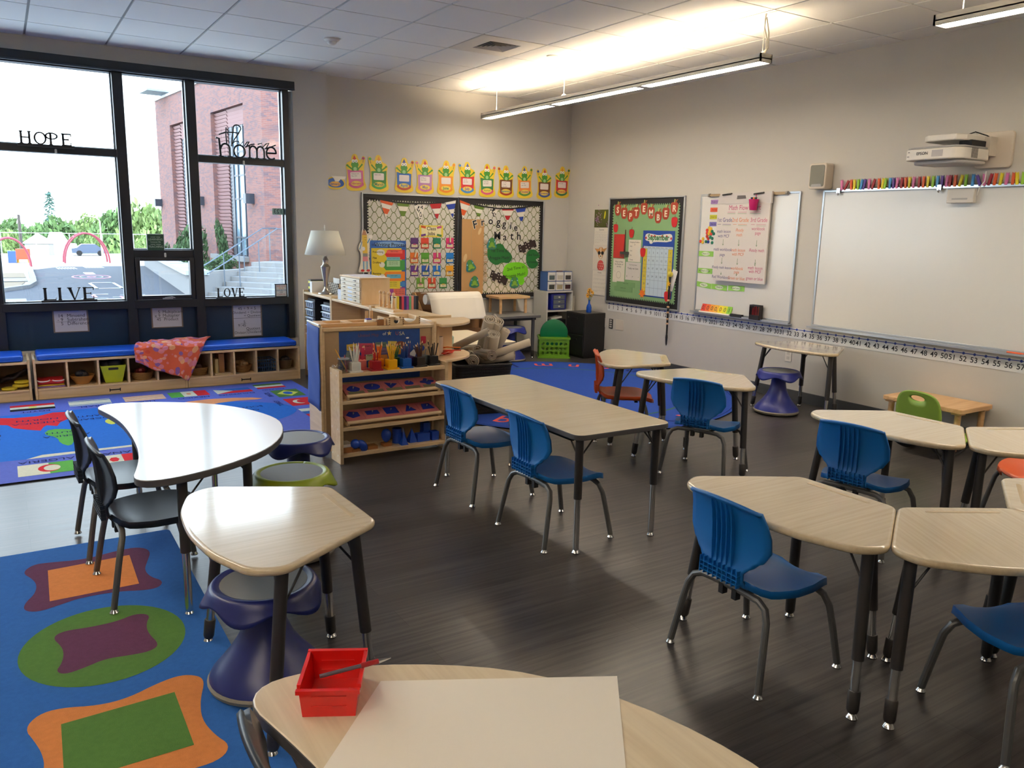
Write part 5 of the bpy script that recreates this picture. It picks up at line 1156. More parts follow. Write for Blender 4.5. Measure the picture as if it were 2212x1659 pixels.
# class jobs
t = cardb('title_card', 'yellow Class Jobs title card above the job cards', 'sign', 4.146, 1.455)
MB().box(-.15, .15, -.002, 0, -.065, .065, C(222, 200, 70, .5)).build('card', t); b = MB(); b.flat(rrect(-.125, .125, -.048, .048, .02), -.0024, C(226, 216, 170, .5)); b.text('Class\nJobs', .055, 0, -.003, 0, ink, bold=.012)
for x, z, c in ((-.10, .045, (204, 84, 30)), (.10, .045, (190, 80, 130)), (-.10, -.045, (92, 44, 130)), (.10, -.045, (70, 130, 60))): b.flat(rot2(rect(x - .03, x + .03, z - .012, z + .012), .2 if x * z > 0 else -.2, (x, z)), -.0028, C(*c))
b.build('lettering', t)
JOB = [(3.935, 1.319, (86, 48, 110), 'purple', 0, 'first in the top row'), (4.064, 1.320, (206, 66, 44), 'red-orange', 0, 'second in the top row'), (4.217, 1.321, (24, 116, 84), 'teal green', 0, 'third in the top row'), (4.383, 1.323, (206, 48, 110), 'pink', 1, 'last in the top row'),
       (3.931, 1.155, (222, 116, 40), 'orange', 2, 'first in the second row'), (4.068, 1.154, (78, 146, 44), 'green', 0, 'second in the second row'), (4.219, 1.154, (206, 60, 120), 'pink', 1, 'third in the second row'), (4.385, 1.154, (20, 116, 196), 'sky blue', 0, 'last in the second row'),
       (3.934, 1.011, (92, 44, 130), 'purple', 2, 'first in the third row'), (4.073, 1.010, (28, 80, 170), 'blue', 2, 'second in the third row'), (4.215, 1.008, (22, 112, 200), 'bright blue', 1, 'third in the third row'), (4.382, 1.007, (226, 160, 30), 'amber', 0, 'last in the third row'),
       (4.008, .872, (110, 160, 50), 'light green', 1, 'first in the bottom row'), (4.153, .870, (214, 74, 34), 'orange-red', 1, 'second in the bottom row'), (4.299, .867, (52, 132, 62), 'green', 0, 'last in the bottom row')]
for i, (x, z, c, cn_, peg, lab) in enumerate(JOB):
    t = cardb('job_card', cn_ + ' class job pocket card, ' + lab, 'card', x, z, 'class job cards')
    MB().box(-.049, .049, -.002, 0, -.06, .06, C(*c, .5)).build('card', t); MB().box(-.049, .049, -.004, -.002, -.06, .008, C(*[int(v * .9) for v in c], .5)).build('pocket', t)
    q = MB().box(-.038, .038, -.0046, -.004, -.045, -.012, C(222, 210, 170, .5)); q.text(('Line leader', 'Recycler', 'Librarian', 'Gardener', 'Calendar', 'Lights', 'Floor care', 'Messenger', 'Snack help', 'Pencils', 'Door', 'Weather', 'Mats', 'Tables', 'Pets')[i], .014, 0, -.005, -.03, ink); q.build('name_label', t)
    MB().box(-.018, .018, -.0056, -.0046, -.018, -.006, C(*[(180, 60, 120), (80, 130, 60), (220, 180, 60), (60, 90, 160)][i % 4], .5)).build('picture', t)
    if peg: MB().box(-.008, .008, -.016, -.002, .01, .075, C(222, 200, 164, .6), T=Matrix.Rotation(.3 if peg == 2 else 0, 4, 'Y')).build('clothespin', t)
# writing process poster
t = cardb('writing_poster', 'blue Writing Process poster with coloured steps beside the pencil figure', 'poster', 3.615, 1.03, None, D0 + .003)
MB().box(-.215, .215, -.002, 0, -.31, .315, C(42, 92, 168, .5)).build('poster_sheet', t); b = MB()
b.flat(rect(-.2, .16, -.30, .232), -.0024, C(222, 196, 50)); b.flat(ell(.02, .275, .18, .03, 24), -.0026, C(120, 160, 206))
b.text('the', .035, -.17, -.003, .268, ink); b.text('Writing Process', .058, .028, -.003, .268, ink, bold=.012)
for z0, z1, c, x0 in ((.11, .215, (196, 40, 40), -.04), (-.01, .10, (60, 140, 60), -.07), (-.13, -.025, (226, 130, 36), -.07), (-.19, -.14, (60, 130, 190), -.05), (-.30, -.20, (150, 60, 140), -.05)): b.flat([(x0, (z0 + z1) / 2), (x0 + .04, z0), (.2, z0), (.2, z1), (x0 + .04, z1)], -.0027, C(*c))
for s, z in (('Prewriting', .19), ('Plan', .125), ('Drafting', .075), ('Revising', -.045)): b.text(s, .03, -.185, -.003, z, ink, 'LEFT', bold=.008)
for x, z, w_, h_ in ((-.09, .185, .05, .035), (-.075, .05, .035, .03), (-.075, -.085, .04, .035)): b.flat(ell(x, z, w_, h_, 10), -.0028, C(226, 222, 206))
b.build('printed_steps', t); b = MB()
for x0, x1, z0, z1, c in ((-.02, .17, .175, .21, (226, 96, 84)), (-.02, .14, .10, .135, (110, 180, 196)), (-.02, .14, .03, .095, (160, 196, 156)), (-.02, .15, -.10, -.055, (96, 170, 196)), (-.03, .14, -.215, -.13, (226, 206, 60)), (.06, .2, -.30, -.215, (226, 110, 90))): b.flat(rect(x0, x1, z0, z1), -.0034, C(*c)); [b.text(('think of ideas', 'use a web', 'write it down now', 'read it again', 'sign up for help', 'make a final copy')[int((x1 + z1) * 97) % 6], .017, (x0 + x1) / 2, -.0038, z1 - .014 - k * .02, ink) for k in range(max(1, int((z1 - z0) / .024)))]
b.build('sticky_notes', t)
# pencil figure
t = cardb('pencil_figure', 'cut-out smiling pencil figure with pink shorts and red shoes', 'cut-out', 3.335, 1.0, None, .024)
MB().plate(chaikin([(-.035, 0), (-.08, .0), (-.045, .1), (-.04, .21), (-.075, .25), (-.055, .31), (-.03, .34), (-.035, .43), (-.012, .475), (.02, .45), (.04, .40), (.10, .41), (.09, .36), (.06, .34), (.06, .24), (.045, .2), (.055, .06), (.085, .0)], 2), 0, -.0015, C(226, 220, 204)).build('backing_card', t); b = MB()
b.flat([(-.02, .205), (.036, .205), (.03, .4), (-.026, .4)], -.002, C(222, 184, 70)); b.flat([(-.027, .4), (.03, .4), (.012, .45), (-.012, .45)], -.002, C(180, 130, 96)); b.flat([(-.012, .45), (.012, .45), (-.008, .472)], -.002, ink)
b.flat([(-.02, .17), (.037, .17), (.036, .205), (-.02, .205)], -.002, C(130, 130, 124)); b.flat([(-.022, .12), (.04, .12), (.037, .17), (-.02, .17)], -.002, C(210, 130, 140))
for x in (-.012, .028): b.flat(rect(x - .007, x + .007, .03, .12), -.002, C(96, 150, 190)); b.flat(ell(x + (.012 if x > 0 else -.012), .02, .022, .013, 12), -.0022, C(190, 40, 44))
b.flat(ell(-.012, .255, .02, .022, 12), -.0023, paper); b.flat(ell(.07, .385, .022, .02, 12), -.0023, paper); b.flat([(-.06, .25), (-.05, .245), (-.025, .33), (-.03, .335)], -.0021, C(96, 150, 190)); b.flat([(.03, .32), (.04, .31), (.068, .36), (.06, .37)], -.0021, C(96, 150, 190))
b.flat(ell(.004, .375, .003, .004, 8), -.0025, ink); b.flat(ell(.018, .375, .003, .004, 8), -.0025, ink); b.flat([(.0, .355), (.012, .348), (.024, .355), (.012, .344)], -.0025, ink); b.build('printed_figure', t)
# frog board contents
t = cardb('brown_paper_tree', 'brown paper strip with a fringed edge on the lily pad board', 'paper', 4.69, 1.165)
MB().plate([(-.15, -.435), (.14, -.435), (.148, -.1), (.146, .436), (-.15, .436)], 0, -.0015, C(184, 142, 92, .8)).build('paper_strip', t); b = MB(); rnd = random.Random(4)
for k in range(34): z = .2 - k * .0145; b.plate(rot2(rect(.13, .185 + .02 * rnd.random(), z - .0025, z + .0025), rnd.uniform(-.2, .2), (.14, z)), 0, -.004, C(186, 150, 106))
b.build('fringe', t); b = MB(); b.flat(rot2(ell(.09, .30, .018, .045, 14), -.4, (.09, .3)), -.002, C(206, 176, 130)); b.flat(rot2(ell(-.10, -.01, .022, .05, 14), -.3, (-.1, 0)), -.002, C(206, 176, 130)); b.flat([(-.03, .33), (-.027, .33), (-.01, -.1), (-.014, -.1)], -.002, C(150, 140, 110)); b.build('paper_leaves', t)
FRG = (C(70, 134, 62), C(38, 120, 130), C(124, 164, 52))
def toad(label, x, z, a, s=1.0):
    t = cardb('frog_sticker', label, 'sticker', x, z, 'green frog stickers', D0 + .006); b = MB(); r = lambda P: [(p * s, q * s) for p, q in rot2(P, a)]
    b.plate(r(chaikin([(-.065, -.06), (0, -.075), (.06, -.06), (.065, -.03), (.05, .0), (.045, .05), (.0, .075), (-.04, .05), (-.055, .01), (-.075, -.03)], 1)), 0, -.0012, FRG[1]); b.build('backing', t); b = MB()
    b.flat(r(ell(0, .0, .042, .045, 16)), -.0016, FRG[0]); b.flat(r(ell(.0, .045, .028, .026, 14)), -.0018, FRG[0]); b.flat(r(ell(.0, -.012, .026, .028, 14)), -.002, FRG[2]); b.flat(r(ell(0, -.052, .055, .014, 14)), -.0019, C(60, 110, 70))
    for q in (-.03, .03): b.flat(r(ell(q, -.035, .018, .012, 10)), -.0021, FRG[2]); b.flat(r(ell(q * 1.3, .02, .008, .008, 8)), -.0021, C(150, 200, 220))
    b.build('printed_frog', t)
toad('frog sticker overlapping the first dark lily pad', 4.945, 1.325, 0); toad('frog sticker upper on the brown paper strip, tilted', 4.657, 1.065, .35); toad('frog sticker lower on the brown paper strip', 4.715, .875, 0); toad('frog sticker at the foot of the light green lily pad', 5.277, .862, 0)
def pad(label, x, z, P, c, lines, rz=0.0, sz=.052):
    t = cardb('lily_pad', label, 'lily pad', x, z, 'paper lily pads', D0 + .002); MB().plate(chaikin(P, 2), 0, -.0015, C(*c, .7)).build('pad_paper', t); b = MB()
    for i, s in enumerate(lines): b.text(s, sz, .0, -.0022, .045 - i * .085, ink, rot=rz)
    b.build('lettering', t)
pad('dark green lily pad reading 1st Time on', 5.06, 1.195, [(-.18, .02), (-.165, .10), (-.10, .06), (-.05, .13), (.03, .13), (.08, .06), (.15, .02), (.185, -.04), (.13, -.11), (.03, -.09), (-.03, -.13), (-.10, -.11), (-.16, -.06)], (30, 104, 44), ('1st Time on', 'Froggie Math!'))
pad('light green lily pad reading 2nd Time in', 5.29, .985, [(-.19, -.02), (-.16, .08), (-.08, .115), (.06, .12), (.15, .09), (.19, .0), (.165, -.06), (.11, -.07), (.14, -.11), (.10, -.17), (.03, -.14), (-.06, -.12), (-.08, -.08), (-.16, -.09)], (110, 196, 22), ('2nd Time in', 'Froggie Math!'), .13)
pad('small dark green notched lily pad reading 3rd Time', 5.545, 1.145, [(-.11, .02), (-.085, .10), (0, .12), (.06, .09), (.11, .015), (.02, -.005), (.09, -.06), (.03, -.12), (-.05, -.12), (-.10, -.06)], (30, 108, 46), ('3rd Time!', '(choose a'), 0, .038)
for s, x, z, a, lab in (('RIBBIT', 5.452, 1.297, .36, 'upper brown-black word cut-out beside the small lily pad'), ('RIBBIT', 5.05, .915, -.36, 'lower brown-black word cut-out left of the light lily pad')):
    t = cardb('word_cutout', lab, 'word', x, z, 'brown-black word cut-outs', D0 + .007); b = MB()
    for i, ch in enumerate(s):
        px_ = -.105 + i * .042; dz = (.012, -.01, .016, -.008, .01, -.006)[i]; q = rot2([(px_, dz)], a)[0]; b.plate(rot2(rect(px_ - .021, px_ + .021, dz - .045, dz + .045), a), 0, -.0015, C(44, 28, 26, .6)); 
        for k in (-.018, .018): 
            w_ = rot2([(px_, dz + k)], a)[0]
            if ch in 'RB': b.flat(ell(w_[0], w_[1], .006, .007, 8), -.002, C(214, 208, 196))
    b.build('letters', t)
for ch, x, z, a, s in (('F', 4.713, 1.537, .28, .13), ('r', 4.815, 1.569, .1, .12), ('o', 4.925, 1.586, 0, .12), ('g', 5.032, 1.578, -.05, .13), ('g', 5.113, 1.556, -.05, .12), ('i', 5.205, 1.535, -.15, .12), ('e', 5.278, 1.515, -.1, .11), ('M', 5.02, 1.413, 0, .13), ('a', 5.126, 1.40, 0, .12), ('t', 5.225, 1.413, 0, .13), ('h', 5.325, 1.413, 0, .13)):
    t = cardb('title_letter', 'black letter %s with a white edge in the frog board title' % ch if ch != 'g' else 'black letter g with a white edge, %s of the two' % ('first' if x < 5.08 else 'second'), 'letter', x, z, 'title letters on the lily pad board', D0 + .003)
    MB().text(ch, s, 0, 0, 0, C(226, 220, 206), rot=a, bold=.06).build('white_edge', t); MB().text(ch, s, 0, -.0012, 0, ink, rot=a, bold=.022).build('letter_face', t)
# birthday frog cards
def frogcard(label, x, zb, zt, c, c2, month, mc, flip, lines, tilt=0.0, hat=(200, 60, 60)):
    t = onback('birthday_card', label, 'card', x, zb, .004, 'frog birthday month cards'); h = (zt - zb); f = -1 if flip else 1; T = Matrix.Rotation(-tilt, 4, 'Y')
    X = lambda P: [(p * f, q * h / .37) for p, q in P]
    out = chaikin([(-.118, .035), (-.09, .0), (.0, -.008), (.09, .0), (.12, .035), (.095, .10), (.098, .2), (.1, .225), (.12, .30), (.122, .345), (.09, .35), (.075, .305), (.045, .31), (.035, .36), (.0, .375), (-.03, .35), (-.035, .30), (-.085, .285), (-.105, .25), (-.092, .20), (-.098, .10)], 2)
    MB().plate(X(out), 0, -.0012, C(222, 190, 50, .4), T=T).build('card', t); b = MB(); m = C(*c, .45)
    b.flat(X([(-.082, .07), (.082, .07), (.088, .2), (.05, .205), (-.05, .205), (-.088, .215)]), -.0016, m, T=T); b.flat(X(chaikin([(-.09, .045), (0, .012), (.09, .045), (.08, .085), (-.08, .085)], 2)), -.0017, C(*c2, .45), T=T); b.build('printed_panel', t)
    b = MB(); b.flat(X(rrect(-.058, .062, .115, .185, .01)), -.0021, C(226, 216, 210, .5), T=T)
    for k, s in enumerate(lines): b.text(s, .017, -.045 * f if not flip else -.05, -.0026, (.168 - .022 * k) * h / .37, C(40, 40, 60), 'LEFT', T=T)
    b.build('name_box', t); g = C(64, 134, 48, .5); b = MB()
    b.flat(X([(-.04, .20), (.04, .20), (.034, .24), (-.034, .24)]), -.0022, g, T=T); b.flat(X(ell(0, .262, .042, .032, 18)), -.0023, g, T=T); b.flat(X([(-.035, .225), (-.08, .26), (-.086, .245), (-.03, .205)]), -.0022, g, T=T); b.flat(X([(.035, .225), (.082, .275), (.09, .26), (.03, .205)]), -.0022, g, T=T); b.flat(X(ell(-.084, .255, .014, .01, 8)), -.0023, g, T=T); b.flat(X(ell(0, .218, .02, .02, 12)), -.0024, C(150, 190, 130), T=T)
    for q in (-.016, .018): b.flat(X(ell(q, .298, .0165, .0175, 14)), -.0026, C(232, 230, 222), T=T); b.flat(X(ell(q, .296, .0045, .0055, 8)), -.0028, ink, T=T)
    b.build('printed_frog', t); b = MB(); b.flat(X([(-.02, .315), (.02, .315), (.002, .358)]), -.0025, C(*hat, .5), T=T); b.build('party_hat', t); b = MB(); b.flat(X(ell(.10, .325, .016, .014, 10)), -.0025, C(*c2, .5), T=T); b.flat(X([(.088, .28), (.096, .28), (.104, .315), (.096, .315)]), -.0024, C(150, 120, 80), T=T); b.build('party_treat', t)
    b = MB(); b.flat(X(ell(0, .07, .062, .026, 20)), -.0026, C(222, 196, 80, .45), T=T); b.text(month, .044 if len(month) < 6 else .034, 0, -.003, .07 * h / .37, C(*mc, .5), T=T, bold=.02, sx=.95); b.build('month_lettering', t)
FC = [(3.263, 1.870, 2.249, (196, 96, 146), (176, 70, 120), 'February', (190, 60, 110), 0, ('Valentin 2/4', 'Rae 2/24'), .06), (3.520, 1.870, 2.255, (54, 124, 52), (60, 150, 70), 'March', (40, 120, 90), 1, ('Sajith 3/04',), 0), (3.816, 1.873, 2.245, (30, 92, 176), (160, 60, 40), 'April', (30, 110, 180), 0, (), 0), (4.072, 1.866, 2.245, (170, 120, 170), (190, 110, 150), 'May', (120, 110, 150), 1, ('Eli May 6', 'Sam 5/29'), 0), (4.334, 1.866, 2.248, (226, 140, 50), (222, 130, 40), 'June', (30, 130, 110), 0, (), 0), (4.613, 1.873, 2.249, (190, 44, 46), (60, 120, 180), 'July', (80, 70, 160), 1, ('Lia 7/3', 'Jon 7/21'), 0), (4.880, 1.866, 2.243, (60, 120, 66), (200, 80, 120), 'August', (130, 140, 70), 0, ('Holly 8/6', 'Ezra 8/27'), .03), (5.137, 1.868, 2.240, (110, 62, 30), (160, 60, 40), 'September', (30, 120, 130), 1, ('Gus 9/2', 'Ivy 9/9', 'Max 9/17'), 0), (5.407, 1.871, 2.248, (222, 130, 56), (80, 130, 60), 'October', (120, 40, 120), 0, ('Al 10/3', 'Jade 10/9'), .05), (5.689, 1.866, 2.241, (104, 56, 24), (60, 80, 140), 'November', (90, 60, 140), 1, (), 0), (5.949, 1.895, 2.275, (180, 40, 44), (50, 110, 70), 'December', (190, 40, 50), 0, ('Ann 12/4',), 0)]
for q in FC: frogcard('frog birthday card for %s, %s' % (q[5], 'with a waving frog over a name box'), q[0], q[1], q[2] - .005, q[3], q[4], q[5], q[6], q[7], q[8], q[9], [(200, 60, 60), (60, 140, 80), (70, 80, 160), (220, 140, 40)][int(q[0] * 10) % 4])
t = onback('birthday_card', 'lower half of the January card, hanging from tape by the pillar', 'card', 3.045, 1.875, .004, 'frog birthday month cards')
MB().plate(chaikin([(-.105, .0), (.02, -.01), (.10, .03), (.085, .10), (.0, .13), (-.105, .11)], 2), 0, -.0012, C(222, 190, 50, .4)).build('card', t); b = MB(); b.flat(chaikin([(-.10, .02), (.02, .01), (.085, .04), (.07, .09), (0, .115), (-.10, .1)], 2), -.0016, C(40, 90, 170, .4)); b.flat(ell(-.02, .05, .06, .026, 18), -.0018, C(222, 170, 70)); b.text('January', .034, -.02, -.0022, .05, C(30, 60, 130), bold=.02); b.flat([(-.06, .13), (.10, .13), (.09, .10), (.04, .10), (.02, .075), (-.02, .075), (-.03, .1)], -.002, paper); b.build('month_lettering', t)

# ------------------------------------------------------------------ right wall
def rbox(m, y0, y1, z0, z1, d0, d1, mt): return m
# calendars
t = onright('wall_calendar', 'wall calendar with a yellow bird among lilac blossom', 'calendar', 7.645, 1.54, .002, 'wall calendars')
MB().box(-.148, .145, -.004, 0, .0, .208, C(76, 82, 34, .4)).build('picture_page', t); b = MB(); rnd = random.Random(8)
for k in range(46): b.flat(ell(-.08 + rnd.gauss(0, .035), .09 + rnd.gauss(0, .045), .008, .007, 8), -.0045 - .00002 * k, C(*rnd.choice([(150, 110, 150), (170, 130, 170), (120, 86, 124)])))
for k in range(12): b.flat(ell(.115 + rnd.gauss(0, .012), .06 + rnd.gauss(0, .03), .007, .006, 8), -.0045, C(150, 110, 150))
b.flat(chaikin([(.03, .10), (.055, .10), (.07, .16), (.062, .195), (.045, .185), (.036, .14)], 2), -.0056, C(206, 196, 40)); b.build('printed_picture', t)
def monthgrid(t, x0, x1, z0, z1, title):
    MB().box(x0, x1, -.004, 0, z0, z1, C(222, 216, 204, .5)).build('month_page', t); b = MB(); b.text(title, .022, (x0 + x1) / 2, -.0045, z1 - .025, ink)
    for k in range(1, 6): z = z1 - .05 - (z1 - z0 - .06) * (k - 1) / 5; b.flat(rect(x0 + .02, x1 - .02, z - .0006, z + .0006), -.0045, C(150, 150, 150)); [b.text(str((k - 1) * 7 + j + 1), .012, x0 + .03 + j * (x1 - x0 - .05) / 7, -.0046, z - .012, ink) for j in range(7) if (k - 1) * 7 + j < 31]
    b.build('date_grid', t)
monthgrid(t, -.135, .135, -.205, -.002, 'September')
t = onright('wall_calendar', 'wall calendar with a small dog wearing sunglasses and a red shirt', 'calendar', 7.645, 1.035, .002, 'wall calendars')
MB().box(-.148, .145, -.004, 0, .0, .30, C(216, 208, 196, .4)).build('picture_page', t); b = MB(); tan = C(190, 134, 74)
b.flat(chaikin([(-.06, .0), (.075, .0), (.07, .08), (.035, .12), (-.025, .12), (-.055, .08)], 2), -.0045, C(190, 70, 70))
for k in range(12): b.flat(ell(-.045 + .012 * (k % 9) , .02 + .03 * (k % 3), .008, .006, 8), -.0047, C(222, 206, 196))
b.flat([(-.12, .255), (-.05, .2), (-.03, .25)], -.0046, tan); b.flat([(.115, .27), (.05, .2), (.03, .25)], -.0046, tan); b.flat(chaikin([(-.055, .24), (-.02, .275), (.03, .275), (.058, .24), (.05, .18), (.025, .135), (-.02, .135), (-.05, .18)], 2), -.0047, tan); b.flat([(-.01, .27), (.012, .27), (.008, .2), (-.004, .2)], -.0048, C(226, 210, 186)); b.flat(ell(.002, .165, .026, .028, 14), -.0048, C(226, 210, 186))
for q in (-.03, .034): b.flat(ell(q, .205, .026, .022, 16), -.0050, ink)
b.flat(rect(-.03, .034, .208, .214), -.0050, ink); b.flat(ell(.002, .168, .011, .009, 10), -.0051, ink); b.build('printed_picture', t)
monthgrid(t, -.14, .13, -.30, -.004, 'October')
# September board
t = onright('september_board', 'green bulletin board with a black wavy border and apple letters', 'bulletin board', 6.888, 1.275); w, h = .607, .588
f = MB()
for a in ((-w - .016, -w, -h - .016, h + .016), (w, w + .016, -h - .016, h + .016), (-w, w, h, h + .016), (-w, w, -h - .016, -h)): f.box(a[0], a[1], -.024, 0, a[2], a[3], alum)
f.build('board_frame', t, bevel=.003); MB().box(-w, w, -.012, 0, -h, h, blackpaper).build('border_paper', t); MB().plate(scallop(-w + .062, w - .062, -h + .06, h - .066), -.0122, -.014, mat('board_green', (122, 160, 112), .75, var=.06, vscale=6)).build('green_paper', t)
D1 = .0145
def cardr(name, label, cat, y, z, group=None, d=D1): return onright(name, label, cat, y, z, d, group)
def apple(b, s, m, stem=True, leafc=(96, 120, 40)):
    b.plate(chaikin([(-.05 * s, .02 * s), (-.045 * s, .05 * s), (-.015 * s, .06 * s), (0, .052 * s), (.015 * s, .06 * s), (.045 * s, .05 * s), (.05 * s, .02 * s), (.04 * s, -.035 * s), (.015 * s, -.056 * s), (0, -.05 * s), (-.015 * s, -.056 * s), (-.04 * s, -.035 * s)], 2), 0, -.0015, m)
for i, (y, z) in enumerate([(7.350,1.738),(7.235,1.701),(7.122,1.669),(7.025,1.704),(6.900,1.748),(6.780,1.703),(6.663,1.655),(6.546,1.694),(6.421,1.748)]):
    ch = 'SEPTEMBER'[i]; nth = {1: 'first', 4: 'second', 7: 'third'}.get(i)
    t = cardr('apple_letter', 'rust-red paper apple with the letter %s%s' % (ch, ', the %s such' % nth if nth else ' on the green board'), 'letter', y, z, 'apple letters on the green board', D1 + .001 * (i % 2)); b = MB(); apple(b, 1.15, C(160, 58, 36, .6)); b.build('apple_paper', t)
    MB().text(ch, .092, 0, -.002, -.002, C(230, 216, 190), bold=.035).build('letter_face', t); b = MB(); b.plate([(-.008, .06), (.0, .055), (.012, .095), (-.004, .1)], 0, -.0012, C(176, 186, 96)); b.plate([(.008, .06), (.016, .058), (.05, .095), (.022, .092)], 0, -.0014, C(150, 84, 36)); b.build('apple_leaf', t)
for lab, y, z, s in (('small red paper apple above the red sheet', 7.367, 1.531, .85), ('small red paper apple above the shopping sheet', 7.084, 1.476, .85), ('red paper apple under the letter R', 6.402, 1.605, .95), ('red paper apple on the edge of the paper month calendar', 6.876, 1.271, .9), ('red paper apple at the lower corner of the month calendar', 6.447, .815, 1.0)):
    t = cardr('paper_apple', lab, 'apple', y, z, 'red paper apples', D1 + .006); b = MB(); apple(b, s, C(186, 30, 38, .5)); b.build('apple_paper', t); b = MB(); b.plate(rot2(rect(-.003, .003, .045, .075), -.4, (0, .05)), 0, -.0012, C(120, 40, 30)); b.build('apple_stem', t)
def sheet_r(name, label, cat, y0, y1, z0, z1, c, lines, group=None, sz=.03, tilt=0):
    t = cardr(name, label, cat, (y0 + y1) / 2, (z0 + z1) / 2, group, D1 + .001); w, h = abs(y0 - y1) / 2, (z1 - z0) / 2; MB().box(-w, w, -.0015, 0, -h, h, C(*c, .6)).build('sheet', t)
    if lines:
        b = MB(); [b.text(s, k, x, -.002, z, ink) for s, x, z, k in lines]; b.build('lettering', t)
    return t
sheet_r('red_sheet', 'plain red paper sheet with small writing down its edge', 'sheet', 7.395, 7.195, 1.194, 1.467, (184, 48, 44), [(s, -.075, .10 - .03 * i, .016) for i, s in enumerate('NUMBERS')])
t = sheet_r('number_sheet', 'cream sheet with a circle and Today is the Number of the Day', 'sheet', 7.388, 7.178, .917, 1.188, (222, 214, 196), [('Ways to Make', 0, .10, .024), ('the Number of', 0, .072, .024), ('the Day', 0, .045, .024), ('+', -.07, -.01, .02), ('-', .07, -.01, .02), ('x', -.08, -.115, .02), ('/', .075, -.115, .02)])
b = MB(); n = 28; P = [(.04 * math.cos(2 * PI * i / n), -.05 + .04 * math.sin(2 * PI * i / n)) for i in range(n)]; Q = [(.038 * math.cos(2 * PI * i / n), -.05 + .038 * math.sin(2 * PI * i / n)) for i in range(n)]
b.add([(x, -.002, z) for x, z in P + Q], [(i, (i + 1) % n, n + (i + 1) % n, n + i) for i in range(n)], ink); b.build('drawn_circle', t)
sheet_r('shopping_sheet', 'cream Shopping Problem sheet beside the paper rake', 'sheet', 7.128, 6.918, 1.163, 1.41, (220, 212, 196), [('Shopping Problem', .0, .095, .022), ('of', 0, .068, .02), ('Item', -.06, .05, .02), ('Cost', -.06, .0, .02), ('Pay', -.06, -.05, .02), ('Change', -.05, -.10, .02)])
sheet_r('money_sheet', 'pale sheet reading Today we have under the shopping sheet', 'sheet', 7.162, 6.908, .956, 1.158, (206, 200, 192), [('The Money Game', 0, .07, .018), ('Today we have', 0, .03, .03), ('$', -.10, -.06, .024), ('or', 0, -.06, .024), ('c', .10, -.06, .024)])
t = cardr('paper_rake', 'dark-handled paper garden rake cut-out beside the red sheet', 'rake', 7.194, 1.25, None, D1 + .004); MB().plate([(-.014, .02), (.014, .02), (.006, .27), (-.004, .27)], 0, -.0015, C(70, 30, 26)).build('handle', t); b = MB(); b.plate(rect(-.08, .08, -.01, .022), 0, -.0015, C(66, 70, 66))
for k in range(7): b.plate(rect(-.078 + .0235 * k, -.068 + .0235 * k, -.05 + .012 * abs(k - 3) / 3, -.008), 0, -.0015, C(66, 70, 66))
b.build('rake_head', t)
t = cardr('month_calendar', 'tall blue paper calendar with a green September title', 'calendar', 6.638, 1.155, None, D1 + .0015); MB().box(-.252, .252, -.0015, 0, -.362, .36, C(28, 66, 150, .5)).build('backing', t)
b = MB(); b.box(-.235, .235, -.0022, -.0015, -.35, .19, C(190, 206, 216, .5)); b.flat(rect(-.235, -.168, -.35, .165), -.0026, C(206, 186, 60)); b.flat(rect(.168, .235, -.35, .165), -.0026, C(206, 186, 60))
for k in range(8): x = -.235 + k * .0671; b.flat(rect(x - .001, x + .001, -.35, .165), -.003, C(96, 116, 140))
for k in range(7): z = .165 - k * .0858; b.flat(rect(-.235, .235, z - .001, z + .001), -.003, C(96, 116, 140))
for j, s in enumerate(('Sunday', 'Monday', 'Tuesday', 'Wednesday', 'Thursday', 'Friday', 'Saturday')): b.text(s, .013, -.2015 + j * .0671, -.003, .177, ink)
for i in range(30): b.text(str(i + 1), .03, -.2015 + (i % 7 if i % 7 != 9 else 0) * .0671, -.003, .12 - (i // 7) * .0858, C(40, 50, 90))
b.build('date_grid', t); b = MB(); b.plate(chaikin([(-.22, .28), (-.2, .33), (-.1, .325), (0, .31), (.1, .325), (.2, .33), (.22, .29), (.2, .24), (-.08, .24), (-.1, .215), (-.14, .22), (-.14, .245), (-.2, .25)], 1), -.0015, -.003, C(222, 220, 210)); b.text('September', .085, 0, -.0036, .285, C(40, 120, 66), bold=.03, sx=.9)
for x in (-.2, -.11, -.06, .06, .13, .2): b.flat(ell(x, .30 if abs(x) < .18 else .28, .014, .014, 10), -.0034, C(186, 40, 40))
b.build('month_title', t)
for lab, z in (('small green pocket above on the lower green board', .90), ('small green pocket below on the lower green board', .845)):
    t = cardr('green_pocket', lab, 'pocket', 7.15 if z > .87 else 7.19, z, 'faint green pockets', D1 + .001); MB().box(-.16, .16, -.002, 0, -.028, .028, mat('board_green2', (110, 150, 100), .7)).build('pocket_paper', t); MB().text('bundles of ten', .016, 0, -.0025, .012, ink).build('lettering', t)
t = cardr('paper_leaf', 'orange paper maple leaf at the calendar foot', 'leaf', 6.854, .82, None, D1 + .006); MB().plate([(q * math.cos(a), q * math.sin(a)) for a, q in [(2 * PI * i / 14 + PI / 2, .06 if i % 2 == 0 else .03) for i in range(14)]], 0, -.0015, C(216, 110, 30)).build('leaf_paper', t)
t = cardr('star_wand', 'black beaded wand with a yellow ball and star hanging over the board edge', 'wand', 6.394, .60, None, D1 + .03)
MB().tube([(.0, 0, .45), (-.004, 0, .25), (-.002, 0, 0), (.0, 0, -.18)], .0105, black, 10).build('wand_cord', t); MB().ball((.004, -.005, .46), .03, .03, .03, C(206, 190, 70, .4), 14).build('yellow_ball', t); b = MB()
for z in (.18, .11, .05, -.02, -.07): b.ball((-.001, -.002, z), .0155, .0155, .013, C(196, 156, 120, .5), 10)
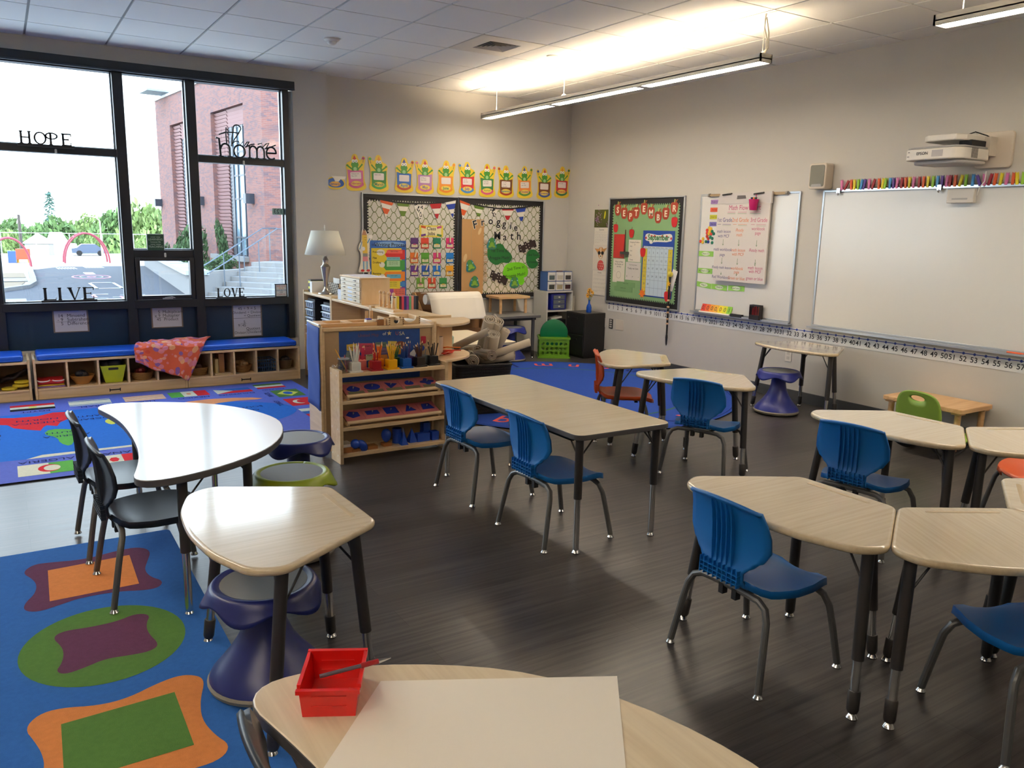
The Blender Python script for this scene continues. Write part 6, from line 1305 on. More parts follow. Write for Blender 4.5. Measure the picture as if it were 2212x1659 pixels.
b.build('beads', t); MB().plate([(q * math.sin(a), .36 + q * math.cos(a)) for a, q in [(PI * i / 5, .032 if i % 2 == 0 else .014) for i in range(10)]], -.012, -.016, C(226, 170, 30)).build('star', t); MB().lathe([(.004, -.17), (.012, -.19), (.014, -.22), (.009, -.29), (.002, -.31)], black, 10).build('tassel', t)
tag(MB().plate(rot2(rect(-.04, .035, -.12, .11), -.3), 0, -.0015, paper).build('note_card', loc=(XR - D1 - .008, 6.37, 1.0), rz=-PI / 2), 'white tilted card behind the star wand', 'card')
# number line
def digit_strip(n0, n1, y0, y1, z, label):
    t = onright('number_line', label, 'number strip', (y0 + y1) / 2, z, .002, 'number line strips'); w = (y0 - y1) / 2
    MB().box(-w, w, -.0015, 0, -.085, .012, C(222, 222, 218, .22)).build('strip_card', t); b = MB(); b.flat(rect(-w, w, -.0032, .0032), -.002, C(30, 60, 150)); L = MB(); k = n1 - n0; pad_ = .03 if n0 else .03
    for i in range(k + 1):
        x = -w + pad_ + (2 * w - 2 * pad_) * i / k; b.flat(ell(x, 0, .0105, .0105, 14), -.0025, C(24, 50, 140)); L.text(str(n0 + i), .058, x, -.0022, -.044, ink, bold=.012)
    b.build('dot_line', t); L.build('numerals', t)
for n0, n1, y0, y1, lab in ((0, 10, 7.475, 6.602, 'number line strip 0 to 10 under the green board'), (11, 20, 6.60, 5.772, 'number line strip 11 to 20 between the boards'), (21, 30, 5.77, 4.942, 'number line strip 21 to 30 under the smaller whiteboard'), (31, 40, 4.94, 4.142, 'number line strip 31 to 40 starting the large whiteboard'), (41, 50, 4.14, 3.342, 'number line strip 41 to 50 under the large whiteboard'), (51, 60, 3.34, 2.54, 'number line strip 51 onward at the right edge of the photo')):
    digit_strip(n0, n1, y0, y1, .655, lab)
# whiteboards
def whiteboard(label, y0, y1, z0, z1):
    t = onright('whiteboard', label, 'whiteboard', (y0 + y1) / 2, (z0 + z1) / 2, 0, 'whiteboards'); w, h = (y0 - y1) / 2, (z1 - z0) / 2
    MB().box(-w, w, -.012, 0, -h, h, boardwhite).build('board_surface', t); f = MB()
    for a in ((-w - .004, -w + .016, -h, h), (w - .016, w + .004, -h, h), (-w, w, h - .016, h + .004), (-w, w, -h - .004, -h + .014)): f.box(a[0], a[1], -.018, 0, a[2], a[3], alum)
    f.build('board_frame', t, bevel=.003); r = MB(); r.box(-w - .02, w + .02, -.055, -.002, -h - .022, -h - .012, alum); r.box(-w - .02, w + .02, -.058, -.053, -h - .022, -h + .0, alum); r.build('marker_tray', t, bevel=.002); return t
whiteboard('smaller whiteboard with the Math Flow chart paper', 6.04, 4.827, .712, 1.882); whiteboard('large blank whiteboard under the projector', 4.588, 2.10, .712, 1.882)
t = onright('map_rail', 'bronze rail with round end caps above the chart paper', 'rail', 5.44, 1.872, .022); MB().box(-.47, .47, -.012, .006, -.012, .012, C(150, 128, 96, .4)).build('rail_bar', t)
b = MB(); [b.lathe([(.017, 0), (.017, .02)], C(130, 126, 116, .3), 14, T=Matrix.Translation((x, -.004, 0)) @ Matrix.Rotation(PI / 2, 4, 'Y')) for x in (-.485, .465)]; b.build('end_caps', t)
# chart paper
t = onright('chart_pad', 'large white chart pad with handwritten Math Flow columns', 'chart', 5.445, 1.46, .036); w = .325
MB().box(-w, w, -.018, 0, -.42, .335, C(214, 206, 198, .6)).build('paper_pad', t); MB().plate([(-w, .325), (w + .01, .325), (w + .012, .43), (-w + .03, .425), (-w + .01, .38)], 0, -.022, C(196, 190, 186, .5)).build('carry_flap', t); MB().plate([(-.08, .365), (.035, .37), (.025, .40), (-.075, .40)], -.0222, -.023, C(90, 84, 84)).build('hand_slot', t)
for x in (-.20, .19): q = MB().tube([(x - .06, -.028, .41), (x, -.034, .415), (x + .06, -.03, .42)], .007, C(40, 40, 44, .3), 8); q.build('clip', t)
b = MB(); pp, oo, mg_, gg = C(66, 54, 120), C(214, 116, 60), C(186, 62, 110), C(80, 130, 70)
def hw(s, x, z, k, m): b.text(s, k, x, -.0188, z, m, sx=.86)
hw('Math Flow Chart', .02, .285, .066, mg_); 
for x0, x1 in ((-.19, -.09), (-.06, .05), (.09, .22)): b.flat(rect(x0, x1, .243, .246), -.0188, mg_); b.flat(rect(x0, x1, .23, .233), -.0188, gg)
for (h_, x, m, L) in (('1st Grade', -.22, pp, [('math lesson', .06), ('with MCF', .015), ('math workbook', -.115), ('page', -.165), ('iReady math lesson', -.29), ('Red Workbook', -.385)]), ('2nd Grade', -.02, oo, [('iReady', .075), ('math', .03), ('math lesson', -.115), ('with MCF', -.155), ('workbook', -.29), ('page', -.325), ('Green or blue', -.385)]), ('3rd Grade', .205, mg_, [('workbook', .09), ('page', .05), ('iReady math', -.11), ('math lesson', -.275), ('with MCF', -.31), ('green or blue', -.375)])):
    hw(h_, x, .17, .056, m); b.flat(rect(x - .09, x - .045, .128, .131), -.0188, m); b.flat(rect(x - .025, x + .085, .128, .131), -.0188, m); b.flat(rect(x - .025, x + .085, .116, .118), -.0188, gg)
    for s, z in L: hw(s, x, z, .043 if len(s) < 14 else .038, m)
for x in (-.22, -.02, .2):
    for z0, z1 in ((-.015, -.075), (-.195, -.255), (-.335, -.362) if x < .1 else (-.2, -.24)): b.flat(rect(x - .002, x + .002, z1, z0), -.0188, gg); b.flat([(x - .012, z1 + .018), (x, z1), (x + .012, z1 + .018), (x, z1 + .008)], -.0188, gg)
b.build('lettering', t)
t = onright('marker_cup', 'magenta fluted cup of markers hooked on the chart pad', 'cup', 5.284, 1.77, .095); MB().lathe([(.036, -.05), (.038, -.048), (.052, .05), (.049, .05), (.034, -.045), (.001, -.045)], C(176, 22, 96, .4), 22, T=Matrix.Diagonal((1, .7, 1, 1))).build('cup_body', t)
MB().tube([(.0, .03, .05), (0, .03, .1), (0, .055, .115)], .004, C(160, 30, 90, .4), 6).build('hook', t)
for k, (dx, c, lab) in enumerate(((-.03, (50, 30, 70), 'violet'), (-.014, (40, 30, 40), 'dark'), (.002, (226, 120, 40), 'orange'), (.018, (30, 100, 60), 'green'), (.03, (40, 40, 44), 'black'))): tag(MB().tube([(dx * .6, 0, -.04), (dx, 0, .068)], .0075, C(*c, .4), 8).build('marker', loc=(XR - .095, 5.284, 1.77), rz=-PI / 2), lab + ' marker cap in the magenta cup', 'marker', 'markers in the magenta cup')
# magnets
for (y, z), (c, cn_, o) in zip([(5.843, 1.808), (5.843, 1.731), (5.845, 1.66), (5.843, 1.591)], (((156, 120, 176), 'mauve', 'first from the top'), ((214, 84, 50), 'orange-red', 'second from the top'), ((186, 186, 50), 'olive yellow', 'third from the top'), ((116, 106, 176), 'lavender', 'lowest'))):
    t = onright('pencil_magnet', cn_ + ' pencil-shaped label magnet, ' + o + ' beside the chart', 'magnet', y, z, .0125, 'pencil label magnets'); MB().plate([(-.06, -.021), (.045, -.021), (.045, .021), (-.06, .021)], 0, -.002, C(*c, .5)).build('pencil_body', t); MB().plate([(.045, -.021), (.066, 0), (.045, .021)], 0, -.002, C(222, 200, 160)).build('pencil_tip', t); q = MB(); q.text({'mauve': 'Purple hut', 'orange-red': 'Red hut', 'olive yellow': 'Green hut', 'lavender': 'Blue hut'}[cn_], .02, -.005, -.0024, 0, ink); q.build('lettering', t)
mg = [(5.930,1.529,'R'),(5.901,1.553,'Y'),(5.877,1.544,'Y'),(5.928,1.501,'R'),(5.890,1.516,'Y'),(5.859,1.518,'G'),(5.837,1.496,'G'),(5.901,1.492,'Y'),(5.872,1.493,'R'),(5.926,1.468,'R'),(5.877,1.460,'G'),(5.853,1.449,'G'),(5.907,1.445,'R'),(5.979,1.443,'Y'),(6.010,1.417,'R'),(5.980,1.408,'Y'),(5.934,1.416,'G'),(5.904,1.414,'B'),(5.850,1.407,'G'),(5.889,1.535,'Y')]
mcol = {'R': ((196, 54, 40), 'red'), 'Y': ((216, 176, 40), 'yellow'), 'G': ((22, 112, 84), 'green'), 'B': ((30, 60, 150), 'blue')}
for i, (y, z, k) in enumerate(mg): tag(MB().lathe([(.0165, 0), (.0165, .004), (.014, .007), (.0001, .0075)], C(*mcol[k][0], .35), 18, T=Matrix.Rotation(PI / 2, 4, 'X')).build('round_magnet', loc=(XR - .0125, y, z), rz=-PI / 2), mcol[k][1] + ' round magnet in the cluster on the smaller whiteboard' if k != 'B' else 'the one blue round magnet in the cluster', 'magnet', mcol[k][1] + ' round magnets')
for y, z, s, a, lab in ((5.926, 1.295, "Share 'U'", 0, 'upper lime label magnet reading Share, left of the chart'), (5.926, 1.122, "Author's Chair", 0, 'lime label magnet reading Author, below the Share one'), (5.926, .979, 'Help ?', -.08, 'lime Help label, first of the bottom row of three'), (5.714, .970, 'Check A', -.04, 'lime Check label, middle of the bottom row'), (5.491, .976, 'New Lesson', .02, 'lime New Lesson label, last of the bottom row')):
    t = onright('lime_label', lab, 'label', y, z, .0125, 'lime label magnets'); MB().plate(rot2(rect(-.103, .103, -.026, .026), a), 0, -.0025, C(140, 196, 84, .45)).build('label_card', t); q = MB(); q.flat(ell(0, 0, .055, .02, 20), -.003, C(210, 222, 190)); q.text(s, .026, 0, -.0034, 0, ink, rot=a); q.build('lettering', t)
# things in the tray
t = onright('place_value_chart', 'rainbow place value flip stand reading 0,000,001 in the tray', 'flip chart', 5.72, .702, .045); T = Matrix.Rotation(R(-22), 4, 'X'); cs = [(206, 50, 40), (222, 96, 40), (226, 150, 40), (226, 170, 50), (230, 206, 40), (206, 206, 40), (120, 176, 50)]
b = MB(); b.plate(rect(-.205, .205, -.002, .012), 0, -.02, cream, T=T); b.plate(rect(-.205, .205, .0, .092), .012, .008, cream, T=T); b.build('stand_base', t)
for k in range(7): o = MB().box(-.203 + k * .058, -.147 + k * .058, -.003, .008, .012, .094, C(*cs[k], .45), T=T).build('flip_card', t); MB().text('0,000,001'.replace(',', '')[k] + (',' if k in (0, 3) else ''), .062, -.175 + k * .058, -.0036, .052, ink, T=T).build('digit', o)
tag(MB().box(-.08, .06, -.035, .0, 0, .028, black).build('board_eraser', loc=(XR - .03, 5.42, .7015), rz=-PI / 2), 'dark felt eraser in the marker tray', 'eraser')
t = onright('marker_holder', 'black mesh holder of red markers in the tray of the smaller whiteboard', 'holder', 5.188, .702, .03); b = MB(); mh = C(36, 30, 32, .35)
for a in ((-.058, -.054, -.05, 0), (.054, .058, -.05, 0), (-.058, .058, -.004, 0)): b.box(a[0], a[1], a[2], a[3], 0, .14, mh)
b.box(-.058, .058, -.054, -.05, 0, .045, mh); b.box(-.058, .058, -.054, -.05, .128, .14, mh); [b.box(-.058 + .0145 * k, -.055 + .0145 * k, -.054, -.05, .045, .128, mh) for k in range(9)]; b.box(-.058, .058, -.05, 0, 0, .004, mh); b.build('holder_body', t)
for k, c in enumerate(((176, 30, 40), (150, 30, 40), (190, 40, 50), (120, 30, 40), (206, 90, 40))): tag(MB().tube([(-.04 + .02 * k, -.026, .0045), (-.036 + .018 * k, -.024, .11 + .012 * (k % 3))], .008, C(*c, .4), 8).build('marker', loc=(XR - .03, 5.188, .702), rz=-PI / 2), ('crimson', 'maroon', 'red', 'dark red', 'orange')[k] + ' marker in the black mesh holder', 'marker', 'markers in the mesh holder')
tag(MB().tube([(0, 0, 0), (.10, 0, 0), (.105, 0, 0), (.13, 0, 0)], [.009, .009, .008, .008], C(222, 96, 50, .4), 10).build('marker', loc=(XR - .05, 2.90, .711), rz=-PI / 2), 'orange marker lying in the tray of the large whiteboard', 'marker')
# clothespins along the top of the large board
t = onright('clothespin_rail', 'metal rail with end clamps along the top of the large whiteboard', 'rail', 3.32, 1.878, .02); MB().box(-1.11, 1.2, -.008, .006, -.008, .010, chrome).build('rail_bar', t); MB().box(-1.0, 1.2, .008, .018, .02, .045, C(196, 190, 178)).build('wall_channel', t)
b = MB()
for x in (-1.105, -.23, .62): b.box(x - .016, x + .016, -.022, .0, -.022, .018, chrome); b.ball((x, -.02, -.028), .009, .009, .014, chrome, 8)
b.build('clamps', t)
RC = {'k': ((206, 110, 160), 'pink'), 'r': ((150, 16, 30), 'dark red'), 'o': ((206, 84, 24), 'orange'), 'y': ((226, 206, 30), 'yellow'), 'g': ((140, 190, 40), 'lime'), 'b': ((60, 140, 200), 'blue'), 'v': ((84, 50, 140), 'purple')}
seq = 'kroygbvkroygbvkroykroygbvkroygbvkroykoyg'; ps = [4.40, 4.375, 4.31, 4.285, 4.25, 4.225, 4.20, 4.15, 4.12, 4.06, 4.03, 4.01, 3.965, 3.935, 3.905, 3.865, 3.83, 3.80, 3.765, 3.72, 3.685, 3.65, 3.61, 3.575, 3.54, 3.505, 3.48, 3.44, 3.405, 3.36, 3.31, 3.255, 3.225, 3.195, 3.155, 3.115, 3.075, 3.03, 3.0, 2.965]
tl = [-.12, .42, -.12, -.04, 0, .15, .2, .0, .25, -.06, .06, .12, 0, 0, .05, 0, -.05, 0, 0, 0, 0, 0, 0, 0, 0, .05, .05, 0, .2, 0, 0, -.4, -.1, .2, .08, .08, .05, .0, -.12, 0]
n_of = {}
for y, k, a in zip(ps, seq, tl):
    n_of[k] = n_of.get(k, 0) + 1; b = MB(); q = C(*RC[k][0], .5); b.plate(rot2([(-.009, -.005), (.009, -.005), (.009, .083), (.001, .068), (-.009, .083)], -a), -.008, -.010, q); b.plate(rot2([(-.009, -.005), (.009, -.005), (.009, .083), (.001, .068), (-.009, .083)], -a), .001, .003, q); b.plate(rot2(rect(-.008, .008, .02, .03), -a), .001, -.008, q)
    nth = ['first', 'second', 'third', 'fourth', 'fifth', 'sixth', 'seventh', 'eighth'][n_of[k] - 1]
    tag(b.build('clothespin', loc=(XR - .022, y, 1.885), rz=-PI / 2), '%s clothespin on the board rail, %s of its colour from the speaker end' % (RC[k][1], nth), 'clothespin', 'coloured clothespins on the rail')
# speaker
t = onright('wall_speaker', 'pale boxy wall speaker with a grey grille beside the projector', 'speaker', 4.60, 2.0, 0); sw = C(206, 194, 176, .45)
MB().prism(rrect(-.085, .085, -.108, .108, .022), .0, .105, sw, T=Matrix(((1, 0, 0, 0), (0, 0, -1, 0), (0, 1, 0, 0), (0, 0, 0, 1)))).build('speaker_case', t, bevel=.008, seg=3); MB().plate(rrect(-.07, .07, -.088, .092, .016), -.104, -.109, mat('speaker_grille', (112, 112, 104), .7, bump=.4, bscale=900)).build('grille', t); MB().plate([(-.055, -.088), (.055, -.088), (.045, -.066), (-.045, -.066)], -.109, -.1105, C(150, 150, 146, .4)).build('name_badge', t)
# projector
t = onright('short_throw_projector', 'white short-throw projector on a wall arm above the large whiteboard', 'projector', 3.26, 2.10, 0); pw = C(222, 216, 206, .4); pg = C(150, 148, 146, .45)
MB().prism(rrect(-.06, .20, -.10, .152, .03), .0, .03, C(208, 196, 180, .45), T=Matrix(((1, 0, 0, 0), (0, 0, -1, 0), (0, 1, 0, 0), (0, 0, 0, 1)))).build('wall_plate', t, bevel=.006)
P = [(-.33, -.145), (-.345, -.42), (-.30, -.455), (.03, -.455), (.075, -.40), (.085, -.10), (-.10, -.08)]
MB().prism(roundpoly(P, .02), -.055, .022, pw).build('projector_body', t, bevel=.008); MB().prism([(x * .97 - .005, y * .97) for x, y in P], .022, .038, pg).build('grey_top', t, bevel=.006)
MB().prism([(x * .86, y * .86 - .03) for x, y in P], -.085, -.055, C(176, 172, 170, .45)).build('underside', t, bevel=.012)
MB().prism([(-.25, -.12), (-.25, -.36), (-.21, -.40), (.0, -.40), (.045, -.34), (.05, -.04), (-.06, -.03)], .075, .118, pw).build('arm_cover', t, bevel=.008); b = MB(); b.box(-.03, .06, -.30, -.02, .04, .078, black); b.tube([(0, -.3, .06), (.03, -.2, .07), (.06, -.06, .05)], .008, black); b.tube([(-.01, -.25, .118), (.02, -.2, .14), (.05, -.1, .12), (.06, -.03, .1)], .004, black); b.build('cable_bundle', t)
b = MB(); b.box(.0, .09, -.12, 0, -.02, .11, C(196, 188, 176, .45)); b.build('wall_arm', t); b = MB(); b.box(-.13, -.05, -.4565, -.4555, -.035, .01, C(176, 170, 168, .4)); b.build('front_sensor', t); b = MB(); b.text('EPSON', .028, -.20, -.457, -.01, C(50, 50, 54), bold=.02); b.build('logo_lettering', t); b = MB(); b.flat([(-.31, -.0), (-.30, .006), (-.29, 0)], -.4571, C(70, 66, 70)); b.flat(rect(-.312, -.295, -.03, -.026), -.457, C(70, 66, 70)); b.build('logo_mark', t)
b = MB()
for i in range(6):
    for k in range(9): b.box(.0855, .0865, -.33 + i * .014, -.322 + i * .014, -.045 + k * .0075, -.04 + k * .0075, C(70, 66, 64))
b.build('vent_grille', t, loc=(-.003, .0, 0)); MB().ball((-.17, -.452, -.05), .004, .004, .003, C(150, 180, 230, .3), 8).build('status_light', t)
t = onright('control_box', 'flat white box hanging on the top edge of the large whiteboard', 'box', 3.372, 1.81, .02); MB().box(-.10, .10, -.04, -.0, -.052, .05, C(214, 208, 198, .45)).build('box_case', t, bevel=.005); MB().box(-.06, .055, -.0412, -.04, -.028, -.016, C(176, 172, 168, .5)).build('vent_slot', t); MB().tube([(.11, -.02, -.0), (.125, -.03, .05), (.16, -.03, .10), (.155, -.02, .17)], .004, white, 6).build('cable', t)
# switches and sockets
def plate_(name, label, cat, wall, a, z, kind):
    t = onright(name, label, cat, a, z) ; w, h, c = (.036, .057, C(214, 208, 196, .4)) if kind != 'blank' else (.068, .062, C(206, 198, 184, .4))
    MB().box(-w, w, -.006, 0, -h, h, C(40, 38, 38, .4) if kind == 'dark' else c).build('plate', t, bevel=.003)
    if kind == 'socket': b = MB(); [b.box(-.016, .016, -.0075, -.006, q - .014, q + .014, C(196, 190, 178, .4)) for q in (-.022, .022)]; b.build('sockets', t)
    if kind == 'switch': MB().box(-.012, .012, -.009, -.006, -.03, .03, C(222, 216, 206, .4)).build('rocker', t)
    if kind == 'dark': b = MB(); [b.box(-.02, .02, -.008, -.006, q - .008, q + .008, C(190, 186, 180, .4)) for q in (-.036, -.01, .016, .04)]; b.build('buttons', t)
plate_('light_switch', 'cream switch plate beside the black corner cabinet', 'switch', 0, 7.525, .42, 'switch'); plate_('wall_controller', 'dark wall control panel with pale buttons', 'control panel', 0, 7.398, .418, 'dark'); plate_('blank_plate', 'larger blank cream wall plate beside the dark control panel', 'wall plate', 0, 7.237, .42, 'blank'); plate_('wall_socket', 'cream wall socket under the desk by the wall', 'socket', 0, 4.815, .408, 'socket')
# ------------------------------------------------------------------ ceiling fittings
lampw = mat('lamp_diffuser', (255, 240, 214), .5, emit=(255, 244, 228), es=LAMP)
lampup = mat('lamp_uplight', (255, 232, 196), .5, emit=(255, 232, 200), es=LAMPUP)
fixm = C(206, 202, 192, .45)
def pendant(label, x, y1, y0, n, cables):
    t = thing('linear_pendant', label, 'light', (x, y1, 2.675), -PI / 2, 'long pendant light bars'); L = y1 - y0; w = .058
    b = MB(); b.box(0, L, -w, -w + .008, 0, .058, fixm); b.box(0, L, w - .008, w, 0, .058, fixm); b.box(0, .012, -w, w, 0, .058, fixm); b.box(L - .012, L, -w, w, 0, .058, fixm)
    b.box(0, L, -w, w, .022, .03, fixm); b.build('housing', t)
    k = L / n
    for i in range(n):
        MB().box(.04 + i * k, (i + 1) * k - .04, -w + .016, w - .016, .003, .010, lampw).build('diffuser', t)
        MB().box(.06 + i * k, (i + 1) * k - .06, -w + .016, w - .016, .040, .044, lampup).build('uplight_lens', t)
    for i in range(n + 1): 
        if 0 < i < n: MB().box(i * k - .04, i * k + .04, -w + .008, w - .008, .0, .012, fixm).build('joint_plate', t)
    for c in cables: MB().tube([(y1 - c, 0, .03), (y1 - c, 0, .326)], .0028, C(220, 216, 206), 6).build('hanger_wire', t)
    return t
p = pendant('long white pendant light bar with three lit panels along the right of the room', 4.61, 7.93, 4.06, 3, (7.70, 6.47, 4.10))
b = MB(); b.tube([(3.84, .0, .326), (3.82, .012, .24), (3.845, .016, .16), (3.85, .012, .09), (3.80, .0, .065), (3.77, .0, .058)], .005, C(206, 200, 186), 8); b.tube([(3.845, .0, .30), (3.855, .02, .2), (3.86, .02, .1), (3.84, 0, .06)], .005, C(206, 200, 186), 8); b.build('power_cord', p)
b = MB(); b.tube([(1.46 + .035 * math.cos(a), .0, .06 + .02 * math.sin(a) * 1.2) for a in [PI * k / 10 for k in range(11)]], .004, white, 6); b.tube([(1.47 + .03 * math.cos(a), .012, .058 + .016 * math.sin(a) * 1.2) for a in [PI * k / 10 for k in range(11)]], .004, white, 6); b.build('wire_coil', p)
pendant('white pendant light bar cut off at the top right corner of the photo', 4.61, 2.83, -1.0, 3, (2.70, 1.5, -.9))
pendant('white pendant light bar over the window side, out of frame', -1.30, 6.6, 2.8, 3, (6.4, 2.9)); pendant('white pendant light bar added for fill behind the camera position', -1.30, 1.6, -2.2, 3, (1.4, -2.1))  # the bar behind the camera is unseen, added for fill light
t = thing('air_diffuser', 'square white ceiling air diffuser with nested dark vanes', 'vent', (2.745 + 1.5 * TILE, 7.65 - 2.5 * TILE, 3.0)); w = TILE / 2 - .006
b = MB(); f = C(214, 208, 196, .5)
for a in ((-w, -.15, -w, w), (.15, w, -w, w), (-.15, .15, -w, -.15), (-.15, .15, .15, w)): b.box(a[0], a[1], a[2], a[3], -.002, .012, f)
b.build('face_panel', t); MB().box(-.15, .15, -.15, .15, .010, .0125, C(56, 52, 48)).build('duct_throat', t)
for k in range(5):
    r = .148 - k * .029; v = MB(); o, i_ = r, r - .019
    v.add([(o, -o, -.002), (o, o, -.002), (-o, o, -.002), (-o, -o, -.002), (i_, -i_, .008), (i_, i_, .008), (-i_, i_, .008), (-i_, -i_, .008)], [(0, 1, 5, 4), (1, 2, 6, 5), (2, 3, 7, 6), (3, 0, 4, 7)], C(176, 170, 160, .4)); v.build('vane_ring', t, solid=.002)
t = thing('smoke_detector', 'round white ceiling sensor near the window', 'detector', (2.436, 6.72, 3.0)); MB().lathe([(.062, .0), (.064, -.012), (.05, -.02), (.048, -.024)], C(222, 218, 210, .4), 28).build('detector_base', t); MB().ball((0, 0, -.024), .04, .04, .028, C(226, 222, 214, .3), 20).build('sensor_dome', t)
tag(MB().lathe([(.05, 0), (.05, -.004), (.046, -.006), (.001, -.006)], C(214, 206, 192, .5), 28).build('ceiling_disc', loc=(4.241, 6.144, 3.0)), 'small flat round cover plate on the ceiling', 'cover plate')

# ------------------------------------------------------------------ words and cards at the window
bk = C(16, 16, 20, .5)
def serif(ch, h, m, b, x, w, y0, y1, st=.2, th=.1):
    """A serif capital as solid strokes; h height, w width."""
    s = st * h; q = th * h; R_ = lambda a, c, e, g: b.box(x + a, x + c, y1, y0, e, g, m)
    if ch in 'LIEHP':
        R_(.06 * w, .06 * w + s, 0, h); R_(0, .12 * w + s, 0, q * .6); R_(0, .12 * w + s, h - q * .6, h)
    if ch == 'L': R_(.06 * w, w, 0, q * .8); b.plate([(x + w - .02 * h, 0), (x + w, 0), (x + w + .03 * h, .3 * h), (x + w - .03 * h, .12 * h)], y0, y1, m)
    if ch == 'E':
        for z in (0, h * .46, h - q * .8): R_(.06 * w, w * (.75 if 0 < z < h * .6 else 1), z, z + q * .8)
        R_(w - .06 * h, w, 0, .28 * h); R_(w - .06 * h, w, .76 * h, h); R_(w * .75 - .05 * h, w * .75, .38 * h, .6 * h)
    if ch == 'V':
        b.plate([(x, h), (x + s * 1.25, h), (x + w / 2 + .04 * h, 0), (x + w / 2 - .06 * h, 0)], y0, y1, m); b.plate([(x + w, h), (x + w - q * .9, h), (x + w / 2 - .02 * h, 0), (x + w / 2 + .05 * h, 0)], y0, y1, m); R_(-.06 * w, s * 1.6, h - q * .6, h); R_(w - .22 * w, w + .06 * w, h - q * .6, h)
    if ch == 'H': R_(w - .06 * w - s, w - .06 * w, 0, h); R_(w - .12 * w - s, w, 0, q * .6); R_(w - .12 * w - s, w, h - q * .6, h); R_(.1 * w, w - .1 * w, .46 * h, .46 * h + q * .7)
    def ring(cx, cz, rx, rz, kx, kz):
        n = 28; vo = [(x + cx + rx * math.cos(2 * PI * i / n), cz + rz * math.sin(2 * PI * i / n)) for i in range(n)]; vi = [(x + cx + (rx - kx) * math.cos(2 * PI * i / n), cz + (rz - kz) * math.sin(2 * PI * i / n)) for i in range(n)]
        for yy, fl in ((y0, 1), (y1, 0)): b.add([(a, yy, c) for a, c in vo + vi], [(i, (i + 1) % n, n + (i + 1) % n, n + i) for i in range(n)], m)
        b.add([(a, y0, c) for a, c in vo] + [(a, y1, c) for a, c in vo], [(i, (i + 1) % n, n + (i + 1) % n, n + i) for i in range(n)], m); b.add([(a, y0, c) for a, c in vi] + [(a, y1, c) for a, c in vi], [(i, (i + 1) % n, n + (i + 1) % n, n + i) for i in range(n)], m)
    if ch == 'O': ring(w / 2, h / 2, w / 2, h / 2, s * .85, q * .7)
    if ch == 'P': ring(.06 * w + s * .9, h * .72, w * .62, h * .28, s * .8, q * .7)
def word(label, s, x0, x1, z, h, y, st, th, widths, base=0):
    t = thing('word_sign', label, 'sign', (x0, y, z), 0, 'black standing word signs'); k = (x1 - x0) / sum(widths); x = 0
    for ch, w_ in zip(s, widths):
        b = MB(); serif(ch, h, bk, b, x + .06 * w_ * k, w_ * k * .84, 0, -.02, st, th); b.build('letter', t); x += w_ * k
    if base: MB().box(-.01, x1 - x0 + .01, -.045, .0, -base, 0, bk).build('base_bar', t)
word('large black LIVE word sign standing on the sill of the big window', 'LIVE', .268, .685, .795, .108, 8.176, .2, .1, (1.15, .75, 1.15, 1.05), .02)
word('thin black HOPE word sign on the bar of the big window', 'HOPE', .197, .60, 2.122, .105, 8.18, .16, .13, (1.05, 1.15, .95, .9), .02)
word('small black LOVE word sign on the sill of the end window', 'LOVE', 1.742, 2.008, .785, .085, 8.176, .17, .1, (1, 1.25, 1.15, 1), .012)
t = thing('word_sign', 'black this is home script cut-out on the bar of the end window', 'sign', (1.80, 8.17, 2.118)); b = MB()
def stroke(P, r): b.tube([(x, -.006, z) for x, z in P], r, bk, 8)
def arcp(cx, cz, rx, rz, a0, a1, n=12): return [(cx + rx * math.cos(R(a0 + (a1 - a0) * i / n)), cz + rz * math.sin(R(a0 + (a1 - a0) * i / n))) for i in range(n + 1)]
stroke([(.0, .17), (.03, .165), (.04, .0)], .010); stroke([(.04, .07)] + arcp(.085, .075, .04, .045, 160, 0) + [(.125, .0)], .009); stroke([(.02, .003), (.065, .003)], .007); stroke([(.1, .003), (.15, .003)], .007)
stroke(arcp(.215, .058, .052, .058, 0, 360, 24), .009)
stroke([(.29, .115), (.31, .11), (.31, .0)], .009); stroke([(.31, .07)] + arcp(.345, .07, .035, .045, 150, 0) + [(.38, .0)], .009); stroke([(.38, .07)] + arcp(.415, .07, .035, .045, 150, 0) + [(.45, .0)], .009); stroke([(.29, .003), (.33, .003)], .007); stroke([(.36, .003), (.4, .003)], .007); stroke([(.43, .003), (.47, .003)], .007)
stroke([(.475, .06), (.565, .062)] + arcp(.52, .06, .047, .058, 0, 310, 20), .009); b.build('bold_letters', t); b = MB()
stroke([(.03, .20), (.09, .225), (.17, .23), (.22, .225)], .0062); stroke([(.10, .27), (.095, .2), (.10, .12), (.12, .09)], .0062); stroke([(.145, .10), (.15, .18), (.165, .25)] + arcp(.20, .27, .035, .03, 180, -30) + [(.21, .22), (.175, .17), (.15, .12), (.18, .15), (.21, .15), (.22, .115), (.25, .15), (.26, .11), (.29, .15), (.31, .155), (.29, .12), (.27, .10), (.33, .13), (.36, .135)], .0062)
stroke([(.39, .135), (.43, .15), (.435, .11), (.47, .145), (.50, .155), (.48, .12), (.46, .10), (.52, .12), (.565, .14)], .0062); b.build('script_letters', t)
def translucent(name, c):
    m = bpy.data.materials.new(name); m.use_nodes = True; nt = m.node_tree; b = nt.nodes['Principled BSDF']; b.inputs['Base Color'].default_value = rgb(c); b.inputs['Roughness'].default_value = .6
    q = nt.nodes.new('ShaderNodeBsdfTranslucent'); q.inputs['Color'].default_value = rgb(c); x = nt.nodes.new('ShaderNodeMixShader'); x.inputs[0].default_value = .6
    nt.links.new(b.outputs[0], x.inputs[1]); nt.links.new(q.outputs[0], x.inputs[2]); nt.links.new(x.outputs[0], nt.nodes['Material Output'].inputs['Surface']); return m
sticker = translucent('sticker_vinyl', (150, 160, 150))
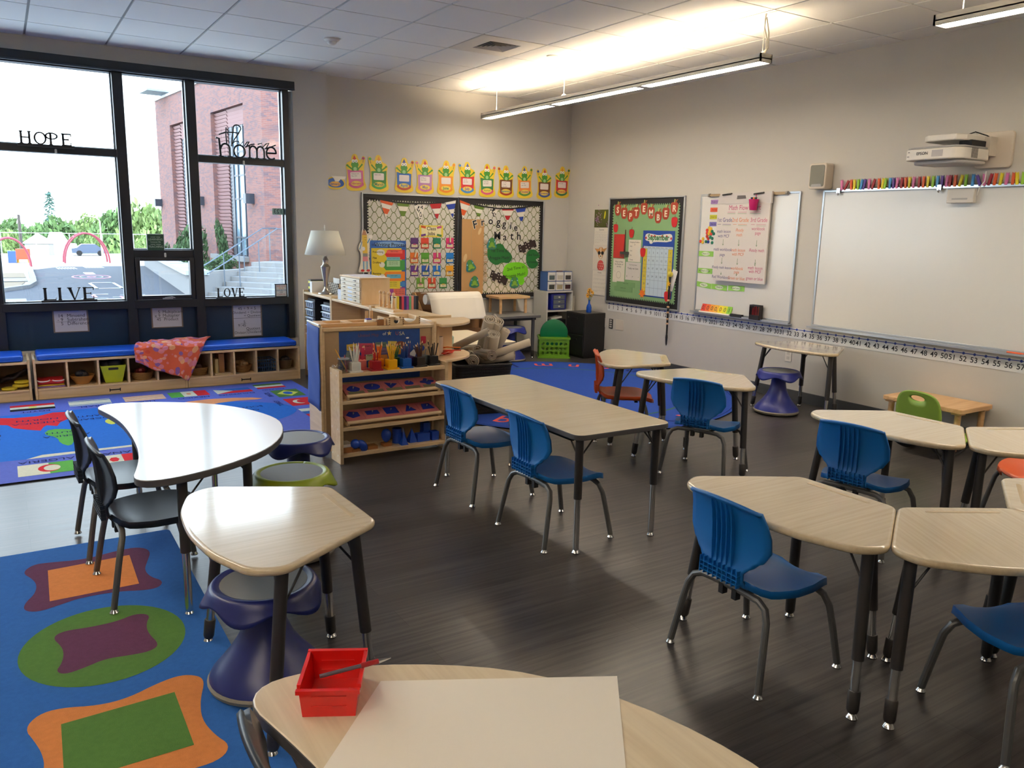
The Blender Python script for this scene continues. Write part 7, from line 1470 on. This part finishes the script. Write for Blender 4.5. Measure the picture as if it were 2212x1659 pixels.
def wcard(name, label, cat, x0, x1, z0, z1, y=8.196): return thing(name, label, cat, ((x0 + x1) / 2, y, (z0 + z1) / 2))
t = wcard('green_plaque', 'small dark green framed plaque about learning and teaching on the middle window bar', 'plaque', 1.147, 1.29, 1.236, 1.375, 8.18); MB().box(-.072, .072, -.012, .006, .0 - .07, .075, C(30, 70, 48, .4)).build('plaque_board', t); f = MB(); [f.box(a, c, -.014, .008, e, g, C(176, 180, 182, .4)) for a, c, e, g in ((-.075, -.07, -.07, .078), (.07, .075, -.07, .078), (-.075, .075, .073, .078))]; f.build('plaque_frame', t)
b = MB(); [b.text(s, k, 0, -.0126, z, C(190, 206, 190)) for s, k, z in (('never stop', .019, .05), ('LEARNING', .026, .027), ('because life', .019, .004), ('never stops', .019, -.017), ('TEACHING', .026, -.04))]; b.build('lettering', t)
t = wcard('rainbow_plaque', 'small white framed plaque in rainbow lettering in the end window corner', 'plaque', 2.316, 2.436, .77, .90, 8.185); MB().box(-.055, .055, -.01, .004, -.06, .06, C(200, 206, 206, .5)).build('plaque_board', t); f = MB(); [f.box(a, c, -.013, .008, e, g, C(26, 30, 40, .4)) for a, c, e, g in ((-.062, -.053, -.066, .066), (.053, .062, -.066, .066), (-.062, .062, .058, .066), (-.062, .062, -.066, -.058))]; f.build('plaque_frame', t)
b = MB(); [b.text(s, .025, 0, -.0106, z, C(*c)) for s, z, c in (('WE LIVE', .042, (190, 80, 50)), ('IN A', .021, (200, 150, 50)), ('RAINBOW', .0, (60, 110, 160)), ('OF', -.021, (60, 70, 90)), ('CHAOS.', -.042, (170, 60, 70)))]; b.build('lettering', t)
t = wcard('room_number', 'white 123 number sticker reversed on the end window glass', 'sticker', 2.335, 2.452, 1.59, 1.652, 8.256); MB().box(-.058, .058, -.001, 0, -.031, .031, sticker).build('sticker_sheet', t); MB().text('123', .062, 0, -.0014, 0, C(40, 46, 52), sx=-1, bold=.01).build('numerals', t)
for x, z, lab in ((.468, 2.075, 'small pale magnetic hook on the bar under HOPE'), (2.06, 2.075, 'small pale hook on the bar under the home sign'), (1.30, 1.19, 'small pale hook on the bar under the green plaque')):
    t = thing('wall_hook', lab, 'hook', (x, YF - .0005, z), 0, 'pale hooks on the window bars'); MB().plate(rrect(-.009, .009, -.022, .02, .008), 0, -.005, white).build('hook_plate', t); MB().tube([(0, -.004, .01), (0, -.014, -.008), (0, -.02, -.016), (0, -.022, -.004)], .003, white, 6).build('hook_prong', t)
def mathcard(label, x0, x1, z0, z1, lines, rules, two=False):
    t = thing('math_card', label, 'card', ((x0 + x1) / 2, 8.2615, (z0 + z1) / 2), 0, 'printed arithmetic cards'); w, h = (x1 - x0) / 2, (z1 - z0) / 2
    MB().box(-w, w, -.002, 0, -h, h, C(120, 104, 92, .5)).build('card_backing', t); MB().box(-w + .013, w - .013, -.003, -.002, -h + .008, h - .004, C(196, 196, 206, .5)).build('card_sheet', t); b = MB(); m = C(46, 44, 58)
    for s, x, z, k, al in lines: b.text(s, k, x, -.0034, z, m, al)
    for a in rules: b.flat(rect(*a), -.0034, m)
    b.build('lettering', t)
mathcard('arithmetic card reading Minuend, Subtrahend, Difference', .335, .622, .49, .703, [('14', -.06, .045, .042, 'RIGHT'), ('Minuend', -.03, .045, .042, 'LEFT'), ('- 9', -.06, .01, .042, 'RIGHT'), ('Subtrahend', -.03, .01, .042, 'LEFT'), ('5', -.06, -.026, .042, 'RIGHT'), ('Difference', -.03, -.026, .042, 'LEFT')], [(-.115, .11, -.0095, -.0075)])
mathcard('arithmetic card reading Multiplicand, Multiplier, Product', 1.152, 1.436, .495, .708, [('5', -.06, .045, .04, 'RIGHT'), ('Multiplicand', -.04, .045, .04, 'LEFT'), ('x 9', -.06, .01, .04, 'RIGHT'), ('Multiplier', -.04, .01, .04, 'LEFT'), ('45', -.055, -.026, .04, 'RIGHT'), ('Product', -.03, -.026, .04, 'LEFT')], [(-.105, .10, -.0095, -.0075)])
mathcard('tall double arithmetic card reading Dividend, Divisor, Quotient', 1.90, 2.195, .368, .71, [('45 \u00f7 9 = 5', 0, .115, .042, 'CENTER'), ('Dividend \u00f7 Divisor', .0, .075, .038, 'CENTER'), ('= Quotient', .05, .042, .036, 'CENTER'), ('5', -.03, -.02, .038, 'CENTER'), ('9', -.085, -.055, .038, 'CENTER'), ('45', -.035, -.055, .038, 'CENTER'), ('Quotient', .055, -.09, .038, 'CENTER'), ('Divisor', -.075, -.128, .038, 'CENTER'), ('Dividend', .065, -.126, .038, 'CENTER')], [(-.135, .135, .018, .021), (-.065, -.01, -.037, -.035), (-.066, -.064, -.072, -.036), (-.012, .125, -.109, -.107), (-.014, -.012, -.145, -.107)])
# ------------------------------------------------------------------ outside
GZ = -.10
conc = mat('outside_concrete', (116, 117, 118), .85, var=.08, vscale=2); asph = mat('asphalt', (48, 53, 62), .9, var=.12, vscale=3); tanm = mat('play_bark', (112, 96, 74), .95, var=.2, vscale=8); wpaint = C(180, 182, 182, .8); gravel = mat('pale_play_surface', (160, 152, 140), .9)
b = MB(); b.box(-60, 60, 8.7, 44, GZ - .3, GZ - .004, gravel); struct(b.build('ground_outside'))
b = MB(); b.floorshape([(-40, 8.7), (40, 8.7), (40, 32.4), (5, 32.0), (1.6, 31.6), (.72, 29.6), (.66, 26), (.62, 23.4), (.45, 22), (-.1, 20.9), (-2, 20.2), (-40, 19.4)], GZ, asph); o = struct(b.build('ground_asphalt')); struct(MB().box(-12, 6, 8.7, 14.5, GZ - .02, GZ + .02, C(214, 212, 206, .9)).build('bounce_apron_outside'))  # unseen pale apron by the window, added to bounce daylight onto the ceiling
b = MB(); P = [(.75, 30.2), (.68, 28), (.64, 25), (.60, 23.2), (.42, 21.9), (-.1, 20.9), (-2, 20.2), (-6, 19.9)]
for (x0, y0), (x1, y1) in zip(P[:-1], P[1:]):
    d = Vector((x1 - x0, y1 - y0)).normalized(); n_ = Vector((-d.y, d.x)) * .07; q = [(x0 - n_.x, y0 - n_.y), (x1 - n_.x, y1 - n_.y), (x1 + n_.x, y1 + n_.y), (x0 + n_.x, y0 + n_.y)]; b.prism(q[::-1], GZ, GZ + .08, conc)
struct(b.build('kerb_outside'))
b = MB(); b.floorshape([(.5, 28), (.5, 25.8), (-8, 25.2), (-8, 28.4)], GZ + .01, tanm); b.floorshape([(.45, 24), (.25, 22.1), (-.2, 21.3), (-8, 20.6), (-8, 23.6)], GZ + .01, tanm); b.floorshape([(.5, 25.6), (.5, 24.2), (-8, 23.8), (-8, 25.0)], GZ + .012, conc); struct(b.build('ground_planting'))
tag(MB().box(-1.6, .32, 16.4, 18.1, GZ, GZ + .08, conc).build('concrete_slab'), 'pale concrete slab just outside below the LIVE sign', 'slab')
def ring_mark(b, cx, cy, rx, ry, w, m, n=40):
    vs = [(cx + (rx - k) * math.cos(2 * PI * i / n), cy + (ry - k * ry / rx) * math.sin(2 * PI * i / n), GZ + .006) for k in (0, w) for i in range(n)]
    b.add(vs, [(i, n + i, n + (i + 1) % n, (i + 1) % n) for i in range(n)], m)
b = MB(); pk_ = C(196, 120, 140, .8); ring_mark(b, 2.1, 25.8, .5, .95, .05, pk_); ring_mark(b, 2.1, 25.8, .3, .55, .03, wpaint); ring_mark(b, 2.1, 25.8, .12, .22, .05, pk_)
def frame_mark(x0, x1, y0, y1, w): 
    for a in ((x0, x1, y0, y0 + w), (x0, x1, y1 - w, y1), (x0, x0 + w * .6, y0, y1), (x1 - w * .6, x1, y0, y1)): b.floorshape(rect(*a), GZ + .006, wpaint)
frame_mark(1.80, 2.42, 21.3, 23.4, .12); b.floorshape(rect(2.05, 2.32, 27.0, 28.0), GZ + .006, C(176, 190, 200, .8))
for k in range(7): b.floorshape([(1.5 + k * .085, 30.0), (1.55 + k * .085, 30.0), (1.52 + k * .085, 31.0), (1.47 + k * .085, 31.0)], GZ + .006, wpaint); b.floorshape([(2.35 + k * .085, 30.6), (2.40 + k * .085, 30.6), (2.37 + k * .085, 31.5), (2.32 + k * .085, 31.5)], GZ + .006, wpaint)
for x, y, a, c in ((1.3, 18.6, .5, .05), (1.55, 18.9, .08, .6), (1.75, 18.4, .6, .06), (1.9, 18.8, .3, .05), (2.05, 18.5, .06, .5), (1.6, 19.6, .3, .1), (2.1, 19.3, .5, .05)): b.floorshape(rect(x, x + a, y, y + c), GZ + .006, wpaint if a > .1 else pk_)
tag(b.build('court_markings'), 'white and pink game markings painted on the asphalt', 'markings', kind='structure')
# brick building
def brickmat():
    m = bpy.data.materials.new('red_brick'); m.use_nodes = True; nt = m.node_tree; b = nt.nodes['Principled BSDF']; L = nt.links; tc = nt.nodes.new('ShaderNodeTexCoord'); sp = nt.nodes.new('ShaderNodeSeparateXYZ'); ad = nt.nodes.new('ShaderNodeMath'); ad.operation = 'ADD'; cb = nt.nodes.new('ShaderNodeCombineXYZ')
    L.new(tc.outputs['Object'], sp.inputs['Vector']); L.new(sp.outputs['X'], ad.inputs[0]); L.new(sp.outputs['Y'], ad.inputs[1]); L.new(ad.outputs[0], cb.inputs['X']); L.new(sp.outputs['Z'], cb.inputs['Y'])
    br = nt.nodes.new('ShaderNodeTexBrick'); br.inputs['Scale'].default_value = 1; br.inputs['Brick Width'].default_value = .13; br.inputs['Row Height'].default_value = .042; br.inputs['Mortar Size'].default_value = .003; br.inputs['Color1'].default_value = rgb((122, 78, 70)); br.inputs['Color2'].default_value = rgb((106, 70, 68)); br.inputs['Mortar'].default_value = rgb((124, 108, 104))
    nz = nt.nodes.new('ShaderNodeTexBrick'); nz.inputs['Scale'].default_value = 1; nz.inputs['Brick Width'].default_value = .13; nz.inputs['Row Height'].default_value = .042; nz.inputs['Mortar Size'].default_value = 0; nz.inputs['Color1'].default_value = (0, 0, 0, 1); nz.inputs['Color2'].default_value = (1, 1, 1, 1); nz.inputs['Bias'].default_value = -.45
    mx = nt.nodes.new('ShaderNodeMix'); mx.data_type = 'RGBA'; mx.inputs[7].default_value = rgb((72, 68, 78)); L.new(cb.outputs[0], br.inputs['Vector']); L.new(cb.outputs[0], nz.inputs['Vector']); L.new(nz.outputs['Color'], mx.inputs[0]); L.new(br.outputs['Color'], mx.inputs[6]); L.new(mx.outputs[2], b.inputs['Base Color']); b.inputs['Roughness'].default_value = .85
    return m
brick = brickmat()
CA = math.atan2(.996, -.094)           # direction of the left face
t = thing('brick_building', 'tall red brick school wing with louvred window bays beyond the end windows', 'building', (5.475, 20.0, 0), CA)
# local x runs along the left face away from the camera, local -y is the building's inside... the face looks along +y
HB = 5.3; b = MB()
def facewall(x0, x1, z0, z1): b.box(x0, x1, -.6, 0, z0, z1, brick)
facewall(0, 1.22, GZ, HB); facewall(1.22, 3.75, 4.43, HB); facewall(1.22, 3.75, GZ, .62); facewall(3.75, 5.85, GZ, HB); facewall(5.85, 7.75, 4.43, HB); facewall(5.85, 7.75, GZ, .3); facewall(7.75, 9.3, GZ, HB)
b.box(0, 9.3, -7, -.6, GZ, HB, brick); b.build('brick_walls', t)
c = MB(); c.box(-.05, 9.35, -7.05, .04, HB, HB + .07, C(170, 166, 164)); c.build('roof_coping', t); MB().box(1.2, 3.9, -.1, .14, .52, .64, conc).build('window_ledge', t)
louv = C(150, 116, 116, .6); dkf = C(40, 46, 58, .4); wgl = mat('building_glass', (150, 180, 200), .05, spec=1.0, metal=.55)
for x0, x1, zz in ((1.22, 3.75, .62), (5.85, 7.75, .3)):
    lv = MB(); n = 40; lx = x1 - (x1 - x0) * .38
    for k in range(n): z = zz + (4.43 - zz) * k / n; lv.add([(lx, -.14, z), (x1, -.14, z), (x1, -.10, z + .07), (lx, -.10, z + .07)], [(0, 1, 2, 3)], louv)
    for k in range(5): z = 3.98 + .09 * k; lv.add([(x0, -.15, z), (lx, -.15, z), (lx, -.11, z + .08), (x0, -.11, z + .08)], [(0, 1, 2, 3)], louv)
    lv.build('louvre_panel', t, solid=.01); w_ = MB().box(x0, lx, -.20, -.18, zz, 3.98, wgl).build('window_glazing', t); g = MB()
    for x in (x0, x0 + (lx - x0) * .33, x0 + (lx - x0) * .62, lx - .25): g.box(x, x + (.25 if x > lx - .3 else .06), -.19, -.15, zz, 3.98, dkf)
    for z in (zz, 1.1, 2.1, 2.7, 3.3, 3.93): g.box(x0, lx, -.185, -.16, z, z + .05, dkf)
    g.build('window_mullions', w_)
for x, z in ((.75, 2.1), (4.75, 2.1), (9.2, 2.1)): MB().box(x - .1, x + .1, .0, .22, z - .12, z + .12, dkf).build('wall_lantern', t)
MB().box(7.75, 8.75, -.1, .6, HB + .12, HB + .18, C(130, 150, 160)).build('roof_canopy', t)
# steps, blocks, rail
t = thing('concrete_steps', 'pale concrete steps climbing to the brick building outside', 'steps', (3.75, 18.35, GZ), R(41))
for k in range(7): MB().box(.27 * k, 2.6, -3.2, .02, .10 * k, .10 * (k + 1), conc).build('step', t)
for k, (x, h) in enumerate(((.9, .30), (1.6, .50), (2.25, .74))): MB().box(x, x + .7, -3.4, -.75, 0, h + .02, conc).build('seat_block', t)
MB().box(-.3, 2.6, .02, .2, 0, .55, conc).build('side_wall', t)
t = thing('hand_rail', 'double steel handrail rising along the outdoor steps', 'railing', (3.75, 18.35, GZ), R(41)); rl = C(70, 84, 98, .4)
for dy in (-.05, -.45):
    MB().tube([(-.6, dy, .55), (0, dy, .75), (2.0, dy, 1.48), (2.9, dy, 1.5)], .014, rl, 8).build('rail', t)
    for x in (.5, 1.25, 2.3): z = .10 * (int(x / .27) + 1); MB().tube([(x, dy, min(z, .7)), (x, dy, .75 + .365 * min(x, 2.0))], .012, rl, 8).build('rail_post', t)
t = thing('garden_kerb', 'low concrete wall with a rough stone top seen through the small opening sash', 'wall section', (0, 0, 0))
MB().prism([(4.35, 32.0), (3.35, 18.3), (3.6, 18.25), (4.6, 32.0)][::-1], GZ, .38, conc).build('wall_body', t); b = MB(); rnd = random.Random(11)
for k in range(28): f = k / 28; x = 3.35 + f; y = 18.3 + 13.7 * f; b.box(x - .06, x + .42, y, y + .48, .38, .45 + rnd.random() * .05, C(150, 160, 170, .9))
b.build('stone_cap', t)
# arches, fence, poles
def archc(label, cx, y, w, h):
    t = thing('climbing_arch', label, 'climber', (cx, y, GZ), 0, 'red playground arches')
    for dy in (0, .9): MB().tube([(-w / 2 * math.cos(PI * k / 16), dy, h * math.sin(PI * k / 16)) for k in range(17)], .032, C(150, 60, 76, .5), 8).build('arch_tube', t)
    b = MB(); [b.tube([(-w / 2 * math.cos(PI * k / 9), 0, h * math.sin(PI * k / 9)), (-w / 2 * math.cos(PI * k / 9), .9, h * math.sin(PI * k / 9))], .02, C(150, 60, 76, .5), 6) for k in (3, 4, 5, 6)]; b.build('rungs', t)
archc('red playground climbing arch alone in the middle of the big window', 2.7, 34.2, 1.5, 1.1); archc('red playground climbing arch partly out of view at the window edge', .2, 31.6, 1.2, .95)
t = thing('chain_fence', 'chain link fence with thin posts at the playground edge', 'fence', (0, 38, GZ)); rl2 = C(176, 186, 190, .5)
for k in range(14): MB().tube([(-6 + k * 1.2, 0, 0), (-6 + k * 1.2, 0, 1.05)], .018, rl2, 6).build('fence_post', t)
MB().tube([(-6, 0, 1.03), (9.6, 0, 1.03)], .015, rl2, 6).build('top_rail', t)
def tallpole(name, label, x, y, h, r, m, arm=False):
    t = thing(name, label, 'pole', (x, y, GZ)); MB().tube([(0, 0, 0), (0, 0, h)], [r, r * .8], m, 8).build('pole_shaft', t)
    if arm: MB().tube([(0, 0, h), (-.15, 0, h + .15), (-.6, 0, h + .22)], .02, m, 6).build('lamp_arm', t)
tallpole('lamp_post', 'slim street lamp among the trees in the big window', 3.75, 40, 1.55, .035, C(206, 196, 176), True); tallpole('utility_pole', 'dark wooden utility pole left in the big window', .75, 42, 1.75, .07, C(70, 60, 56)); 
t = thing('garden_shed', 'grey gabled shed behind the playground fence', 'shed', (1.45, 42, GZ)); MB().box(-.55, .55, 0, 1, -.5, .55, C(150, 150, 150)).build('shed_walls', t); MB().prism([(-.65, .5), (.65, .5), (0, .95)], -.05, 1.05, C(206, 210, 214), T=Matrix(((1, 0, 0, 0), (0, 0, 1, 0), (0, 1, 0, 0), (0, 0, 0, 1)))).build('shed_roof', t); MB().box(-.35, .35, -.01, 0, -.1, .45, C(206, 186, 150)).build('shed_door', t)
t = thing('play_slide', 'small orange and blue play piece under the playground arch', 'play equipment', (.62, 34.6, GZ)); MB().box(-.2, .25, 0, .3, .12, .5, C(206, 80, 50)).build('panel', t); MB().box(-.45, -.2, 0, .3, .0, .42, C(60, 90, 160)).build('panel', t); MB().tube([(-.15, .1, 0), (-.15, .1, .12)], .04, C(220, 160, 60), 8).build('foot', t); MB().tube([(.2, .1, 0), (.2, .1, .12)], .04, C(220, 160, 60), 8).build('foot', t)
t = thing('parked_car', 'small dark parked car beyond the playground fence', 'car', (3.35, 41, GZ)); MB().prism([(-.7, .12), (.7, .12), (.72, .32), (.45, .36), (.25, .52), (-.3, .52), (-.5, .36), (-.72, .32)], 0, .6, C(90, 100, 120, .2), T=Matrix(((1, 0, 0, 0), (0, 0, 1, 0), (0, 1, 0, 0), (0, 0, 0, 1)))).build('car_body', t); [MB().lathe([(.12, 0), (.12, .08)], black, 14, T=Matrix.Translation((x, -.02, .12)) @ Matrix.Rotation(-PI / 2, 4, 'X')).build('wheel', t) for x in (-.42, .42)]
t = thing('white_house', 'white house roof glimpsed behind the fence', 'house', (2.6, 46, GZ)); MB().box(-.6, .6, 0, 1, -.8, .4, C(206, 210, 206)).build('house_walls', t); MB().prism([(-.7, .4), (.3, .4), (.0, .95), (-.5, .95)], 0, 1, C(226, 232, 236), T=Matrix(((1, 0, 0, 0), (0, 0, 1, 0), (0, 1, 0, 0), (0, 0, 0, 1)))).build('house_roof', t)
# trees and shrubs
def leafcrown(name, seed, n, c, size, shape=(1, 1, 1), lobes=9):
    rnd = random.Random(seed); b = MB(); ms = [C(*c, .8), C(*[int(v * .86) for v in c], .8), C(*[min(255, int(v * 1.12)) for v in c], .8)]; L = []
    for k in range(lobes): a = rnd.random() * 2 * PI; q = rnd.random() * .55; L.append((q * math.cos(a) * shape[0], q * math.sin(a) * shape[1], (rnd.random() * .9 + .1) * shape[2], .3 + .22 * rnd.random()))
    for k in range(n):
        lx, ly, lz, lr = L[rnd.randrange(lobes)]; u, v = rnd.random() * 2 * PI, math.acos(2 * rnd.random() - 1); r = lr * (.75 + .3 * rnd.random()); p = Vector((lx + r * math.sin(v) * math.cos(u), ly + r * math.sin(v) * math.sin(u), lz + r * math.cos(v) * .8))
        a = Vector((rnd.gauss(0, 1), rnd.gauss(0, 1), rnd.gauss(0, 1))).normalized(); e = a.orthogonal().normalized(); f = a.cross(e); s = size * (.6 + .8 * rnd.random()); b.add([p - e * s, p - f * s * .5, p + e * s, p + f * s * .5], [(0, 1, 2, 3)], ms[k % 3])
    return b
def tree(label, x, y, ztop, w, h, proto, trunk=True):
    t = thing('leafy_tree', label, 'tree', (x, y, ztop - h), random.Random(int(x * 100)).random() * 6, 'trees beyond the fence')
    o = proto.copy() if proto.users_scene and proto.parent else proto
    if o is not proto: COL.objects.link(o)
    o.parent = t; o.scale = (w / 2, w / 2, h / 1.45); MB().tube([(0, 0, -3), (0, 0, h * .5)], .12, C(90, 76, 60), 6).build('trunk', t)
pr = [leafcrown('c', 1, 2600, (92, 120, 68), .075).build('crown'), leafcrown('c', 2, 2600, (74, 106, 64), .07).build('crown'), leafcrown('c', 3, 2600, (112, 134, 74), .075, (1.1, 1, .9)).build('crown')]
TR = [(-2.2, 60, 2.6, 4.6, 5, 1), (.2, 64, 2.1, 4, 5, 0), (2.1, 62, 2.2, 3.2, 5, 1), (3.4, 58, 2.3, 3.6, 5, 0), (4.9, 62, 2.7, 4.2, 5, 2), (5.9, 56, 3.0, 3.6, 5.2, 0), (7.6, 54, 3.6, 4.2, 5.6, 2), (9.4, 60, 3.1, 4.2, 5.4, 0), (8.6, 50, 2.4, 3.2, 4.6, 2), (10.9, 62, 3.4, 4.6, 6, 1), (11.6, 54, 2.8, 3.6, 5, 2), (-4.5, 56, 3.0, 4, 5, 0), (4.2, 48, 1.2, 2.2, 2.6, 2), (6.6, 47, 1.3, 2.4, 2.8, 2), (2.6, 47.5, .9, 1.8, 2.2, 0), (12.9, 58, 3.4, 4.2, 6, 0), (.6, 52, 1.4, 2.4, 3.4, 2), (1.6, 54, 1.7, 2.6, 3.8, 0)]
NM = ['at the far edge of the big window', 'behind the utility pole', 'behind the garden shed', 'behind the shed and arch', 'behind the arch top', 'beside the street lamp', 'behind the street lamp, tallest pale crown', 'just past the first mullion', 'low, before the taller pale crowns', 'dark, near the brick building', 'pale, against the brick building edge', 'out past the window edge', 'low bush-like, under the arch', 'low bush-like, right of the arch', 'low bush-like, beside the shed', 'behind the brick building edge', 'low pale, behind the utility pole', 'rounded, between pole and shed']
for q, n_ in zip(TR, NM): tree('green broadleaf tree ' + n_, q[0], q[1], q[2], q[3], q[4], pr[q[5]])
t = thing('conifer_tree', 'dark pointed conifer rising over the tree line', 'tree', (3.1, 66, -2)); b = MB(); rnd = random.Random(6)
for k in range(700): z = rnd.random(); a = rnd.random() * 6.28; r = (1 - z) * .9 * (.4 + .6 * rnd.random()) + .05; p = Vector((r * math.cos(a), r * math.sin(a), z * 5.4)); b.add([p, p + Vector((.18 * math.cos(a + .4), .18 * math.sin(a + .4), -.1)), p + Vector((.3 * math.cos(a), .3 * math.sin(a), -.14)), p + Vector((.18 * math.cos(a - .4), .18 * math.sin(a - .4), -.1))], [(0, 1, 2, 3)], C(60, 96, 84, .8))
b.build('crown', t)
sp_ = leafcrown('s', 9, 900, (54, 80, 44), .09).build('foliage')
def shrub(label, x, y, z, w, h, first=[True]):
    t = thing('garden_shrub', label, 'shrub', (x, y, z), x * 7, 'shrubs by the brick building'); o = sp_ if first[0] else sp_.copy()
    if not first[0]: COL.objects.link(o)
    first[0] = False; o.parent = t; o.scale = (w / 2, w / 2, h / 1.45)
shrub('tall shrub against the far window bay', 4.45, 24.6, GZ, 1.0, 1.9); shrub('tall shrub beside the middle mullion', 4.35, 22.6, GZ, 1.0, 1.9); shrub('dark shrub before the near bay glass', 4.95, 22.4, .6, .5, 1.2); shrub('low green shrub left of the steps', 4.35, 20.6, .1, 1.1, .7); shrub('low green shrub on the bank beside the handrail', 4.7, 20.9, .2, .9, .7); shrub('low shrub at the foot of the steps wall', 3.95, 19.6, .1, .7, .55); shrub('shrub behind the stone-topped wall, seen in the opening sash', 4.4, 25.8, .1, 1.2, .9); shrub('further shrub behind the stone-topped wall', 4.42, 27.8, .1, .5, .9); shrub('shrub above the near end of the stone-topped wall', 4.15, 22.2, .1, 1.0, .8)
struct(MB().prism([(4.6, 32), (3.6, 18.25), (3.7, 18.9), (5.4, 20.3), (4.7, 29)][::-1], GZ, .22, mat('planting_bank', (110, 104, 92), .95, var=.2, vscale=5)).build('ground_bank'))
# ------------------------------------------------------------------ light, sky, camera
w = bpy.data.worlds.new('sky'); S.world = w; w.use_nodes = True; nt = w.node_tree; bg = nt.nodes['Background']
tc = nt.nodes.new('ShaderNodeTexCoord'); sp = nt.nodes.new('ShaderNodeSeparateXYZ'); cr = nt.nodes.new('ShaderNodeValToRGB'); e = cr.color_ramp.elements
e[0].position = 0.35; e[0].color = (.90, .95, 1.0, 1); e[1].position = .9; e[1].color = (.42, .56, .80, 1)
nt.links.new(tc.outputs['Generated'], sp.inputs['Vector']); nt.links.new(sp.outputs['Z'], cr.inputs['Fac']); nt.links.new(cr.outputs['Color'], bg.inputs['Color']); bg.inputs['Strength'].default_value = SKY
s = bpy.data.lights.new('sun', 'SUN'); s.energy = SUN; s.angle = R(3); s.color = (1, .95, .88); so = bpy.data.objects.new('sun', s); COL.objects.link(so)
so.rotation_euler = Vector((.55, .65, -.75)).to_track_quat('-Z', 'Y').to_euler()
cam = bpy.data.cameras.new('camera'); co = bpy.data.objects.new('camera', cam); COL.objects.link(co)
cam.sensor_fit = 'HORIZONTAL'; cam.sensor_width = 36.0; cam.lens = 36.0 * 1728.93 / 2212; cam.clip_start = .05; cam.clip_end = 500
X_, Y_, Z_ = Vector((.84655019, -.53187769, .02142187)), Vector((.08338906, .17225565, .9815163)), Vector((-.52573666, -.82911647, .19017583))
co.matrix_world = Matrix(((X_.x, Y_.x, Z_.x, 0), (X_.y, Y_.y, Z_.y, 0), (X_.z, Y_.z, Z_.z, 1.5), (0, 0, 0, 1)))
S.camera = co
v = S.view_settings; v.view_transform = 'Standard'; v.look = 'None'; v.exposure = EXPO; v.gamma = 1.0; v.use_curve_mapping = False
S.cycles.use_denoising = True; S.cycles.max_bounces = 10; S.cycles.diffuse_bounces = 5; S.cycles.glossy_bounces = 4; S.cycles.transparent_max_bounces = 12; S.cycles.transmission_bounces = 4; S.cycles.caustics_reflective = False; S.cycles.caustics_refractive = False; S.cycles.sample_clamp_indirect = 6.0
